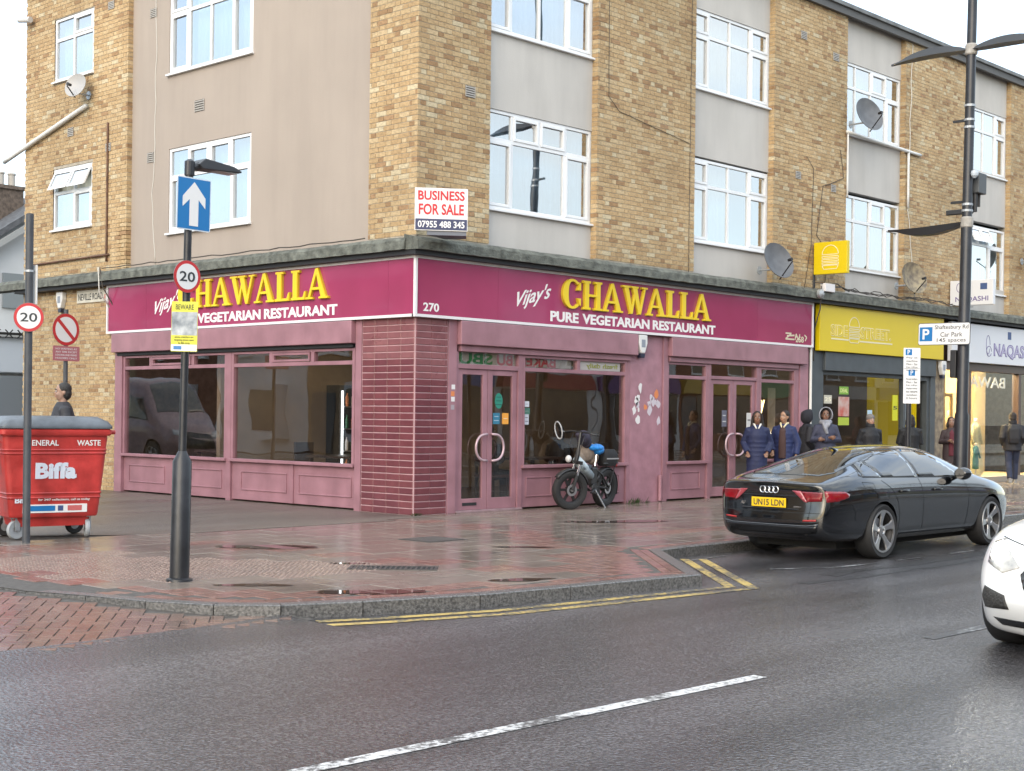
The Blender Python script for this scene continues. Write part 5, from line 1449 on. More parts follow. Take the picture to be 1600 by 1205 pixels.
mb = MB(); mb.box(-.25, -.21, -.04, .0, 0, .55).box(.21, .25, -.04, .0, 0, .55).box(-.21, .21, -.039, -.001, .51, .55).box(-.21, .21, -.039, -.001, 0, .04); mb.build('frame', WHITE, t)
mb = MB(); mb.box(-.21, .21, -.02, -.015, .04, .51); mb.build('panel', mat('stand_panel', (.25, .25, .25), .3), t)

# ------------------------------------------------------------------ signs and boxes fixed to the walls
def rot_frame(t):     # right/up/out in a thing whose sign looks along local -y
    return lambda u, z, d: (u, -d, z)
LF = rot_frame(None)
t = thing('for_sale_board', 'red and white for-sale board with a phone number on the corner above the shop', 'sign', (.22, -.22, 4.05), R(-38))
mb = MB(); mb.box(-.375, .375, -.44, -.42, 0, .60); mb.build('board', mat('board_white', (.74, .73, .73), .4), t, bevel=.004)
mb = MB(); mb.box(-.365, .365, -.4425, -.4403, .012, .165); mb.build('blue_band', mat('dark_blue_band', (.045, .05, .11), .4), t)
RED = mat('sign_red', (.55, .022, .03), .45)
mb = MB(); lettering(mb, 'BUSINESS', (0, -.441, .495), RX, UZ, .66, .135, offset=.025, extrude=.002); mb.build('lettering', RED, t)
mb = MB(); lettering(mb, 'FOR SALE', (0, -.441, .300), RX, UZ, .64, .155, offset=.025, extrude=.002); mb.build('lettering', RED, t)
mb = MB(); lettering(mb, '07955 488 345', (0, -.444, .088), RX, UZ, .66, .095, offset=.02, extrude=.002); mb.build('lettering', WLETTER, t)
mb = MB(); mb.box(-.32, -.27, -.419, .05, .06, .10).box(.27, .32, -.419, .0, .06, .10); mb.prism([(-.2, -.419), (.36, -.419), (.40, -.05), (.1, .05)], lambda u, v, d: (u, v, d), -.06, -.002); mb.build('bracket', mat('grey_bracket', (.16, .17, .2), .5), t)
# street name plate
t = thing('street_name_plate', 'cream street name plate reading NEVILLE ROAD on the brick side wall', 'sign', FL(8.81, 3.59, 0))
mb = MB(); fbox(mb, FL, -.57, .57, -.12, .12, .004, .02); mb.build('plate', mat('cream_plate', (.60, .57, .48), .5, var=.1, scale=6), t, bevel=.006)
mb = MB(); lettering(mb, 'NEVILLE ROAD', FL(.08, -.01, .0205), LY, UZ, .86, .125, offset=.01, extrude=.002); mb.build('lettering', mat('dark_ink', (.03, .03, .03), .5), t)
mb = MB(); lettering(mb, 'E7', FL(-.47, -.03, .0205), LY, UZ, .12, .07, extrude=.002); mb.build('lettering', RED, t)
def alarm_box(F, u, z, label):
    t = thing('alarm_box', label, 'alarm box', F(u, z, 0), group='alarm boxes on the fronts')
    mb = MB(); mb.prism([(-.11, .19), (.11, .19), (.115, .05), (.05, -.12), (-.05, -.12), (-.115, .05)], F, .0, .10); mb.build('cover', mat('alarm_white', (.68, .68, .67), .4), t, bevel=.015)
    mb = MB(); mb.prism([(-.07, -.125), (.07, -.125), (.05, -.20), (-.05, -.20)], F, .01, .09); mb.build('strobe', mat('alarm_dark', (.02, .025, .05), .3), t, bevel=.01)
    mb = MB(); fbox(mb, F, -.05, .05, -.02, .11, .1005, .103); mb.build('label_print', mat('alarm_print', (.25, .28, .33), .5), t)
    return t
alarm_box(FL, 9.9, 3.52, 'white alarm box on the brick side wall left of the street name plate')
alarm_box(FR, 5.16, 2.66, 'white alarm box under the maroon sign between the two restaurant bays')
alarm_box(FR, 16.0, 2.60, 'white alarm box on the pier between the takeaway and the dress shop')
# small camera high on the wing
t = thing('security_camera', 'small white camera high on the far edge of the brick side wall', 'camera', (-.02, 11.2, 9.12))
mb = MB(); mb.tube([(0, 0, 0), (-.12, .12, .0)], .02, 8); mb.build('arm', GALV, t); mb = MB(); mb.tube([(-.1, -.12, -.01), (-.16, .22, .03)], [.06, .055], 12); mb.build('housing', mat('camera_white', (.6, .6, .6), .4), t)
# projecting signs
t = thing('projecting_sign', 'yellow square projecting sign with a burger outline above the takeaway', 'sign', (10.66, -.03, 4.30))
mb = MB(); mb.box(-.05, .05, -.74, 0, 0, .63); mb.build('panel', YSIGN, t, bevel=.008)
FP = lambda u, z, d: (-d, -u, z)
mb = MB(); burger(mb, lambda u, z, d: (-d, -u, z), .37, .31, .9, .052); mb.build('burger_outline', YE2, t)
mb = MB(); mb.tube([(0, .03, .02), (0, .03, -.25)], .035, 8); mb.build('bracket', BLACKP, t)
t = thing('projecting_sign', 'pale projecting sign reading NAQASHI above the dress shop', 'sign', (16.43, -.03, 4.05))
mb = MB(); mb.box(-.06, .06, -1.02, 0, 0, .56); mb.build('panel', WSIGN, t, bevel=.008)
mb = MB(); lettering(mb, 'NAQASHI', (-.0605, -.52, .13), (0, -1, 0), UZ, .78, .13, offset=.012, extrude=.002); mb.build('lettering', PURP, t)
mb = MB(); mb.box(-.064, -.061, -.88, -.72, .34, .48); mb.build('blue_square', _mats['navy_square'], t)
mb = MB()
for k in range(12):
    q0, q1 = R(k * 30), R(k * 30 + 30); mb.bar((-.063, -.22 - .06 * math.cos(q0), .40 + .10 * math.sin(q0)), (-.063, -.22 - .06 * math.cos(q1), .40 + .10 * math.sin(q1)), .012, .004, up=(1, 0, 0))
mb.build('logo', PURP, t)
t = thing('junction_box', 'white cable junction box on the canopy above the takeaway corner', 'junction box', (10.75, -.27, 4.02))
mb = MB(); mb.box(-.18, .18, -.06, .06, -.06, .10); mb.build('case', WHITE, t, bevel=.01); mb = MB(); mb.lathe([(.09, 0), (.09, .06), (.03, .1)], (-.35, -.02, -.12), (0, -1, 0), 14); mb.build('lamp', GALV, t)
# satellite dishes
def dish(F, u, z, label, face, d=.45, r=.33, col=None):
    t = thing('satellite_dish', label, 'satellite dish', F(u, z, 0), group='satellite dishes')
    f = Vector(face).normalized(); c = Vector(F(0, 0, d)); O = Vector((0, 0, 0))
    m = col or mat('dish_grey', (.11, .115, .125), .5, var=.2, scale=5)
    mb = MB(); prof = [(r * k / 8, .32 * (r * k / 8) ** 2 / r) for k in range(9)]
    prof2 = prof + [(rr, h - .012) for rr, h in prof[::-1]]
    mb.lathe([(max(.002, a), b) for a, b in prof2], c, f, 28); mb.build('reflector', m, t, smooth=True)
    up = (Vector((0, 0, 1)) - f * f.z).normalized()
    foc = c + f * (r * 1.15) - up * (r * .35)
    mb = MB(); mb.tube([c - up * r * .95, foc - up * .04], .012, 6); mb.build('feed_arm', BLACKP, t)
    mb = MB(); mb.tube([foc, foc - f * .09 + up * .02], [.03, .026], 10); mb.build('receiver', BLACKP, t)
    mb = MB(); mb.tube([Vector(F(0, -.12, .0)), Vector(F(0, -.12, d - .02)), c - f * .03], .018, 8); mb.lathe([(.08, 0), (.08, .02)], Vector(F(0, -.12, 0)), Vector(F(0, 0, 1)), 10); mb.build('mount', GALV, t)
    return t
dish(FR, 12.0, 7.60, 'grey satellite dish below the top-floor window right of the third pier', (-.25, -1, .35), .35, .36)
dish(FR, 8.75, 4.36, 'dark satellite dish above the right end of the maroon sign', (-.2, -1, .4), .35, .36)
dish(FR, 13.95, 4.45, 'rust-speckled satellite dish above the yellow fascia sign', (-.3, -1, .3), .35, .35, mat('dish_rusty', (.30, .25, .16), .6, col2=(.12, .10, .08), scale=10))
dish(FR, 20.15, 5.5, 'satellite dish at the right edge of the picture', (-.3, -1, .3), .35, .36)
dish(FL, 9.05, 7.47, 'pale satellite dish between the two windows of the brick side wall', (-.95, -.35, .3), .24, .235, mat('dish_pale', (.40, .39, .38), .5))
# ------------------------------------------------------------------ street furniture
SBLUE = mat('sign_blue', (.012, .16, .42), .35)
SWHITE = mat('sign_white', (.72, .72, .72), .35)
SRED = mat('sign_ring_red', (.50, .03, .035), .4)
SBACK = mat('sign_grey_back', (.25, .25, .26), .5, metal=.4)
SINK = mat('sign_ink', (.03, .035, .04), .4)
def round_sign(parent, c, r, az, txt=None, slash=False, name='speed_sign'):
    """disc facing along local direction az"""
    s = new_obj(name, None, parent); s.location = c; s.rotation_euler = (0, 0, az); s.empty_display_size = .05
    mb = MB(); mb.lathe([(r, 0), (r, .004)], (0, 0, 0), (0, -1, 0), 40); mb.build('plate', SBACK, s)
    mb = MB(); mb.lathe([(r * .985, .0045), (r * .985, .006)], (0, 0, 0), (0, -1, 0), 40); mb.build('ring', SRED, s)
    mb = MB(); mb.lathe([(r * .79, .0065), (r * .79, .0075)], (0, 0, 0), (0, -1, 0), 40); mb.build('face', SWHITE, s)
    if txt: mb = MB(); lettering(mb, txt, (0, -.0078, 0), RX, UZ, r * 1.12, r * .62, offset=.012, extrude=.002); mb.build('lettering', SINK, s)
    if slash: mb = MB(); mb.bar((-r * .58, -.0085, r * .58), (r * .58, -.0085, -r * .58), r * .22, .002, up=(0, 1, 0)); mb.build('slash', SRED, s)
    return s
def rect_sign(parent, name, c, w, h, az, m, t=.004, rad=.02):
    s = new_obj(name, None, parent); s.location = c; s.rotation_euler = (0, 0, az); s.empty_display_size = .05
    pts = []
    for sx, sz, a0 in ((1, 1, 0), (-1, 1, 90), (-1, -1, 180), (1, -1, 270)):
        for k in range(5):
            q = R(a0 + k * 22.5); pts.append((sx * (w / 2 - rad) + rad * math.cos(q), sz * (h / 2 - rad) + rad * math.sin(q)))
    mb = MB(); mb.prism(pts, LF, 0, t); mb.build('plate', m, s)
    return s
# lamp post with the one-way sign
lp = thing('lamp_post', 'black sign post with small lantern, white arrow sign, 20 sign and warning poster', 'lamp post', (-7.04, -4.68, 0))
lp.rotation_euler = (0, R(.9), R(0))
mb = MB(); mb.lathe([(.115, 0), (.112, .02), (.084, .03), (.082, 1.03), (.036, 1.12)], n=24); mb.build('base', BLACK, lp, smooth=True)
mb = MB(); mb.tube([(0, 0, 1.1), (0, 0, 3.55)], .034, 16); mb.build('pole', BLACK, lp, smooth=True)
mb = MB(); mb.lathe([(.045, 3.5), (.045, 3.62), (.02, 3.64)], n=16); mb.tube([(0, 0, 3.56), (.09, -.02, 3.60)], .03, 10); mb.build('spigot', BLACK, lp)
mb = MB(); mb.prism([(.05, 3.60), (.12, 3.66), (.42, 3.63), (.50, 3.60), (.50, 3.585), (.10, 3.565)], lambda u, z, d: (u, -d, z), -.10, .07); lh = mb.build('lantern', mat('lantern_grey', (.035, .037, .042), .45), lp, bevel=.012)
mb = MB(); mb.box(.16, .46, -.05, .08, 3.572, 3.582); mb.build('lens', mat('lantern_lens', (.5, .5, .48), .2), lh)
s = rect_sign(lp, 'one_way_sign', (.02, -.045, 3.25), .345, .455, 0, mat('sign_white_edge', (.6, .66, .72), .35))
mb = MB(); pts = [(a * .94, b * .955) for a, b in [(-.1725, -.2275), (.1725, -.2275), (.1725, .2275), (-.1725, .2275)]]; mb.prism(pts, LF, .0045, .0055); mb.build('blue_face', SBLUE, s, bevel=.0)
mb = MB(); mb.prism([(-.045, -.19), (.045, -.19), (.045, .04), (.115, -.03), (.115, .06), (0, .19), (-.115, .06), (-.115, -.03), (-.045, .04)], LF, .006, .0075); mb.build('arrow', SWHITE, s)
round_sign(lp, (-.03, -.045, 2.62), .14, R(2), '20')
mb = MB(); mb.lathe([(.0365, -.012), (.040, -.012), (.040, .012), (.0365, .012)], (0, 0, 2.56), n=14); mb.lathe([(.0365, -.012), (.040, -.012), (.040, .012), (.0365, .012)], (0, 0, 2.70), n=14); mb.build('clip', GALV, lp)
s = rect_sign(lp, 'warning_poster', (-.01, -.05, 2.19), .225, .43, R(-46), mat('poster_yellow', (.62, .60, .04), .4), rad=.005)
s.location = (-.035, -.035, 2.19)
mb = MB(); mb.prism([(-.11, -.075), (.11, -.075), (.11, .125), (-.11, .125)], LF, .0045, .0055); mb.build('picture', mat('poster_photo', (.06, .09, .12), .5, col2=(.55, .58, .60), scale=9), s)
mb = MB(); mb.prism([(-.11, -.21), (.11, -.21), (.11, -.155), (-.11, -.155)], LF, .0045, .0055); mb.build('white_band', SWHITE, s)
mb = MB(); mb.prism([(-.09, -.198), (-.02, -.198), (-.02, -.168), (-.09, -.168)], LF, .006, .007); mb.build('logo', SBLUE, s)
mb = MB(); lettering(mb, 'BEWARE', (0, -.006, .168), RX, UZ, .155, .045, offset=.005, extrude=.001); mb.build('heading', mat('poster_ink', (.05, .06, .02), .5), s); mb = MB(); lettering(mb, 'phone snatchers are', (0, -.006, -.092), RX, UZ, .16, .02, extrude=.001); lettering(mb, 'targeting phone users', (0, -.006, -.117), RX, UZ, .17, .02, extrude=.001); lettering(mb, 'in this area', (0, -.006, -.141), RX, UZ, .1, .02, extrude=.001); mb.build('lettering', mat('poster_ink', (.05, .06, .02), .5), s)
# post at the left with a 20 sign seen face on and another edge on
p20 = thing('sign_post', 'dark post in front of the red bin carrying a round 20 sign', 'sign post', (-6.27, -.56, 0))
mb = MB(); mb.tube([(0, 0, 0), (0, 0, 3.60)], .042, 16); mb.build('pole', mat('post_grey', (.055, .06, .07), .5, var=.2, scale=6), p20, smooth=True)
mb = MB(); mb.lathe([(.043, 3.6), (.03, 3.612), (.001, 3.614)], n=16); mb.build('cap', BLACKP, p20)
round_sign(p20, (-.030, -.056, 2.47), .158, R(-28), '20')
mb = MB(); mb.box(.06, .072, -.05, .10, 2.62, 3.05); mb.build('edge_on_sign', SWHITE, p20)
mb = MB(); mb.lathe([(.043, -.012), (.048, -.012), (.048, .012), (.043, .012)], (0, 0, 2.98), n=14); mb.bar((0, 0, 2.98), (.07, .02, 2.98), .02, .015); mb.build('clip', GALV, p20)
# prohibition sign farther up the side street
ns = thing('prohibition_sign', 'round white sign with red ring and slash above a pink plate by the brick wall', 'sign post', (-2.05, 6.15, 0))
mb = MB(); mb.tube([(0, 0, 0), (0, 0, 3.10)], .036, 12); mb.build('pole', _mats['post_grey'], ns)
round_sign(ns, (-.03, -.05, 2.77), .262, R(8), None, True, 'round_sign')
s = rect_sign(ns, 'supplementary_plate', (-.02, -.05, 2.38), .52, .24, R(8), mat('faded_red_plate', (.42, .15, .17), .5))
mb = MB()
for k, tx in enumerate(('NO WAITING AT', 'ANY TIME EXCEPT', 'LOADING AND PERMIT', 'HOLDERS ONLY')): lettering(mb, tx, (0, -.0055, .075 - k * .05), RX, UZ, .42, .03, extrude=.001)
mb.build('lettering', SWHITE, s)
# parking plate on its own post by the black car
pp = thing('parking_sign', 'tall narrow white parking-times plate on a black post beyond the black car', 'parking sign', (5.85, -4.65, 0))
mb = MB(); mb.tube([(0, 0, 0), (0, 0, 2.54)], .038, 12); mb.build('pole', BLACK, pp)
s = rect_sign(pp, 'plate', (0, -.045, 2.13), .26, .84, R(-42), SWHITE, rad=.012)
mb = MB(); mb.prism([(-.10, .31), (0, .31), (0, .40), (-.10, .40)], LF, .0045, .0055); mb.build('blue_square', SBLUE, s); mb = MB(); mb.prism([(-.05, .0), (.05, .0), (.05, .09), (-.05, .09)], LF, .0045, .0055); mb.build('blue_square', SBLUE, s)
mb = MB(); lettering(mb, 'P', (-.05, -.006, .355), RX, UZ, .04, .07, offset=.02, extrude=.001); lettering(mb, 'P', (0, -.006, .045), RX, UZ, .04, .07, offset=.02, extrude=.001); mb.build('symbol', SWHITE, s)
mb = MB()
for k, tx in enumerate(('Pay at', 'machine', 'Mon - Sat', '8 am - 6.30 pm', 'Max stay 2 hours')): lettering(mb, tx, (0, -.006, .27 - k * .048), RX, UZ, .17, .028, extrude=.001)
mb.build('upper_lettering', SINK, s); mb = MB()
for k, tx in enumerate(('Permit holders', 'Mon - Sat', '8 am - 6.30 pm', 'display ticket', 'no return', 'within', '2 hours')): lettering(mb, tx, (0, -.006, -.05 - k * .048), RX, UZ, .17, .028, extrude=.001)
mb.prism([(-.12, .105), (.12, .105), (.12, .109), (-.12, .109)], LF, .0045, .0055)
mb.build('lettering', SINK, s)
# tall lighting column with arms
lc = thing('lighting_column', 'tall black lighting column with curved arms, boxes and a car park sign', 'lamp post', (7.75, -4.55, 0))
lc.rotation_euler = (R(.4), R(1.0), 0)
mb = MB(); mb.lathe([(.115, 0), (.112, 1.55), (.095, 1.6), (.09, 4.6), (.08, 4.65), (.072, 11)], n=20); mb.build('column', BLACK, lc, smooth=True)
def arm(z, side, L, flip=1):
    # lantern arm that runs across the street direction
    mb = MB(); n = 14; vs = []; fs = []
    for i in range(n + 1):
        t_ = i / n; y = side * (.06 + L * t_); zz = z + (.05 * math.sin(t_ * math.pi * .9)) * flip - .06 * t_ * (1 if flip > 0 else .15)
        th = .03 + .10 * math.sin(min(1, t_ * 1.15) * math.pi) ** .7 * (1 if t_ < .95 else .5); w = .04 + .09 * math.sin(min(1, .1 + t_) * math.pi) ** .6 if t_ < .98 else .02
        vs += [(-w, y, zz - flip * th * .15), (w, y, zz - flip * th * .15), (w * .6, y, zz + flip * th * .85), (-w * .6, y, zz + flip * th * .85)]
    for i in range(n):
        for k in range(4): fs.append((i * 4 + k, i * 4 + (k + 1) % 4, (i + 1) * 4 + (k + 1) % 4, (i + 1) * 4 + k))
    fs += [(0, 1, 2, 3), (n * 4, n * 4 + 1, n * 4 + 2, n * 4 + 3)]
    mb.add(vs, fs); mb.build('lantern_arm', mat('arm_black', (.03, .032, .036), .4), lc, smooth=True, angle=50)
arm(7.45, 1, 1.36); arm(7.45, -1, 1.36); arm(4.66, 1, 1.34, -1)
mb = MB()
for z in (7.42, 7.5, 6.55, 6.2, 6.32, 4.95, 4.72, 4.58, 4.85): mb.lathe([(.082, -.018), (.088, -.018), (.088, .018), (.082, .018)], (0, 0, z), n=16)
mb.build('bands', GALV, lc)
for (z, nm) in ((7.46, 'collar'), (4.66, 'collar')):
    mb = MB(); mb.lathe([(.085, -.09), (.10, -.07), (.10, .07), (.085, .09)], (0, 0, z), n=16); mb.build(nm, mat('collar_grey', (.35, .33, .30), .6, var=.2, scale=14), lc)
mb = MB(); mb.box(.10, .38, -.14, .06, 5.15, 5.48); mb.build('control_box', mat('box_grey', (.07, .075, .08), .5), lc, bevel=.01)
mb = MB(); mb.tube([(.16, -.05, 5.15), (.16, -.05, 4.85)], .04, 10); mb.tube([(.30, -.05, 5.15), (.30, -.05, 4.95)], .025, 10); mb.tube([(.12, -.05, 4.86), (.05, -.02, 4.78)], .02, 8); mb.build('antenna', BLACKP, lc)
mb = MB(); mb.lathe([(.05, .06), (.06, .02), (.055, -.02), (.02, -.06)], (-.04, -.13, 5.42), n=12); mb.build('dome_camera', mat('dome_pale', (.45, .5, .55), .3), lc)
mb = MB(); mb.box(-.04, .04, .07, .35, 4.80, 4.88); mb.build('floodlight', BLACKP, lc, bevel=.01)
mb = MB(); mb.box(-.02, .02, .07, .28, 6.30, 6.34); mb.build('bracket', BLACKP, lc)
mb = MB(); mb.box(-.02, .02, .07, .28, 4.98, 5.02); mb.build('bracket', BLACKP, lc)
mb = MB(); mb.box(-.08, .06, .09, .19, 2.15, 2.60); mb.build('meter_box', BLACKP, lc, bevel=.01)
# car park sign fixed across the column
cs_ = new_obj('car_park_sign', None, lc); cs_.location = (-.12, -.05, 2.86); cs_.empty_display_size = .05
FQ = lambda u, z, d: (-d, -u, z)
pts = []
w, h, rad = .90, .36, .03
for sx, sz, a0 in ((1, 1, 0), (-1, 1, 90), (-1, -1, 180), (1, -1, 270)):
    for k in range(5):
        q = R(a0 + k * 22.5); pts.append((-.33 + sx * (w / 2 - rad) + rad * math.cos(q), sz * (h / 2 - rad) + rad * math.sin(q)))
mb = MB(); mb.prism(pts, FQ, 0, .012); mb.build('plate', SINK, cs_)
mb = MB(); mb.prism([((p[0] + .33) * .985 - .33, p[1] * .95) for p in pts], FQ, .0125, .014); mb.build('face', SWHITE, cs_)
mb = MB(); mb.prism([(-.755, -.115), (-.53, -.115), (-.53, .115), (-.755, .115)], FQ, .0145, .0155); mb.build('blue_square', SBLUE, cs_)
mb = MB(); lettering(mb, 'P', FQ(-.6425, 0, .016), (0, -1, 0), UZ, .12, .17, offset=.02, extrude=.001); mb.build('symbol', SWHITE, cs_)
mb = MB(); lettering(mb, 'Shaftesbury Rd', FQ(-.20, .10, .0145), (0, -1, 0), UZ, .58, .085, offset=.004, extrude=.001); lettering(mb, 'Car Park', FQ(-.20, -.01, .0145), (0, -1, 0), UZ, .38, .075, offset=.004, extrude=.001); lettering(mb, '145 spaces', FQ(-.20, -.11, .0145), (0, -1, 0), UZ, .50, .08, offset=.004, extrude=.001); mb.build('lettering', SINK, cs_)

# ------------------------------------------------------------------ wheeled waste bin
bn = thing('waste_bin', 'large red four-wheeled waste bin with grey lid on the pavement', 'waste bin', (-5.70, .06, 0), R(-14))
BRED = mat('bin_red', (.47, .040, .036), .42, var=.22, detail=9, scale=5, bump=.15, bscale=18, rvar=.12, streak=.28)
BGREY = mat('bin_lid_grey', (.10, .115, .135), .45, var=.25, scale=6, bump=.1)
def ring_loft(mb, secs):
    n = len(secs[0]); vs = [p for s in secs for p in s]; fs = []
    for i in range(len(secs) - 1):
        for k in range(n): fs.append((i * n + k, i * n + (k + 1) % n, (i + 1) * n + (k + 1) % n, (i + 1) * n + k))
    fs += [tuple(range(n))[::-1], tuple(range((len(secs) - 1) * n, len(secs) * n))]
    mb.add(vs, fs)
def rrect(w, d, z, r=.06, cy=0):
    out = []
    for sx, sy, a0 in ((1, 1, 0), (-1, 1, 90), (-1, -1, 180), (1, -1, 270)):
        for k in range(5):
            q = R(a0 + k * 22.5); out.append((sx * (w / 2 - r) + r * math.cos(q), cy + sy * (d / 2 - r) + r * math.sin(q), z))
    return out
mb = MB(); ring_loft(mb, [rrect(.98, .72, .25, .05), rrect(1.0, .76, .28), rrect(1.06, .80, .55), rrect(1.12, .84, .85), rrect(1.17, .88, 1.14), rrect(1.18, .89, 1.20)]); mb.build('tub', BRED, bn, smooth=True, bevel=0)
mb = MB(); ring_loft(mb, [rrect(.80, .56, .14, .04), rrect(.86, .62, .25, .04)]); mb.build('chassis', BRED, bn)
mb = MB(); ring_loft(mb, [rrect(1.22, .93, 1.17), rrect(1.25, .96, 1.19), rrect(1.25, .96, 1.235), rrect(1.21, .92, 1.25)]); mb.build('rim', BRED, bn, smooth=True)
for z in (.47, .52, .97, 1.01): 
    k = (z - .28) / .86; mb = MB(); w, d = 1.0 + .17 * k, .76 + .12 * k; ring_loft(mb, [rrect(w + .008, d + .008, z - .012), rrect(w + .022, d + .022, z), rrect(w + .012, d + .012, z + .012)]); mb.build('rib', BRED, bn, smooth=True)
for sx in (-1, 1):
    mb = MB(); mb.tube([(sx * .60, -.30, 1.21), (sx * .685, -.30, 1.21), (sx * .70, -.30, 1.21)], .026, 10); mb.tube([(sx * .60, .25, 1.21), (sx * .70, .25, 1.21)], .026, 10); mb.build('lifting_trunnion', BRED, bn)
mb = MB(); mb.tube([(-.585, -.20, .74), (-.60, -.24, .95), (-.62, -.30, 1.08), (-.60, -.10, 1.10)], .014, 6); mb.build('lever', BRED, bn)
mb = MB(); mb.box(-.605, -.598, .02, .20, 1.0, 1.12); mb.build('yellow_label', mat('label_yellow', (.6, .42, .03), .5), bn)
mb = MB(); ring_loft(mb, [rrect(1.26, .97, 1.252, .07), rrect(1.27, .98, 1.275, .07), rrect(1.20, .92, 1.33, .09), rrect(1.02, .74, 1.385, .12), rrect(.6, .4, 1.392, .12)]); mb.build('lid', BGREY, bn, smooth=True, angle=60)
for k in range(5): mb = MB(); mb.box(-.5 + k * .25 - .03, -.5 + k * .25 + .03, .47, .51, 1.2, 1.30); mb.build('hinge', BGREY, bn, bevel=.005)
for (x, y) in ((-.40, -.26), (.40, -.26), (-.40, .26), (.40, .26)):
    c = new_obj('castor', None, bn); c.location = (x, y, 0); c.rotation_euler = (0, 0, R({-.40: 18, .40: 80}[x] if y < 0 else 5)); c.empty_display_size = .05
    mb = MB(); mb.lathe([(.05, -.024), (.10, -.026), (.108, -.012), (.108, .012), (.10, .026), (.05, .024)], (0, 0, .108), (0, 1, 0), 24, True); mb.build('tyre', RUBBER if y > 0 else mat('grey_castor', (.32, .34, .36), .6), c, smooth=True)
    mb = MB(); mb.lathe([(.051, -.018), (.051, .018)], (0, 0, .108), (0, 1, 0), 16); mb.build('hub', GALV, c)
    mb = MB(); mb.box(-.03, .03, -.042, -.034, .10, .235).box(-.03, .03, .034, .042, .10, .235).box(-.05, .05, -.045, .045, .2355, .25); mb.build('fork', GALV, c)
def bin_text(s, x, z, w, h, off=.015, m=None):
    k = (z - .28) / .86; y = -(.76 + .12 * k) / 2 - .004
    mb = MB(); lettering(mb, s, (x, y, z), RX, (0, -.070, 1), w, h, offset=off, extrude=.003); return mb.build('lettering', m or SWHITE, bn)
bin_text('GENERAL', -.16, 1.09, .36, .065); bin_text('WASTE', .36, 1.09, .27, .065)
bin_text('Biffa', .0, .775, .46, .185, .05, mat('pale_blue_white', (.58, .63, .72), .4)); bin_text('Biffa', -.36, .445, .17, .065, .03, _mats['pale_blue_white']); bin_text('for 24/7 collections, call us today', .10, .445, .58, .034, .004)
k = 0
mb = MB(); mb.prism([(-.36, .30), (.36, .30), (.36, .395), (-.36, .395)], lambda u, z, d: (u, -(.76 + .12 * (z - .28) / .86) / 2 - d, z), -.002, .008); st = mb.build('sticker_strip', SWHITE, bn)
for (a, b, c) in ((-.34, .0, SBLUE), (.03, .09, mat('strip_navy', (.05, .08, .2), .5)), (.14, .30, mat('strip_red', (.5, .12, .12), .5))):
    mb = MB(); mb.prism([(a, .32), (b, .32), (b, .38), (a, .38)], lambda u, z, d: (u, -(.76 + .12 * (z - .28) / .86) / 2 - d, z), .0085, .0100); mb.build('strip_print', c, st)
# ------------------------------------------------------------------ vehicles
def interp(tab, x):
    """smooth interpolation of a table of (x, value)"""
    if x <= tab[0][0]: return tab[0][1]
    if x >= tab[-1][0]: return tab[-1][1]
    for i in range(len(tab) - 1):
        if tab[i][0] <= x <= tab[i + 1][0]:
            x0, y0 = tab[i]; x1, y1 = tab[i + 1]; h = x1 - x0; t = (x - x0) / h
            m0 = (y1 - tab[i - 1][1]) / (x1 - tab[i - 1][0]) if i > 0 else (y1 - y0) / h
            m1 = (tab[i + 2][1] - y0) / (tab[i + 2][0] - x0) if i + 2 < len(tab) else (y1 - y0) / h
            return (2 * t ** 3 - 3 * t * t + 1) * y0 + (t ** 3 - 2 * t * t + t) * h * m0 + (-2 * t ** 3 + 3 * t * t) * y1 + (t ** 3 - t * t) * h * m1

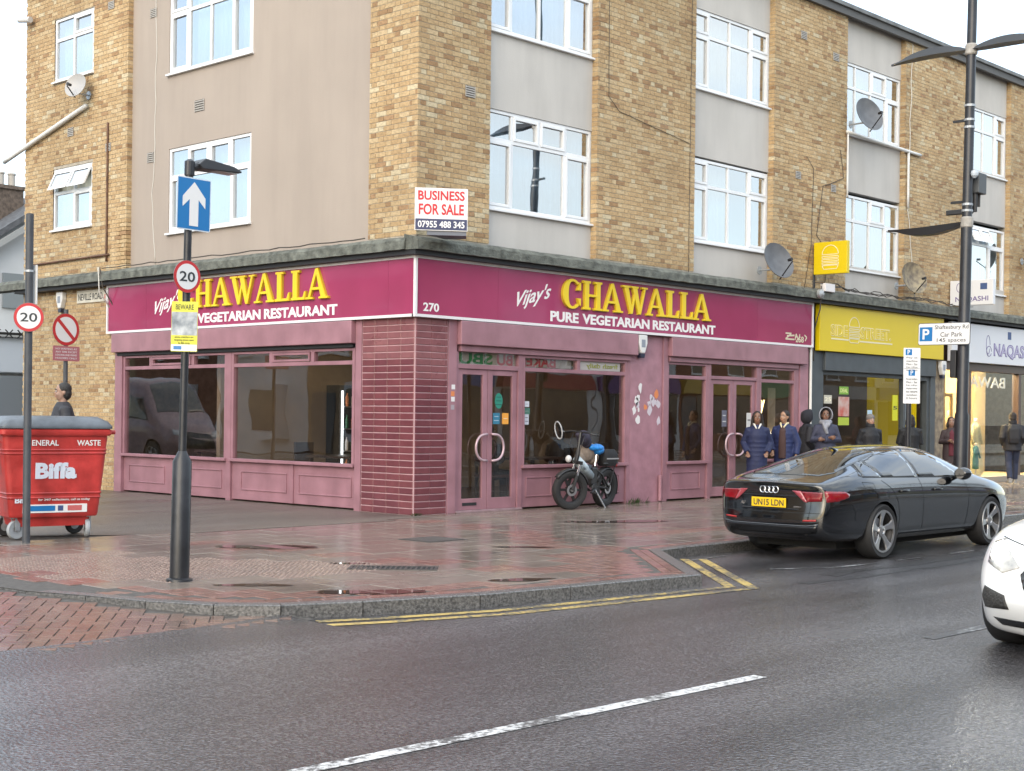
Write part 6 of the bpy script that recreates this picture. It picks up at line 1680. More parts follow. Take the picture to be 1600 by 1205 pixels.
def car_shell(sp):
    """lofted closed body; returns a mesh"""
    secs = []
    xs = sp['xs']
    for x in xs:
        W = interp(sp['W'], x); zt = interp(sp['top'], x); zb = interp(sp['bot'], x); belt = interp(sp['belt'], x); WR = interp(sp['WR'], x)
        gh = max(0.0, min(1.0, (zt - belt - .05) / .22))          # how much greenhouse there is
        sh = min(belt - .09, zt - .10)
        k = sp.get('flare', lambda x: 0)(x)
        p = [(0, zb), (.72 * W, zb), (.935 * W, zb + .035), (.968 * W, zb + .16), (W + k, .36 + .62 * (sh - .36)), (.990 * W + k * .8, sh), (.940 * W, min(belt, zt - .045))]
        zr = zt - .065
        g7 = ((.940 * W + WR) / 2 + .03, (belt + zr) / 2 + .012); g8 = (WR, zr); g9 = (WR * .62, zt - .012)
        b7 = (.86 * W, zt - .028); b8 = (.66 * W, zt - .010); b9 = (.36 * W, zt - .002)
        mix = lambda a, b: (a[0] * gh + b[0] * (1 - gh), a[1] * gh + b[1] * (1 - gh))
        p += [mix(g7, b7), mix(g8, b8), mix(g9, b9), (0, zt)]
        secs.append([(x, y, z) for y, z in p])
    # lean the two ends
    n = len(secs[0])
    for end, sgn in ((0, 1), (-1, -1)):
        prof = sp['rear_lean'] if end == 0 else sp['front_lean']
        for i in range(n):
            x, y, z = secs[end][i]; secs[end][i] = (x + interp(prof, z), y, z)
            x, y, z = secs[end + sgn][i]; secs[end + sgn][i] = (x + interp(prof, z) * .55, y, z)
    V, F = [], []
    ring = []
    for s in secs:
        ids = []
        for i in range(n): V.append(s[i]); ids.append(len(V) - 1)
        left = [ids[0]]
        for i in range(1, n - 1): x, y, z = s[i]; V.append((x, -y, z)); left.append(len(V) - 1)
        left.append(ids[n - 1])
        ring.append((ids, left))
    for a in range(len(secs) - 1):
        for side in (0, 1):
            A, B = ring[a][side], ring[a + 1][side]
            for i in range(n - 1):
                f = (A[i], B[i], B[i + 1], A[i + 1]); F.append(f if side else f[::-1])
    for end, bul in ((0, sp['bulge'][0]), (-1, sp['bulge'][1])):
        Rr, Ll = ring[end]; mid = {}
        rows = []
        for i in range(n):
            if i in (0, n - 1): rows.append([Rr[i]]); continue
            a = Vector(V[Rr[i]]); row = [Rr[i]]
            for t in (.66, .33, 0, -.33, -.66):
                V.append((a.x + bul * (1 - t * t), a.y * t, a.z)); row.append(len(V) - 1)
            row.append(Ll[i]); rows.append(row)
        for i in range(1, n - 2):
            for k in range(6): F.append((rows[i][k], rows[i][k + 1], rows[i + 1][k + 1], rows[i + 1][k]))
        for i0, i1 in ((0, 1), (n - 1, n - 2)):
            for k in range(6): F.append((rows[i0][0], rows[i1][k], rows[i1][k + 1]))
    me = bpy.data.meshes.new('shell'); me.from_pydata(V, [], F)
    bm = bmesh.new(); bm.from_mesh(me); bmesh.ops.recalc_face_normals(bm, faces=bm.faces); bm.to_mesh(me); bm.free()
    ob = bpy.data.objects.new('shell', me); COL.objects.link(ob)
    m = ob.modifiers.new('s', 'SUBSURF'); m.levels = 2; m.render_levels = 2
    dg = bpy.context.evaluated_depsgraph_get()
    smooth = bpy.data.meshes.new_from_object(ob.evaluated_get(dg))
    cut = []
    ob.data = smooth; ob.modifiers.clear()
    ob.data.shade_smooth()
    bvh = BVHTree.FromPolygons([v.co.copy() for v in smooth.vertices], [tuple(p.vertices) for p in smooth.polygons])
    for (wx, wz, wr) in sp['arches']:
        for sy in (-1, 1):
            mb = MB(); mb.lathe([(wr, 0), (wr, .5)], (wx, sy * .62 if sy > 0 else -.62, wz), (0, sy, 0), 48)
            c = mb.build('cut', None); cut.append(c)
            b = ob.modifiers.new('b', 'BOOLEAN'); b.operation = 'DIFFERENCE'; b.object = c; b.solver = 'EXACT'
    dg = bpy.context.evaluated_depsgraph_get(); dg.update()
    fin = bpy.data.meshes.new_from_object(ob.evaluated_get(dg))
    fin.materials.clear()
    bpy.data.objects.remove(ob)
    for c in cut: bpy.data.objects.remove(c)
    fin.shade_smooth(); fin.set_sharp_from_angle(angle=R(38))
    return fin, bvh

def ray_hit(bvh, ax, a, b):
    """project 2-D point onto the shell; ax: 'R' right side (u=x,v=z), 'L', 'T' top (u=x,v=y), 'B' rear (u=y,v=z), 'F' front"""
    o, d = {'R': ((a, -3, b), (0, 1, 0)), 'L': ((a, 3, b), (0, -1, 0)), 'T': ((a, b, 4), (0, 0, -1)), 'B': ((-4, a, b), (1, 0, 0)), 'F': ((7, a, b), (-1, 0, 0))}[ax]
    h = bvh.ray_cast(Vector(o), Vector(d))
    return (h[0], h[1]) if h[0] is not None else None

def patch(bvh, ax, poly, off=.004, step=.05, smooth_edge=True):
    """outline laid on the shell as a thin raised piece; returns an MB"""
    pts = []
    n = len(poly)
    for i in range(n):
        a, b = Vector(poly[i]), Vector(poly[(i + 1) % n]); k = max(1, int((b - a).length / step))
        pts += [a + (b - a) * j / k for j in range(k)]
    m = len(pts); edges = [(i, (i + 1) % m) for i in range(m)]
    x0, x1 = min(p.x for p in pts), max(p.x for p in pts); y0, y1 = min(p.y for p in pts), max(p.y for p in pts)
    P2 = [(p.x, p.y) for p in pts]; inner = []
    yy = y0 + step / 2
    while yy < y1:
        xx = x0 + step / 2
        while xx < x1:
            if inside((xx, yy), P2) and min(math.hypot(xx - q[0], yy - q[1]) for q in P2) > step * .45: inner.append(Vector((xx, yy)))
            xx += step
        yy += step
    vs, es, fs, *_ = delaunay_2d_cdt(pts + inner, edges, [], 1, 1e-5)
    out, ok = [], []
    for v in vs:
        h = ray_hit(bvh, ax, v.x, v.y)
        if h is None: out.append((0, 0, 0)); ok.append(False); continue
        nn = h[1]
        o = {'R': (0, -1, 0), 'L': (0, 1, 0), 'T': (0, 0, 1), 'B': (-1, 0, 0), 'F': (1, 0, 0)}[ax]
        if nn.dot(Vector(o)) < 0: nn = -nn
        out.append(h[0] + nn * off); ok.append(True)
    mb = MB(); mb.add(out, [tuple(f) for f in fs if all(ok[i] for i in f)])
    return mb

def seam(bvh, ax, pts, w=.008, off=.0025, step=.04):
    mb = MB(); L, Rr = [], []
    dn = []
    for i in range(len(pts) - 1):
        a, b = Vector(pts[i]), Vector(pts[i + 1]); k = max(1, int((b - a).length / step)); dn += [a + (b - a) * j / k for j in range(k)]
    dn.append(Vector(pts[-1]))
    for i, p in enumerate(dn):
        d = (dn[min(i + 1, len(dn) - 1)] - dn[max(i - 1, 0)]).normalized(); nrm = Vector((-d.y, d.x)) * w / 2
        a = ray_hit(bvh, ax, p.x + nrm.x, p.y + nrm.y); b = ray_hit(bvh, ax, p.x - nrm.x, p.y - nrm.y)
        if a is None or b is None: continue
        o = Vector({'R': (0, -1, 0), 'L': (0, 1, 0), 'T': (0, 0, 1), 'B': (-1, 0, 0), 'F': (1, 0, 0)}[ax])
        L.append(a[0] + o * off); Rr.append(b[0] + o * off)
    n = len(L)
    mb.add(L + Rr, [(i, i + n, i + n + 1, i + 1) for i in range(n - 1)])
    return mb

def wheel(parent, x, y, side, r, rimr, w, rimm, spokes=5, blade=True, rot=0):
    o = new_obj('wheel', None, parent); o.location = (x, y, r); o.empty_display_size = .1
    o.scale = (1, side, 1)          # built for the +y side
    T = lambda: MB()
    mb = T(); hw = w / 2
    mb.lathe([(rimr - .005, -hw * .9), (r * .93, -hw), (r * .985, -hw * .8), (r, -hw * .4), (r, hw * .4), (r * .985, hw * .8), (r * .93, hw), (rimr - .005, hw * .9)], (0, 0, 0), (0, 1, 0), 48, True); mb.build('tyre', RUBBER, o, smooth=True, angle=50)
    mb = T(); mb.lathe([(rimr, hw * .9), (rimr - .018, hw * .92), (rimr - .03, hw * .6), (rimr - .05, -hw * .8), (.03, -hw * .8), (.03, -hw * .78), (rimr - .06, -hw * .7), (rimr - .045, hw * .5)], (0, 0, 0), (0, 1, 0), 40, True); mb.build('barrel', mat('barrel_dark', (.03, .03, .032), .5, metal=.5), o, smooth=True)
    mb = T(); mb.lathe([(rimr - .003, hw * .88), (rimr - .006, hw * .97), (rimr - .028, hw * .95), (rimr - .028, hw * .85)], (0, 0, 0), (0, 1, 0), 48, True); mb.build('rim', rimm, o, smooth=True)
    mb = T(); mb.lathe([(.075, hw * .55), (.07, hw * .8), (.035, hw * .86), (.03, hw * .80)], (0, 0, 0), (0, 1, 0), 24); mb.build('hub', rimm, o, smooth=True)
    for k in range(spokes):
        a = rot + 2 * math.pi * k / spokes; mb = T()
        ro = rimr - .02
        out = [(.05, -.035), (.12, -.030), (ro * .75, -.050), (ro, -.085), (ro, .055), (ro * .75, .032), (.12, .034), (.05, .03)] if blade else [(.05, -.03), (ro, -.02), (ro, .02), (.05, .03)]
        f = lambda u, v, d: (u * math.cos(a) - v * math.sin(a), hw * (.62 + .30 * min(1, u / ro) ) + d, u * math.sin(a) + v * math.cos(a))
        mb.prism(out, f, -.025, .0); mb.build('spoke', rimm, o, bevel=.006)
    mb = T(); mb.lathe([(.165, 0), (.165, .02)], (0, -hw * .1, 0), (0, 1, 0), 32); mb.build('brake_disc', STEEL, o)
    return o

def add_patches(car, bvh, name, m, lst, off=.004, step=.05, parent=None):
    mb = MB()
    for ax, poly in lst:
        q = patch(bvh, ax, poly, off, step); n = len(mb.v); mb.v += q.v; mb.f += [tuple(i + n for i in f) for f in q.f]; mb.m += [0] * len(q.f)
    o = mb.build(name, m, parent or car, smooth='all', fix=False)
    sm = o.modifiers.new('t', 'SOLIDIFY'); sm.thickness = .003; sm.offset = -1
    return o
def sym(ax, poly):
    return [(ax, poly), (ax, [(-a, b) for a, b in poly][::-1])]

# ---- the parked black fastback
BODYB = mat('black_car_paint', (.004, .0045, .006), .10, coat=1.0, spec=.5)
CGLASS = mat('dark_car_glass', (.008, .010, .012), .02, spec=1.0, coat=.5)
SEAM = mat('seam_black', (.003, .003, .003), .6)
TRIM = mat('gloss_black', (.008, .008, .009), .15)
spec_b = dict(
    xs=[-1.115, -1.07, -.98, -.80, -.55, -.25, .05, .40, .80, 1.25, 1.65, 2.0, 2.3, 2.55, 2.78, 3.05, 3.35, 3.60, 3.76, 3.83],
    W=[(-1.115, .74), (-1.07, .80), (-.98, .85), (-.8, .905), (-.4, .945), (0, .955), (.8, .948), (1.6, .948), (2.4, .950), (2.9, .955), (3.3, .93), (3.6, .86), (3.76, .74), (3.83, .60)],
    top=[(-1.115, .965), (-1.07, .985), (-.98, 1.0), (-.8, 1.055), (-.5, 1.135), (-.1, 1.24), (.35, 1.34), (.8, 1.40), (1.3, 1.42), (1.7, 1.40), (2.05, 1.315), (2.35, 1.195), (2.6, 1.085), (2.78, 1.01), (3.05, .965), (3.35, .90), (3.6, .82), (3.76, .72), (3.83, .60)],
    bot=[(-1.115, .30), (-1.0, .25), (-.6, .21), (0, .20), (3.0, .20), (3.6, .22), (3.83, .28)],
    belt=[(-1.115, .93), (-.8, .95), (-.3, .985), (.3, .985), (1.3, .965), (2.1, .945), (2.6, .925), (3.05, .90), (3.5, .80), (3.83, .55)],
    WR=[(-1.1, .70), (-.8, .655), (-.4, .61), (0, .585), (.5, .58), (1.2, .585), (1.7, .59), (2.1, .625), (2.5, .69), (2.8, .74), (3.8, .6)],
    rear_lean=[(.25, .10), (.40, -.005), (.58, -.02), (.66, .015), (.85, .03), (.97, -.03)], front_lean=[(.25, -.05), (.45, .02), (.6, .0), (.8, -.05)],
    bulge=(-.045, .10), arches=[(0, .345, .378), (2.914, .345, .378)], flare=lambda x: .014 * (math.exp(-((x) / .38) ** 2) + math.exp(-((x - 2.914) / .38) ** 2)))
car = thing('parked_car', 'black four-door fastback car parked at the kerb, seen from behind', 'car', (.615, -6.33, RZ))
car.scale = (.935, .865, .90)
shell, bv = car_shell(spec_b)
shell.materials.append(BODYB)
body = new_obj('body', shell, car)
# glass
add_patches(car, bv, 'rear_window', CGLASS, [('T', [(-.80, -.50), (-.62, -.60), (.10, -.545), (.50, -.50), (.56, 0), (.50, .50), (.10, .545), (-.62, .60), (-.80, .50), (-.83, 0)])])
add_patches(car, bv, 'windscreen', CGLASS, [('T', [(1.80, -.52), (2.25, -.575), (2.66, -.66), (2.74, 0), (2.66, .66), (2.25, .575), (1.80, .52), (1.77, 0)])])
for ax, sg in (('R', 1), ('L', 1)):
    add_patches(car, bv, 'rear_quarter_window', CGLASS, [(ax, [(-.33, 1.035), (-.05, 1.022), (.06, 1.02), (.03, 1.245), (-.10, 1.195), (-.26, 1.10)])], step=.04)
    add_patches(car, bv, 'rear_door_window', CGLASS, [(ax, [(.085, 1.02), (.93, 1.005), (.90, 1.345), (.60, 1.335), (.30, 1.305), (.06, 1.25)])])
    add_patches(car, bv, 'front_door_window', CGLASS, [(ax, [(.99, 1.003), (2.02, .985), (2.10, 1.02), (1.85, 1.17), (1.60, 1.285), (1.35, 1.335), (1.10, 1.35), (.96, 1.348)])])
    add_patches(car, bv, 'window_surround', TRIM, [(ax, [(-.40, 1.045), (-.33, 1.022), (2.12, .972), (2.14, 1.00), (2.10, 1.012), (2.02, .988), (-.33, 1.036), (-.26, 1.105), (-.10, 1.20), (.30, 1.31), (.60, 1.342), (1.10, 1.355), (1.35, 1.342), (1.6, 1.292), (1.62, 1.30), (1.35, 1.358), (1.1, 1.368), (.6, 1.358), (.3, 1.325), (-.10, 1.215), (-.27, 1.12)])], off=.0025, step=.04)
    for nm, pth in (('door_seam', [(.02, .98), (.22, .86), (.36, .70), (.42, .50), (.40, .30)]), ('door_seam', [(.96, .99), (1.02, .70), (1.02, .28)]), ('door_seam', [(2.16, .95), (2.26, .75), (2.24, .50), (2.18, .28)]), ('fuel_flap', [(-.42, .97), (-.20, .955), (-.18, .86), (-.30, .83), (-.40, .87), (-.42, .97)])):
        if nm == 'fuel_flap' and ax == 'L': continue
        seam(bv, ax, pth, .007 if nm == 'door_seam' else .005).build(nm, SEAM, car, smooth='all', fix=False)
    for hx in (.50, 1.38):
        h = ray_hit(bv, ax, hx, .835); s = -1 if ax == 'R' else 1
        mb = MB(); c = h[0]; mb.tube([(c.x - .105, c.y + s * .005, c.z), (c.x - .07, c.y + s * .035, c.z + .004), (c.x + .07, c.y + s * .035, c.z + .004), (c.x + .105, c.y + s * .005, c.z)], .017, 8); mb.build('door_handle', TRIM, car, smooth='all')
    mb = MB(); s = -1 if ax == 'R' else 1
    c = Vector((1.93, s * 1.02, 1.03)); mb.ball(c, (.095, .125, .085), 16, 10); mb.tube([(1.96, s * .86, .965), (1.94, s * .95, 1.0)], .03, 8); mr_ = mb.build('wing_mirror', BODYB, car, smooth='all')
    mb = MB(); mb.lathe([(.07, -.086), (.068, -.092)], c, (1, 0, 0), 20); mb.build('mirror_glass', CGLASS, mr_)
    # sill blade
    mb = seam(bv, ax, [(.46, .262), (2.46, .252)], .055, .016); mb.build('sill_strip', mat('sill_dark', (.20, .205, .215), .25, metal=.6), car, smooth='all', fix=False)
    # side marker reflection panel in the flank: the shoulder crease
# rear lights, plate, rings, bumper
TAIL = mat('tail_red', (.24, .007, .013), .10, coat=.6, col2=(.13, .004, .008), scale=9)
TAIL2 = mat('tail_pink', (.33, .055, .07), .1, coat=.6)
for sg in (1, -1):
    q = lambda pts: [(sg * a, b) for a, b in pts][::sg]
    ax = 'L' if sg > 0 else 'R'
    tl_ = add_patches(car, bv, 'tail_light', TAIL, [('B', q([(.46, .860), (.745, .855), (.735, .745), (.55, .735)])), (ax, [(-1.06, .735), (-1.07, .87), (-.80, .862), (-.72, .83), (-.74, .79), (-.92, .745)])], .006, .03)
    add_patches(car, bv, 'lamp_segment', TAIL2, [('B', q([(.335, .868), (.455, .866), (.55, .725), (.50, .735)]))], .006, .03, parent=tl_)
PLATE = mat('plate_yellow', (.75, .47, .01), .35)
mb = MB()
def on_rear(y, z): h = ray_hit(bv, 'B', y, z); return h[0].x
px_ = on_rear(0, .70) - .012
mb.box(px_ - .008, px_, -.26, .26, .652, .768); pl = mb.build('number_plate', PLATE, car, bevel=.003)
mb = MB(); lettering(mb, 'UN15 LDN', (px_ - .0085, 0, .708), (0, -1, 0), UZ, .455, .078, offset=.02, extrude=.001); mb.build('lettering', SINK, pl)
add_patches(car, bv, 'plate_recess', TRIM, [('B', [(-.44, .645), (.44, .645), (.40, .625), (-.40, .625)]), ('B', [(-.53, .70), (-.46, .80), (.46, .80), (.53, .70), (.46, .79), (-.46, .79)])], .003, .03)
mb = MB(); rx = on_rear(0, .865) - .006
for k in range(4):
    yc = .096 - k * .064; N_ = 20
    ring_p = [(rx, yc + .041 * math.cos(2 * math.pi * i / N_), .868 + .041 * math.sin(2 * math.pi * i / N_)) for i in range(N_ + 1)]
    mb.tube(ring_p, .0085, 6, False)
mb.build('badge', CHROME, car, smooth='all')
mb = MB(); lettering(mb, 'A7', (on_rear(.40, .70) - .004, .41, .69), (0, -1, 0), UZ, .085, .04, shear=.1, offset=.01, extrude=.002); lettering(mb, 'quattro', (on_rear(-.40, .68) - .004, -.41, .668), (0, -1, 0), UZ, .11, .022, offset=.01, extrude=.002); mb.build('badge_lettering', CHROME, car)
add_patches(car, bv, 'diffuser', TRIM, [('B', [(-.70, .455), (-.66, .36), (-.45, .335), (.45, .335), (.66, .36), (.70, .455), (.55, .435), (-.55, .435)])], .006, .05)
add_patches(car, bv, 'bumper_trim', mat('dark_silver', (.12, .125, .135), .3, metal=.6), [('B', [(-.705, .475), (-.70, .455), (-.55, .437), (.55, .437), (.70, .455), (.705, .475), (.55, .450), (-.55, .450)])], .009, .05)
for ys in (.46, -.46):
    mb = MB()
    for y2 in (-.055, .055): mb.tube([(-1.06, ys + y2, .375), (-1.10, ys + y2, .375)], [.045, .047], 14)
    mb.build('exhaust', mat('exhaust_dark', (.09, .09, .095), .25, metal=.9), car)
seam(bv, 'B', [(-.72, .60), (-.3, .598), (.3, .598), (.72, .60)], .007).build('bumper_seam', SEAM, car, smooth='all', fix=False)
seam(bv, 'B', [(-.66, .945), (0, .95), (.66, .945)], .010).build('boot_seam', SEAM, car, smooth='all', fix=False)
seam(bv, 'R', [(-.98, .72), (-.70, .70), (-.62, .62), (-.60, .50)], .006).build('bumper_seam', SEAM, car, smooth='all', fix=False)
for q in sym('B', [(.50, .515), (.68, .525), (.68, .505), (.50, .495)]): add_patches(car, bv, 'reflector', mat('reflector_red', (.35, .02, .02), .2), [q], .004, .04)
h = ray_hit(bv, 'T', .30, 0); mb = MB(); mb.tube([h[0] + Vector((.08, 0, 0)), h[0] + Vector((0, 0, .03)), h[0] + Vector((-.07, 0, .05))], [.03, .018, .006], 8); mb.build('aerial', BODYB, car, smooth='all')
for q in sym('F', [(.42, .66), (.72, .72), (.70, .60), (.45, .58)]): add_patches(car, bv, 'head_light', mat('lamp_clear', (.4, .42, .45), .08, coat=.5), [q], .005, .04)
add_patches(car, bv, 'grille', TRIM, [('F', [(-.38, .72), (.38, .72), (.33, .35), (-.33, .35)])], .004, .05)
mb = MB(); mb.box(-.55, 3.4, -.60, .60, .13, .26); mb.build('underbody', mat('under_black', (.01, .01, .01), .8), car)
RIMG = mat('rim_titanium', (.46, .46, .47), .3, metal=.85)
for wx in (0, 2.914):
    for s in (-1, 1): wheel(car, wx, s * .83, s, .345, .272, .255, RIMG, 5, True, .35 + wx)

# ---- the white saloon at the right edge
BODYW = mat('white_car_paint', (.72, .72, .71), .15, coat=.8)
spec_w = dict(
    xs=[-1.00, -.95, -.85, -.6, -.2, .2, .6, 1.0, 1.4, 1.75, 2.05, 2.3, 2.55, 2.85, 3.15, 3.38, 3.52, 3.60],
    W=[(-1.0, .68), (-.85, .82), (-.5, .88), (0, .90), (1.4, .90), (2.4, .90), (2.84, .905), (3.15, .88), (3.38, .82), (3.52, .72), (3.60, .58)],
    top=[(-1.0, .98), (-.85, 1.04), (-.5, 1.10), (-.1, 1.22), (.4, 1.38), (.9, 1.44), (1.3, 1.44), (1.7, 1.36), (2.05, 1.19), (2.3, 1.06), (2.55, 1.01), (2.85, .97), (3.15, .91), (3.38, .83), (3.52, .72), (3.60, .58)],
    bot=[(-1.0, .30), (-.6, .22), (0, .2), (2.6, .2), (3.1, .15), (3.6, .16)],
    belt=[(-1.0, .93), (0, .97), (1.4, .94), (2.2, .92), (2.6, .90), (3.15, .84), (3.6, .52)],
    WR=[(-1, .64), (0, .58), (1, .57), (1.7, .60), (2.2, .68), (3.6, .55)],
    rear_lean=[(.25, .08), (.5, -.02), (.9, .0)], front_lean=[(.2, -.06), (.35, .03), (.5, .02), (.75, -.06)],
    bulge=(-.05, .13), arches=[(0, .33, .355), (2.84, .33, .355)], flare=lambda x: .010 * (math.exp(-((x) / .38) ** 2) + math.exp(-((x - 2.84) / .38) ** 2)))
wc = thing('white_car', 'white saloon car driving in at the right edge, only its front corner visible', 'car', (-1.50, -11.60, RZ), math.pi)
wc.scale = (.95, .95, .93)
shell, bv = car_shell(spec_w); shell.materials.append(BODYW); new_obj('body', shell, wc)
add_patches(wc, bv, 'windscreen', CGLASS, [('T', [(1.50, -.50), (2.28, -.62), (2.34, 0), (2.28, .62), (1.50, .50), (1.46, 0)])])
add_patches(wc, bv, 'rear_window', CGLASS, [('T', [(-.45, -.55), (.30, -.48), (.34, 0), (.30, .48), (-.45, .55), (-.5, 0)])])
for ax in ('R', 'L'): add_patches(wc, bv, 'side_window', CGLASS, [(ax, [(-.10, 1.02), (1.85, .985), (1.55, 1.19), (1.2, 1.32), (.6, 1.33), (.2, 1.25)])])
for sg in (1, -1):
    q = lambda pts: [(sg * a, b) for a, b in pts][::sg]; ax = 'L' if sg > 0 else 'R'
    hl = add_patches(wc, bv, 'head_light', mat('lamp_clear_warm', (.55, .53, .48), .06, coat=.6, col2=(.25, .25, .25), scale=11), [('F', q([(.44, .645), (.56, .60), (.72, .66), (.735, .80), (.66, .83)]))], .006, .03)
    add_patches(wc, bv, 'lamp_bulb', mat('headlamp_lit', (.9, .9, .85), .2, emit=(1, .95, .80), estr=14), [('F', q([(.58, .76), (.66, .805), (.715, .78), (.70, .70), (.60, .67)]))], .012, .03, parent=hl)
    add_patches(wc, bv, 'lower_intake', mat('intake_mesh', (.035, .033, .03), .6, bump=.8, bscale=55), [('F', q([(.46, .36), (.70, .345), (.735, .42), (.70, .50), (.50, .455)]))], .004, .03)
add_patches(wc, bv, 'grille', TRIM, [('F', [(-.36, .70), (.36, .70), (.42, .60), (.32, .48), (-.32, .48), (-.42, .60)])], .004, .04)
add_patches(wc, bv, 'lower_lip', TRIM, [('F', [(-.62, .285), (.62, .285), (.55, .235), (-.55, .235)])], .004, .04)
h = ray_hit(bv, 'F', 0, .60)[0]; mb = MB()
mb.tube([(h.x + .02, .085 * math.cos(2 * math.pi * i / 24), .60 + .085 * math.sin(2 * math.pi * i / 24)) for i in range(25)], .009, 6, False)
for k in range(3): a = R(90 + 120 * k); mb.bar((h.x + .022, 0, .60), (h.x + .022, .085 * math.cos(a), .60 + .085 * math.sin(a)), .016, .008)
mb.build('badge', CHROME, wc)
seam(bv, 'F', [(-.70, .84), (-.3, .755), (.3, .755), (.70, .84)], .006).build('bonnet_seam', SEAM, wc, smooth='all', fix=False)
mb = MB(); mb.box(-.5, 3.2, -.58, .58, .14, .26); mb.build('underbody', _mats['under_black'], wc)
for s in (-1, 1):
    mb = MB(); mb.ball((1.78, s * .98, 1.0), (.085, .11, .075), 14, 8); mb.tube([(1.80, s * .84, .95), (1.79, s * .92, .98)], .025, 8); mb.build('wing_mirror', BODYW, wc, smooth='all')
    for wx in (0, 2.84): wheel(wc, wx, s * .79, s, .33, .235, .225, mat('rim_silver', (.5, .5, .52), .3, metal=.8), 5, False, .2)

# ---- a van parked up the side street, seen as a reflection in the side windows
spec_v = dict(
    xs=[-1.15, -1.12, -1.05, -.6, 0, .6, 1.2, 1.8, 2.3, 2.6, 2.9, 3.2, 3.5, 3.8, 3.98, 4.05],
    W=[(-1.15, .90), (-1.05, .96), (0, .98), (2.6, .98), (3.4, .96), (3.8, .88), (4.05, .66)],
    top=[(-1.15, 2.28), (-1.0, 2.36), (0, 2.4), (2.0, 2.4), (2.4, 2.36), (2.7, 2.2), (3.0, 1.86), (3.25, 1.52), (3.4, 1.34), (3.7, 1.2), (3.95, 1.02), (4.05, .8)],
    bot=[(-1.15, .35), (0, .28), (3.5, .25), (4.05, .28)], belt=[(-1.15, 1.2), (2.5, 1.2), (3.3, 1.12), (4.05, .75)], WR=[(-1.15, .84), (2.2, .84), (2.8, .80), (3.3, .82), (4.05, .6)],
    rear_lean=[(.3, 0), (2.4, .02)], front_lean=[(.25, -.05), (.6, .02), (1.0, -.06)], bulge=(-.02, .10), arches=[(0, .35, .40), (3.25, .35, .40)])
vn = thing('parked_van', 'white panel van parked up the side street, seen only reflected in the shop windows', 'van', (-7.55, 20.6, -.01), R(-90))
shell, bv = car_shell(spec_v); shell.materials.append(BODYW); new_obj('body', shell, vn)
shell.materials.clear(); shell.materials.append(mat('van_paint', (.30, .20, .22), .2, coat=.6))
add_patches(vn, bv, 'windscreen', CGLASS, [('T', [(2.62, -.66), (3.28, -.74), (3.34, 0), (3.28, .74), (2.62, .66), (2.58, 0)])])
for ax in ('R', 'L'):
    add_patches(vn, bv, 'door_window', CGLASS, [(ax, [(2.05, 1.28), (3.05, 1.24), (2.72, 1.85), (2.05, 1.88)])])
    seam(bv, ax, [(1.95, 1.95), (1.95, .4)], .012).build('door_seam', SEAM, vn, smooth='all', fix=False)
    add_patches(vn, bv, 'red_panel', mat('van_red', (.35, .02, .03), .3), [(ax, [(-1.0, .75), (1.85, .75), (1.85, 1.1), (.2, 1.1), (-1.0, 1.5)])])
for q in sym('F', [(.45, .80), (.74, .86), (.72, 1.0), (.5, .95)]): add_patches(vn, bv, 'head_light', _mats['lamp_clear'], [q], .005, .05)
add_patches(vn, bv, 'grille', TRIM, [('F', [(-.4, .9), (.4, .9), (.5, .5), (-.5, .5)])], .004, .06)
for wx in (0, 3.25):
    for sd_ in (-1, 1): wheel(vn, wx, sd_ * .86, sd_, .34, .22, .22, STEEL, 5, False)
# ------------------------------------------------------------------ electric bicycle
bk = thing('electric_bicycle', 'black fat-tyred electric bicycle with blue saddle cover leaning by the shop window', 'bicycle', (3.90, -.30, 0), R(188))
bk.scale = (1.08, 1.08, 1.08)
bk.rotation_euler = (R(-4), 0, R(188))
SILV = mat('bike_silver', (.42, .50, .55), .35, var=.2, scale=14)
BKBLK = mat('bike_black', (.02, .02, .022), .4)
def bike_wheel(x, steer, disc=True):
    o = new_obj('wheel', None, bk); o.location = (x, 0, .285); o.rotation_euler = (0, 0, steer); o.empty_display_size = .05
    mb = MB(); mb.lathe([(.195, -.040), (.235, -.058), (.272, -.05), (.288, -.018), (.288, .018), (.272, .05), (.235, .058), (.195, .040)], (0, 0, 0), (0, 1, 0), 40, True); mb.build('tyre', RUBBER, o, smooth=True, angle=50)
    mb = MB(); mb.lathe([(.205, -.034), (.205, .034), (.175, .026), (.175, -.026)], (0, 0, 0), (0, 1, 0), 32, True); mb.build('rim', BKBLK, o, smooth=True)
    for k in range(6):
        a = math.pi * k / 3
        mb = MB(); mb.bar((.04 * math.cos(a), 0, .04 * math.sin(a)), (.18 * math.cos(a), 0, .18 * math.sin(a)), .035, .03, up=(0, 1, 0)); mb.build('spoke', BKBLK, o)
    mb = MB(); mb.lathe([(.055, -.05), (.06, -.03), (.06, .03), (.055, .05)], (0, 0, 0), (0, 1, 0), 20); mb.build('hub', BKBLK, o, smooth=True)
    if disc: mb = MB(); mb.lathe([(.085, .056), (.085, .060), (.05, .060), (.05, .056)], (0, 0, 0), (0, 1, 0), 24, True); mb.lathe([(.02, .05), (.02, .075)], (0, 0, 0), (0, 1, 0), 10); mb.build('brake_disc', STEEL, o)
    return o
bike_wheel(0, 0); bike_wheel(.95, R(-24))
mb = MB(); mb.tube([(.82, 0, .72), (.62, 0, .60), (.42, 0, .47)], [.070, .078, .066], 10); mb.build('main_beam', SILV, bk, smooth='all')
mb = MB(); mb.box(.50, .72, -.064, .064, .60, .645); lettering(mb, 'ENGWE', (.62, .066, .60), (-1, 0, 0), (.0, 0, 1), .2, .05, offset=.02, extrude=.002); mb.build('beam_decal', mat('decal_dark', (.06, .08, .1), .5), bk)
mb = MB(); mb.tube([(.84, 0, .66), (.80, 0, .86)], .034, 10); mb.build('head_tube', BKBLK, bk)
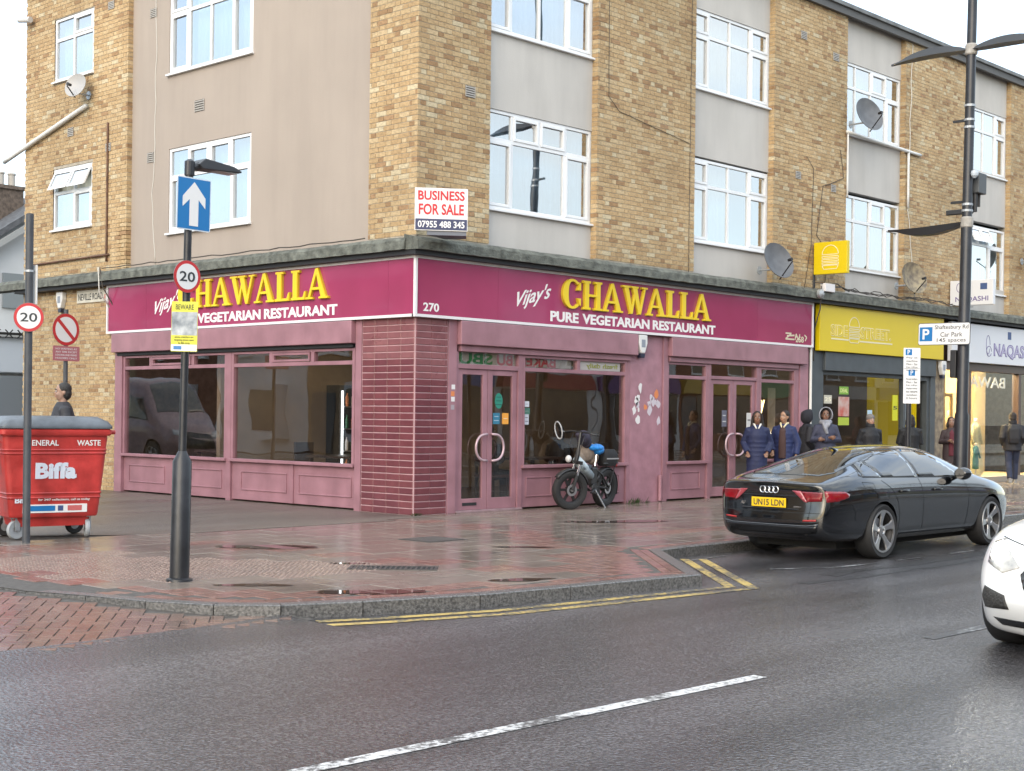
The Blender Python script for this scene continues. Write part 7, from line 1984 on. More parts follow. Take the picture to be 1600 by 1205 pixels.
mb = MB(); mb.tube([(.80, 0, .85), (.765, 0, 1.12)], .022, 8); mb.build('stem', BKBLK, bk)
mb = MB(); mb.tube([(.72, -.30, 1.10), (.745, -.15, 1.125), (.765, 0, 1.125), (.80, .15, 1.125), (.81, .30, 1.10)], .013, 8); mb.build('handlebar', BKBLK, bk, smooth='all')
for sy in (-1, 1):
    ms = 1.0
    mb = MB(); mb.tube([(.745 + .03 * sy, sy * .20, 1.12), (.72 + .03 * sy, sy * .31, 1.10)], .018, 8); mb.build('grip', RUBBER, bk)
    # raised loop mirrors
    if sy > 0: continue
    ring_p = [(.84 + .03 * sy, sy * .36 + ms * .10 * math.cos(q * .3927) * .7, 1.12 + ms * (.11 * math.sin(q * .3927) - .06 * math.cos(q * .3927))) for q in range(17)]
    mb = MB(); mb.tube(ring_p, .011, 6, False); mb.tube([(.72, -.30, 1.10), (.78, -.33, 1.12), ring_p[0]], .008, 6); mb.build('mirror_rim', mat('mirror_pale', (.34, .34, .35), .4), bk, smooth='all')
fk = new_obj('fork', None, bk); fk.location = (.95, 0, .285); fk.rotation_euler = (0, 0, R(-24))
for sy in (-1, 1):
    mb = MB(); mb.tube([(0, sy * .075, 0), (-.06, sy * .075, .22)], .024, 8); mb.build('lower_leg', BKBLK, fk); mb = MB(); mb.tube([(-.06, sy * .075, .22), (-.10, sy * .072, .40)], .017, 8); mb.build('upper_leg', CHROME, fk)
mb = MB(); mb.bar((-.105, -.095, .40), (-.105, .095, .40), .05, .05); mb.build('crown', BKBLK, fk)
def guard(x0, a0, a1, parent, off=(0, 0, 0)):
    mb = MB(); r = .315; n = 14; vs = []
    for k in range(n + 1):
        a = R(a0 + (a1 - a0) * k / n)
        for y, rr in ((-.055, r - .02), (-.03, r), (.03, r), (.055, r - .02)): vs.append((off[0] + rr * math.cos(a), y, off[2] + rr * math.sin(a)))
    mb.add(vs, [(k * 4 + j, k * 4 + j + 1, k * 4 + j + 5, k * 4 + j + 4) for k in range(n) for j in range(3)])
    o = mb.build('mudguard', BKBLK, parent, smooth='all'); m = o.modifiers.new('s', 'SOLIDIFY'); m.thickness = .004
guard(0, 35, 165, fk); guard(0, 20, 200, bk, (0, 0, .285))
mb = MB(); mb.ball((.06, 0, .45), (.045, .05, .055), 12, 8); mb.build('headlamp', mat('lamp_pale', (.55, .55, .55), .2), fk, smooth='all')
mb = MB()
for sy in (-1, 1): mb.tube([(.36, sy * .03, .32), (0, sy * .075, .285)], .014, 6); mb.tube([(.36, sy * .03, .58), (.2, sy * .06, .50), (0, sy * .075, .285)], .013, 6)
mb.build('rear_triangle', BKBLK, bk, smooth='all')
mb = MB(); mb.tube([(.38, 0, .30), (.31, 0, .62)], .032, 10); mb.build('seat_tube', BKBLK, bk)
mb = MB(); mb.tube([(.31, 0, .62), (.28, 0, .83)], .016, 8); mb.build('seat_post', CHROME, bk)
mb = MB(); mb.ball((.30, 0, .89), (.14, .10, .06), 18, 10); mb.ball((.40, 0, .895), (.09, .06, .05), 14, 8); mb.ball((.27, 0, .86), (.11, .10, .075), 14, 8); mb.build('saddle', mat('blue_cover', (.02, .22, .62), .35, var=.2, scale=20, bump=.6, bscale=30), bk, smooth='all')
mb = MB(); mb.box(.30, .46, -.05, .05, .34, .60); mb.build('battery', BKBLK, bk, bevel=.015)
mb = MB(); mb.tube([(.30, -.045, .36), (.24, -.045, .60)], .022, 8); mb.tube([(.27, -.045, .48), (.255, -.045, .54)], .034, 10); mb.build('shock', STEEL, bk)
mb = MB(); mb.lathe([(.075, .055), (.08, .062), (.075, .07), (.02, .07)], (.38, 0, .29), (0, 1, 0), 20); mb.build('chainring', BKBLK, bk)
for sy in (-1, 1):
    mb = MB(); mb.tube([(.38, sy * .08, .29), (.38 + sy * .13, sy * .09, .24)], .012, 6); mb.bar((.38 + sy * .13, sy * .09, .24), (.38 + sy * .13, sy * .18, .24), .06, .02); mb.build('crank', BKBLK, bk)
rk_ = new_obj('rear_rack', None, bk)
for sy in (-1, 1):
    mb = MB(); mb.tube([(.20, sy * .07, .66), (-.22, sy * .07, .66)], .010, 6); mb.tube([(-.15, sy * .07, .66), (0, sy * .085, .30)], .009, 6); mb.build('rail', BKBLK, rk_)
for x in (-.2, -.05, .1): mb = MB(); mb.tube([(x, -.07, .66), (x, .07, .66)], .008, 6); mb.build('cross_bar', BKBLK, rk_)
mb = MB(); mb.bar((-.25, 0, .60), (-.25, 0, .66), .07, .03); mb.build('rear_light', mat('lamp_red', (.4, .02, .02), .3), rk_)
mb = MB(); mb.tube([(.36, .06, .28), (.20, .16, .01)], .010, 6); mb.build('kick_stand', STEEL, bk)
mb = MB(); mb.tube([(.80, .10, 1.10), (.90, .12, .95), (.86, .05, .80), (.95, .06, .60)], .006, 6); mb.tube([(.78, -.12, 1.10), (.88, -.10, .92), (.82, 0, .78)], .006, 6); mb.build('brake_cable', BKBLK, bk, smooth='all')
cb = thing('handlebar_bag', 'dark cloth bag slung over the bicycle handlebars', 'bag', (3.25, -.42, 1.08))
mb = MB(); mb.ball((0, 0, .04), (.13, .10, .12), 16, 10); mb.ball((-.10, -.02, .09), (.08, .09, .06), 12, 8); mb.ball((.10, .02, -.02), (.10, .08, .11), 12, 8); mb.build('pouch', mat('plum_cloth', (.035, .03, .05), .8, var=.3, scale=14, bump=.5, bscale=24), cb, smooth='all')
mb = MB(); mb.tube([(.16, .03, .10), (.20, .05, .03), (.23, .06, -.06)], [.02, .022, .012], 8); mb.build('strap', mat('pale_cloth', (.5, .5, .5), .8), cb)
jk = thing('draped_jacket', 'light brown jacket draped behind the bicycle stem', 'jacket', (3.42, -.33, .84))
mb = MB(); mb.ball((0, 0, .06), (.20, .10, .18), 16, 10); mb.ball((.18, .02, -.03), (.13, .09, .13), 12, 8); mb.ball((-.14, 0, -.05), (.11, .08, .14), 12, 8); mb.build('cloth', mat('brown_cloth', (.27, .21, .165), .85, var=.2, scale=12, bump=.5, bscale=20), jk, smooth='all')
dbx = thing('delivery_bag', 'black rounded delivery bag behind the bicycle saddle', 'bag', (3.95, -.33, .66))
mb = MB(); ring_loft(mb, [rrect(.28, .20, 0, .06), rrect(.34, .24, .06, .08), rrect(.34, .24, .20, .08), rrect(.26, .18, .27, .08)]); mb.build('pouch', mat('bag_black', (.012, .012, .014), .7, bump=.3, bscale=20), dbx, smooth=True)
mb = MB(); mb.bar((-.15, -.123, .12), (.15, -.123, .12), .004, .02); mb.build('reflective_strip', mat('strip_silver', (.3, .3, .31), .4), dbx)
# weeds at the foot of the wall
wd_ = MB(); rw = random.Random(31)
for (cx, cy, n, s) in ((5.0, -.06, 46, .16), (-.02, -.05, 16, .07), (5.35, -.04, 10, .06)):
    for k in range(n):
        x = cx + rw.gauss(0, s * .7); y = cy - abs(rw.gauss(0, .03)); h = rw.uniform(.03, s * .75); a = rw.uniform(0, 6.28); dx, dy = math.cos(a) * .05 * rw.random(), -abs(math.sin(a)) * .04
        wd_.add([(x - .006, y, 0), (x + .006, y, 0), (x + dx + .008, y + dy, h * .6), (x + dx * 1.6, y + dy * 1.6, h), (x + dx - .008, y + dy, h * .6)], [(0, 1, 2, 3, 4)])
tag(wd_.build('weeds', mat('weed_green', (.05, .11, .02), .7, var=.3, scale=20), None, fix=False), 'small green weeds growing at the foot of the shop wall', 'weeds', kind='stuff')
# ------------------------------------------------------------------ people
def remesh(mb, vox=.012, it=4, fac=.5):
    me = bpy.data.meshes.new('r'); me.from_pydata(mb.v, [], mb.f)
    bm = bmesh.new(); bm.from_mesh(me); bmesh.ops.recalc_face_normals(bm, faces=bm.faces); bm.to_mesh(me); bm.free()
    ob = bpy.data.objects.new('r', me); COL.objects.link(ob)
    m = ob.modifiers.new('m', 'REMESH'); m.mode = 'VOXEL'; m.voxel_size = vox
    s = ob.modifiers.new('s', 'SMOOTH'); s.factor = fac; s.iterations = it
    out = bpy.data.meshes.new_from_object(ob.evaluated_get(bpy.context.evaluated_depsgraph_get()))
    bpy.data.objects.remove(ob); bpy.data.meshes.remove(me)
    out.shade_smooth(); return out
def solid(name, mb, m, parent, vox=.014, it=4):
    me = remesh(mb, vox, it); me.materials.clear(); me.materials.append(m); return new_obj(name, me, parent)
def ell(mb, secs, n=18):
    """loft of ellipses (z, rx, ry, cx, cy)"""
    rings = []
    for z, rx, ry, cx, cy in secs:
        rings.append([(cx + rx * math.cos(2 * math.pi * k / n), cy + ry * math.sin(2 * math.pi * k / n), z) for k in range(n)])
    ring_loft(mb, rings)
def hand_geo(mb, w, d, side):
    """palm and five curled fingers at wrist w pointing along d"""
    w, d = Vector(w), Vector(d).normalized()
    s = d.cross(Vector((0, 1, 0)))
    if s.length < .2: s = d.cross(Vector((1, 0, 0)))
    s.normalize(); f = s.cross(d).normalized()
    mb.tube([w, w + d * .03, w + d * .085], [.024, .036, .036], 10)
    for k, L in enumerate((.062, .072, .068, .054)):
        b = w + d * .08 + s * (-.03 + .020 * k)
        mb.tube([b, b + d * L * .5 - f * .006, b + d * L * .85 - f * .022], [.0095, .009, .0075], 6)
    mb.tube([w + d * .03 - s * .030, w + d * .06 - s * .052 - f * .01, w + d * .09 - s * .055 - f * .02], [.012, .0105, .009], 6)
SK = {}
def skin(c): return mat('skin_%d' % int(c[0] * 1000), c, .5, var=.08, scale=14)
def person(label, loc, face, H, skinc, hairc, arms, upper, lower=None, hair='short', hood=None, shoes=(.02, .02, .02), walk=0.0, head_turn=0.0, group=None, vox=.013, extras=None, sit=False, lean=0.0, female=False):
    """face: heading angle the chest looks to; arms: [(elbow, wrist), ...] right then left in body space (body looks along -y)"""
    t = thing('person', label, 'person', loc, face + R(90), group)
    k = H / 1.72; t.scale = (k, k, k)
    sh = .150 if female else .180
    HZ = 1.60
    hips = [(-.085, 0, .90), (.085, 0, .90)]
    if sit: legs = [[(-.09, .0, .50), (-.10, -.44, .50), (-.10, -.46, .08)], [(.09, .0, .50), (.10, -.44, .50), (.10, -.46, .08)]]; dz = -.40
    else: legs = [[(-.085, 0, .92), (-.095, -.02 - walk * .22, .50), (-.095, -walk * .30 + (.0), .085)], [(.085, 0, .92), (.095, -.02 + walk * .12, .50), (.095, walk * .42, .085 + .05 * abs(walk))]]; dz = 0
    hc = Vector((0, -.012 + lean * -.6, HZ + dz))
    TR = Matrix.Translation(hc) @ Matrix.Rotation(head_turn, 4, 'Z') @ Matrix.Translation(-hc)
    b = MB()
    for L in legs:
        b.tube(L, [.085, .058, .042], 10)
        a = Vector(L[2]); b.tube([a + Vector((0, .05, -.045)), a + Vector((0, -.06, -.05)), a + Vector((0, -.16, -.06))], [.038, .040, .028], 8)
    ell(b, [(.84 + dz, .13, .10, 0, 0), (.95 + dz, .16, .115, 0, 0), (1.08 + dz, .135, .10, 0, lean * -.1), (1.25 + dz, .16, .115, 0, lean * -.3), (1.38 + dz, .165, .10, 0, lean * -.45), (1.45 + dz, .08, .07, 0, lean * -.5)])
    sho = [Vector((-sh, lean * -.45, 1.365 + dz)), Vector((sh, lean * -.45, 1.365 + dz))]
    for i, (e, w) in enumerate(arms):
        e, w = Vector(e) + Vector((0, 0, dz)), Vector(w) + Vector((0, 0, dz))
        b.tube([sho[i] * .6 + Vector((0, 0, (1.37 + dz) * .4)), sho[i], e, w], [.05, .052, .040, .027], 10); hand_geo(b, w, w - e, i)
    b.tube([(0, lean * -.5, 1.40 + dz), (0, hc.y + .01, 1.52 + dz)], [.055, .052], 12)
    hd = MB(); hd.ball(hc + Vector((0, .012, .035)), (.076, .093, .092), 20, 14); hd.ball(hc + Vector((0, -.018, -.035)), (.062, .070, .085), 18, 12)
    hd.ball(hc + Vector((0, -.085, -.008)), (.013, .02, .018), 8, 6); hd.tube([hc + Vector((0, -.080, .03)), hc + Vector((0, -.096, -.004))], [.008, .011], 6)
    for s in (-1, 1): hd.ball(hc + Vector((s * .078, .015, -.005)), (.012, .02, .03), 8, 6); hd.ball(hc + Vector((s * .034, -.066, -.025)), (.026, .022, .025), 8, 6)
    hd.xf(TR); b.add(hd.v, hd.f)
    me = remesh(b, .0125, 3, .45); me.materials.clear(); me.materials.append(skin(skinc)); body = new_obj('body', me, t)
    em, hm = mat('eye_dark', (.015, .01, .008), .2), mat('hair_%d_%d' % (int(hairc[0] * 1000), int(hairc[2] * 1000)), hairc, .55, bump=.6, bscale=70, var=.3, scale=30)
    for s in (-1, 1):
        mb = MB(); mb.ball(hc + Vector((s * .031, -.083, .014)), (.013, .008, .008), 10, 6); mb.xf(TR); ey = mb.build('eye', mat('eye_white', (.6, .58, .56), .3), t, smooth='all')
        mb = MB(); mb.ball(hc + Vector((s * .031, -.089, .014)), (.0065, .005, .007), 8, 6); mb.xf(TR); mb.build('iris', em, ey)
        mb = MB(); mb.tube([hc + Vector((s * .015, -.093, .036)), hc + Vector((s * .033, -.090, .042)), hc + Vector((s * .052, -.078, .036))], .0045, 6); mb.xf(TR); mb.build('eyebrow', hm, t)
    mb = MB(); mb.tube([hc + Vector((-.026, -.078, -.052)), hc + Vector((0, -.089, -.058)), hc + Vector((.026, -.078, -.052))], [.004, .0075, .004], 6); mb.xf(TR); mb.build('mouth', mat('lips_%d' % int(skinc[0] * 1000), (min(1, skinc[0] * 1.15), skinc[1] * .72, skinc[2] * .75), .4), t)
    # hair
    if hair:
        h = MB(); h.ball(hc + Vector((0, .028, .05)), (.088, .096, .088), 20, 14); h.ball(hc + Vector((0, .05, -.01)), (.084, .075, .095), 16, 12)
        if hair == 'long':
            for s in (-1, 1):
                h.tube([hc + Vector((s * .06, -.02, .09)), hc + Vector((s * .088, .01, -.02)), hc + Vector((s * .10, .02, -.14)), hc + Vector((s * .125, -.03, -.30))], [.03, .032, .035, .018], 8)
            h.tube([hc + Vector((0, .08, 0)), hc + Vector((0, .10, -.15)), hc + Vector((0, .12, -.30))], [.07, .085, .05], 10)
        if hair == 'bun': h.ball(hc + Vector((0, .125, .03)), (.045, .045, .045), 12, 8)
        if hair == 'bob': h.tube([hc + Vector((-.07, .0, .05)), hc + Vector((-.085, .02, -.08)), hc + Vector((-.08, .03, -.13))], [.03, .035, .02], 8); h.tube([hc + Vector((.07, .0, .05)), hc + Vector((.085, .02, -.08)), hc + Vector((.08, .03, -.13))], [.03, .035, .02], 8); h.ball(hc + Vector((0, .07, -.07)), (.08, .06, .09), 12, 8)
        h.xf(TR)
        solid('hair', h, hm, t, .011, 2)
    # upper garment
    u = MB(); c = upper; g = c.get('puff', .03); hem = c.get('hem', .78) + dz
    ell(u, [(hem, .155 + g * 1.3, .115 + g * 1.5, 0, 0), (max(hem + .05, .93 + dz), .165 + g, .122 + g, 0, 0), (1.10 + dz, .155 + g, .118 + g, 0, lean * -.1), (1.27 + dz, .172 + g, .128 + g, 0, lean * -.3), (1.40 + dz, .132 + g * .6, .102 + g * .6, 0, lean * -.45), (1.475 + dz, .082, .078, 0, lean * -.5)])
    if c.get('quilt'):
        zz = hem + .05
        while zz < 1.24:
            u.lathe([(.9, -.034), (1, 0), (.9, .034)], (0, 0, 0), n=20); n_ = len(u.v)
            rx, ry = .165 + g * 1.12, .125 + g * 1.15
            u.v[n_ - 60:] = [(p[0] * rx, p[1] * ry, p[2] + zz) for p in u.v[n_ - 60:]]; zz += .088
    for i, (e, w) in enumerate(arms):
        e, w = Vector(e) + Vector((0, 0, dz)), Vector(w) + Vector((0, 0, dz)); q = w + (e - w) * .06
        u.tube([sho[i] * .55 + Vector((0, 0, (1.37 + dz) * .45)), sho[i], e, q], [.06 + g * .5, .064 + g * .7, .052 + g * .7, .042 + g * .5], 12)
    cm = mat(c['name'], c['col'], c.get('rough', .7), var=.18, scale=7, bump=.55, bscale=c.get('fold', 11))
    solid('coat', u, cm, t, vox, 3)
    if 'open' in c:      # garment showing where the coat is open
        o = MB(); ell(o, [(.80 + dz, .075, .05, 0, -.115 - g), (1.1 + dz, .075, .05, 0, -.115 - g), (1.34 + dz, .062, .05, 0, -.105 - g * .8), (1.44 + dz, .045, .04, 0, -.075)]); solid('jumper', o, mat('jumper_%d' % int(c['open'][0] * 1000), c['open'], .85), t, vox, 3)
    if 'collar' in c:
        o = MB()
        for s in (-1, 1): o.tube([(s * .075, .02, 1.485 + dz), (s * .06, -.06, 1.475 + dz), (s * .018, -.125 - g * .4, 1.395 + dz)], [.022, .022, .014], 8)
        solid('collar', o, mat('collar_%d' % int(c['collar'][2] * 1000), c['collar'], .7), t, .011, 2)
    if c.get('stand'):
        o = MB(); o.lathe([(.082, 1.44 + dz), (.098, 1.46 + dz), (.098, 1.53 + dz), (.075, 1.545 + dz)], (0, lean * -.5 + .005, 0), n=20); solid('high_collar', o, cm, t, .012, 2)
    if lower:
        l = MB()
        for L in legs: P_ = [Vector(p) for p in L]; l.tube([P_[0], P_[1], P_[2] + (P_[1] - P_[2]).normalized() * .02], [.108, .080, .066], 12)
        ell(l, [(.80 + dz, .15, .11, 0, 0), (.92 + dz, .172, .128, 0, 0), (1.02 + dz, .155, .115, 0, 0)])
        solid('trousers', l, mat('trousers_%d_%d' % (int(lower[0] * 1000), int(lower[2] * 1000)), lower, .8, var=.2, scale=9, bump=.3, bscale=16), t, vox, 3)
    for i, L in enumerate(legs):
        a = Vector(L[2]); o = MB(); o.tube([a + Vector((0, .055, -.04)), a + Vector((0, -.06, -.042)), a + Vector((0, -.18, -.052))], [.046, .047, .034], 10); o.ball(a + Vector((0, .0, -.01)), (.05, .06, .05), 10, 8); o.box(a.x - .045, a.x + .045, a.y - .20, a.y + .08, a.z - .085, a.z - .06)
        solid('shoe', o, mat('shoe_%d' % int(shoes[0] * 1000), shoes, .5), t, .011, 2)
    if hood:
        # open-fronted hood: a bowl round the head
        o = MB(); n = 18; rings = []
        for j in range(9):
            a = R(-10 + 20 * j); rr = math.sin(max(.06, min(math.pi, R(14 + 20.5 * j)))); rings.append(None)
        vs, fs = [], []
        for j in range(11):         # from rim to crown at the back
            f = j / 10; ang = R(68) * (1 - f) ** .8
            y = -.055 + .20 * f - .02 * f * f; rad = .128 * math.cos(f * 1.25) ** .5 if f < .99 else .02
            for k in range(n):
                q = 2 * math.pi * k / n; vs.append(hc + Vector((rad * .92 * math.cos(q), y + (.05 if math.sin(q) < -.5 else 0) * (1 - f), .012 + rad * 1.12 * math.sin(q))))
        for j in range(10):
            for k in range(n): fs.append((j * n + k, j * n + (k + 1) % n, (j + 1) * n + (k + 1) % n, (j + 1) * n + k))
        fs.append(tuple(range(10 * n, 11 * n)))
        o.add(vs, fs); o.xf(TR)
        ho = o.build('hood', mat('hood_%d' % int(hood[0] * 1000), hood, .85, var=.2, scale=10, bump=.5, bscale=18), t, smooth='all'); sm = ho.modifiers.new('s', 'SOLIDIFY'); sm.thickness = .018; sm.offset = 1
    if extras: extras(t, hc, TR, dz)
    return t
TOCAM = lambda x, y: math.atan2(CAM.y - y, CAM.x - x)
DOWN = [((-.25, .03, 1.12), (-.24, -.04, .88)), ((.25, .03, 1.12), (.24, -.04, .88))]
POCKET = [((-.245, .07, 1.12), (-.185, -.11, .93)), ((.245, .07, 1.12), (.185, -.11, .93))]
FOLD = [((-.25, -.02, 1.12), (.06, -.20, 1.17)), ((.25, -.02, 1.12), (-.06, -.21, 1.13))]
PHONE = [((-.23, -.02, 1.12), (-.08, -.24, 1.16)), ((.23, -.02, 1.12), (.07, -.22, 1.12))]
BLK1, DK = (.014, .009, .008), (.012, .013, .017)
person('person in a long navy padded coat with long dark hair, smiling by the far doors', (7.33, -.95, 0), TOCAM(7.33, -.95) + .05, 1.575, (.20, .105, .068), BLK1, POCKET, dict(name='navy_long_coat', col=(.010, .016, .060), hem=.30, puff=.035, fold=8, quilt=1, collar=(.62, .60, .55)), (.02, .02, .025), 'long', female=True)
person('person in an open blue padded jacket over a brown jumper with cream collar', (8.20, -.95, 0), TOCAM(8.2, -.95) - .25, 1.60, (.34, .20, .13), BLK1, [((-.24, .05, 1.12), (-.20, -.10, .93)), ((.26, .02, 1.10), (.25, -.06, .86))], dict(name='blue_jacket', col=(.012, .022, .085), hem=.72, puff=.035, fold=9, quilt=1, open=(.06, .032, .03), collar=(.62, .56, .36)), (.03, .02, .02), 'bun', head_turn=-.35, female=True)
def scarf(t, hc, TR, dz):
    o = MB(); o.lathe([(.095, 1.42), (.125, 1.44), (.13, 1.49), (.10, 1.52)], (0, -.01, 0), n=18); o.tube([(-.05, -.12, 1.46), (-.02, -.165, 1.36), (.02, -.17, 1.24)], [.04, .045, .03], 10); o.tube([(.06, -.11, 1.46), (.02, -.17, 1.38)], [.045, .03], 10)
    solid('scarf', o, mat('scarf_grey', (.24, .25, .29), .9, var=.2, scale=14, bump=.6, bscale=26), t, .013, 2)
person('person in navy jacket with a grey scarf wrapped over the head like a hood', (9.52, -1.0, 0), TOCAM(9.5, -1) + .1, 1.64, (.17, .09, .06), BLK1, FOLD, dict(name='navy_jacket', col=(.035, .04, .075), hem=.70, puff=.04), (.02, .02, .03), 'short', hood=(.25, .26, .30), extras=scarf, female=True)
person('person in a black hooded coat half hidden behind the one in the grey scarf', (9.85, -.40, 0), R(-35), 1.60, (.09, .05, .035), BLK1, POCKET, dict(name='black_hood_coat', col=(.012, .013, .02), hem=.60, puff=.035), (.015, .015, .02), 'short', hood=(.013, .014, .022))
def beanie(c):
    def f(t, hc, TR, dz):
        o = MB(); o.ball(hc + Vector((0, .02, .065)), (.093, .102, .085), 18, 12); o.xf(TR); solid('woolly_hat', o, mat('hat_%d' % int(c[0] * 1000), c, .95, bump=.6, bscale=50), t, .012, 2)
    return f
person('person in a black jacket and grey woolly hat in front of the takeaway window', (11.17, -1.0, 0), TOCAM(11.2, -1) + .5, 1.55, (.36, .22, .16), (.12, .11, .10), POCKET, dict(name='black_jacket', col=(.012, .013, .017), hem=.75, puff=.035, stand=1), (.02, .02, .025), 'short', extras=beanie((.17, .16, .155)))
person('person in a black coat standing behind the narrow parking plate', (12.78, -1.0, 0), R(40), 1.56, (.15, .09, .06), BLK1, FOLD, dict(name='black_coat', col=(.010, .011, .014), hem=.55, puff=.04, stand=1), (.012, .012, .015), 'bob')
def phone(t, hc, TR, dz):
    mb = MB(); mb.box(-.045, .035, -.315, -.305, 1.13, 1.27); mb.build('phone', BLACKP, t, bevel=.004)
person('person in an open dark coat over a wine-red top, looking down at a phone', (14.55, -1.0, 0), TOCAM(14.5, -1) + .15, 1.53, (.24, .14, .10), BLK1, PHONE, dict(name='dark_plum_coat', col=(.035, .022, .026), hem=.42, puff=.03, open=(.10, .018, .03)), (.03, .03, .035), 'bob', female=True, lean=.04)
def pack(t, hc, TR, dz):
    o = MB(); ring_loft(o, [[(x, y + .19, z) for x, y, z in rrect(.24, .12, .98, .04)], [(x, y + .20, z) for x, y, z in rrect(.28, .16, 1.1, .05)], [(x, y + .20, z) for x, y, z in rrect(.28, .15, 1.32, .05)], [(x, y + .18, z) for x, y, z in rrect(.2, .09, 1.42, .04)]]); solid('backpack', o, mat('pack_black', (.014, .015, .02), .7, bump=.3, bscale=20), t, .014, 2)
person('person in a black jacket and navy jeans walking away past the dress shop', (18.55, -.55, 0), R(35), 1.66, (.3, .19, .14), BLK1, POCKET, dict(name='black_walk_jacket', col=(.013, .014, .02), hem=.80, puff=.05, stand=1), (.02, .028, .06), 'short', walk=.55, shoes=(.2, .2, .2), extras=pack)
person('person in a dark jacket standing behind the red waste bin', (-3.60, 3.45, 0), R(160), 1.84, (.32, .2, .15), (.02, .018, .018), DOWN, dict(name='charcoal_jacket', col=(.03, .032, .04), hem=.80, puff=.03), (.02, .02, .025), 'short')
person('seated diner in dark clothes at the left of the table behind the bicycle', (2.78, 1.2, .0), R(0), 1.70, (.12, .07, .05), BLK1, PHONE, dict(name='diner_dark', col=(.02, .02, .024), hem=.84, puff=.02), (.02, .02, .02), 'short', sit=True, group='diners inside the restaurant')
person('seated diner in dark clothes at the right of the table behind the bicycle', (4.42, 1.15, .0), R(180), 1.68, (.12, .07, .05), BLK1, PHONE, dict(name='diner_dark', col=(.02, .02, .024), hem=.84, puff=.02), (.02, .02, .02), 'bob', sit=True, group='diners inside the restaurant')
# ------------------------------------------------------------------ houses beyond, and the far side of both streets
SLATE = mat('roof_slate', (.10, .105, .115), .7, var=.3, scale=9, bump=.4, bscale=14)
REDB = mat('dull_red_brick', (.20, .085, .055), .85, var=.25, scale=9, bump=.3, bscale=30)
STUCCO = mat('white_stucco', (.58, .60, .62), .8, var=.06, scale=1)
# the white house behind, at the far left
wh = thing('white_house', 'white rendered house with slate roof and chimney behind the brick block', 'house', (0, 0, 0))
mb = MB(); mb.prism([(1.8, 0), (9.2, 0), (9.2, 4.6), (5.5, 7.1), (1.8, 4.6)], lambda u, v, d: (u, d, v), 20.0, 29.0); mb.build('wall', STUCCO, wh)
for s in (-1, 1):
    mb = MB(); mb.prism([(5.5, 7.12), (5.5 + s * 4.1, 4.35), (5.5 + s * 4.1, 4.50), (5.5, 7.30)], lambda u, v, d: (u, d, v), 19.75, 29.2); mb.build('roof_slope', SLATE, wh)
mb = MB(); mb.prism([(5.5, 7.02), (1.5, 4.32), (1.5, 4.14), (5.5, 6.84)], lambda u, v, d: (u, d, v), 19.70, 19.76); mb.build('bargeboard', mat('grey_board', (.35, .36, .36), .7), wh)
ck = new_obj('chimney', None, wh)
mb = MB(); mb.box(3.35, 5.0, 21.0, 21.7, 5.3, 7.35); mb.box(3.30, 5.05, 20.95, 21.75, 7.352, 7.45); mb.build('stack', mat('sooty_brick', (.13, .10, .08), .9, var=.4, scale=9, bump=.5, bscale=22), ck)
for k in range(5): mb = MB(); mb.lathe([(.12, 0), (.10, .04), (.095, .32), (.115, .34), (.115, .38)], (3.55 + k * .32, 21.35, 7.45), n=14); mb.build('chimney_pot', mat('pale_pot', (.45, .42, .38), .8), ck)
mb = MB(); mb.box(3.3, 5.2, 19.2, 19.99, 2.4, 3.3); mb.build('bay_window', mat('pale_blue_panel', (.50, .55, .62), .6), wh, bevel=.02)
mb = MB(); mb.box(3.2, 5.3, 19.1, 19.98, 3.302, 3.42); mb.build('bay_roof', mat('grey_board', (.35, .36, .36), .7), wh)
mb = MB(); mb.box(3.9, 4.9, 19.94, 19.995, 4.1, 5.0); mb.build('window', mat('house_window', (.25, .28, .3), .2), wh)
gw = thing('garden_wall', 'low brown brick garden wall beyond the corner block', 'wall', (0, 0, 0))
mb = MB(); mb.box(.4, 9.5, 15.6, 15.82, 0, 1.45); mb.build('brickwork', mat('sooty_brick', (.13, .10, .08), .9), gw); mb = MB(); mb.box(.35, 9.55, 15.55, 15.87, 1.452, 1.52); mb.build('coping', COPE, gw)
rl = thing('fence_spikes', 'row of dark spikes along the top of the wall beyond the corner block', 'spikes', (1.0, 13.6, 3.05))
mb = MB(); mb.box(-.9, 3.2, -.02, .02, 0, .05); mb.build('rail', BLACKP, rl)
for k in range(14):
    mb = MB(); x = -.75 + k * .28
    for a in range(4): q = R(45 + 90 * a); mb.bar((x, 0, .025), (x + .12 * math.cos(q), 0, .025 + .12 * math.sin(q)), .02, .02, up=(0, 1, 0))
    mb.build('spike', BLACKP, rl)
sw = thing('side_gate', 'grey painted gate and post beyond the corner block at the far left', 'gate', (0, 0, 0))
mb = MB(); mb.box(.1, 2.15, 14.4, 14.46, 0, 2.2); mb.build('panel', mat('gate_grey', (.20, .23, .27), .6), sw); mb = MB(); mb.box(2.152, 2.3, 14.35, 14.5, 0, 2.35); mb.build('post', mat('gate_grey', (.2, .23, .27), .6), sw)

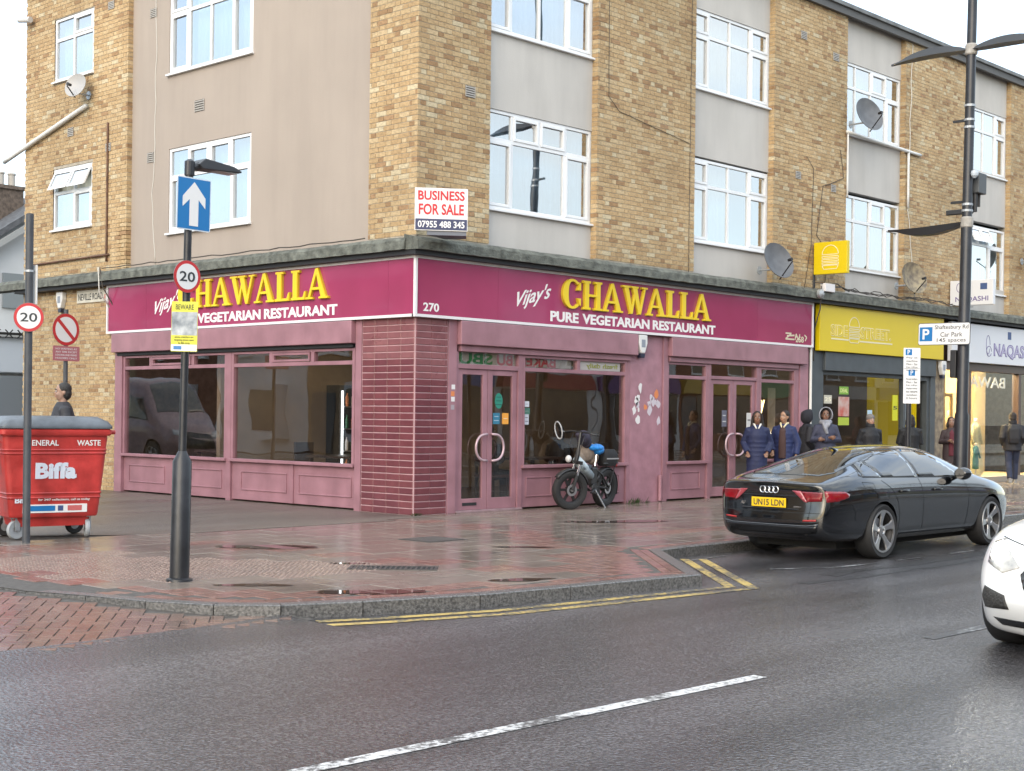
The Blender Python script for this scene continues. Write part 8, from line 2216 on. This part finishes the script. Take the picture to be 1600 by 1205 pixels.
# facing terraces
def terrace_house(loc, rz, w, h, wallm, label, shop_col=None, group=None, ridge=True):
    t = thing('terraced_house', label, 'house', loc, rz, group)
    mb = MB(); mb.box(0, w, 0, 8, 0, h); mb.build('wall', wallm, t)
    if ridge:
        mb = MB(); mb.prism([(-.25, h), (8.25, h), (4, h + 1.9)], lambda u, v, d: (d, u, v), .02, w - .02); r = mb.build('roof', SLATE, t)
        mb = MB(); mb.box(w - .8, w - .1, 3.6, 4.5, h + .8, h + 2.6); mb.build('chimney', REDB, r)
    nwin = 2
    for k in range(nwin):
        x = w * (k + .5) / nwin
        for z in ((3.6,) if h < 6.6 else (3.6, 6.0)):
            if z + 1.4 > h: continue
            wn_ = new_obj('window', None, t); mb = MB(); mb.box(x - .55, x + .55, -.03, .02, z, z + 1.4); mb.build('pane', mat('far_pane', (.03, .035, .04), .1), wn_)
            mb = MB(); mb.box(x - .62, x - .55, -.06, .02, z, z + 1.4).box(x + .55, x + .62, -.06, .02, z, z + 1.4).box(x - .62, x + .62, -.058, .02, z + 1.4, z + 1.48).box(x - .55, x + .55, -.057, .02, z + .66, z + .74).box(x - .7, x + .7, -.10, .02, z - .1, z); mb.build('frame', UPVC, wn_)
    if shop_col:
        m = mat('fascia_%d%d%d' % tuple(int(c * 99) for c in shop_col), shop_col, .4)
        mb = MB(); mb.box(.15, w - .15, -.20, .0, 2.55, 3.25); mb.build('fascia', m, t); mb = MB(); mb.box(.3, w - 1.5, -.04, .0, .6, 2.5); mb.build('shop_window', mat('far_pane', (.03, .035, .04), .1), t)
        mb = MB(); mb.box(w - 1.4, w - .35, -.05, .0, .05, 2.45); mb.build('door', mat('far_door', (.06, .07, .08), .4), t)
    else:
        mb = MB(); mb.box(w * .5 - 1.6, w * .5 + .1, -.5, .0, .5, 2.5); mb.build('bay', STUCCO, t); mb = MB(); mb.box(w * .5 - 1.45, w * .5 - .05, -.53, -.502, .8, 2.3); mb.build('bay_window', mat('far_pane', (.03, .035, .04), .1), t)
        mb = MB(); mb.box(w - 1.3, w - .35, -.04, .0, .05, 2.2); mb.build('door', mat('far_door', (.06, .07, .08), .4), t)
    return t
cols = [(.3, .03, .03), (.04, .1, .3), (.5, .5, .48), (.05, .2, .08), (.45, .3, .04), (.12, .05, .2)]
wm = [REDB, mat('far_stock', (.28, .2, .12), .85, var=.2, scale=8), STUCCO]
nm = ['one', 'two', 'three', 'four', 'five', 'six', 'seven', 'eight', 'nine', 'ten', 'eleven', 'twelve', 'thirteen', 'fourteen']
k = 0
x = 70.0
while x > -32:
    terrace_house((x, -25.0, 0), math.pi, 6.0, (6.3, 7.2, 6.6)[k % 3], wm[(k * 2 + k // 3) % 3], 'terraced shop across the main street seen only in reflections, house %s from the east' % (nm[k] if k < 14 else 'last'), cols[k % 6], 'shops across the street'); x -= 6.05; k += 1
    if k >= 14: break
for k in range(7):
    terrace_house((-18.0, 3.0 + k * 5.55, 0), R(-90) + math.pi, 5.5, (6.0, 5.8, 6.2)[k % 3], wm[(k + 1) % 3], 'terraced house across the side street seen only in reflections, house %s from the main street' % nm[k], None, 'houses across the side street')
# two bare street trees on the far pavement, seen as reflections
BARK = mat('bark', (.07, .055, .045), .9, var=.3, scale=12, bump=.5)
def bare_tree(x, y, h, seed, label):
    t = thing('bare_tree', label, 'tree', (x, y, 0), group='bare street trees')
    r = random.Random(seed); tr, cr = MB(), MB()
    def grow(mb, p, d, L, rad, lvl):
        pts = [p]; dd = d.copy()
        for i in range(4):
            dd = (dd + Vector((r.uniform(-.16, .16), r.uniform(-.16, .16), .05))).normalized(); pts.append(pts[-1] + dd * L / 4)
        mb.tube(pts, [rad * (1 - .4 * i / 4) for i in range(5)], 6 if lvl < 2 else 4, False)
        if lvl < 4:
            for i in range(r.randint(3, 4) if lvl else 6):
                q = pts[r.randint(2, 4)]; a = Vector((r.uniform(-1, 1), r.uniform(-1, 1), r.uniform(.15, 1))).normalized()
                grow(cr, q, (dd * .7 + a).normalized(), L * r.uniform(.55, .8), rad * .5, lvl + 1)
    grow(tr, Vector((0, 0, 0)), Vector((0, 0, 1)), h * .42, .14, 0)
    tr.build('trunk', BARK, t, smooth='all', fix=False); cr.build('crown', BARK, t, smooth='all', fix=False)
bare_tree(14.5, -16.2, 8.5, 3, 'bare street tree on the far pavement, reflected in the upper windows')
bare_tree(24.0, -16.2, 8.0, 8, 'second bare street tree on the far pavement, farther along')
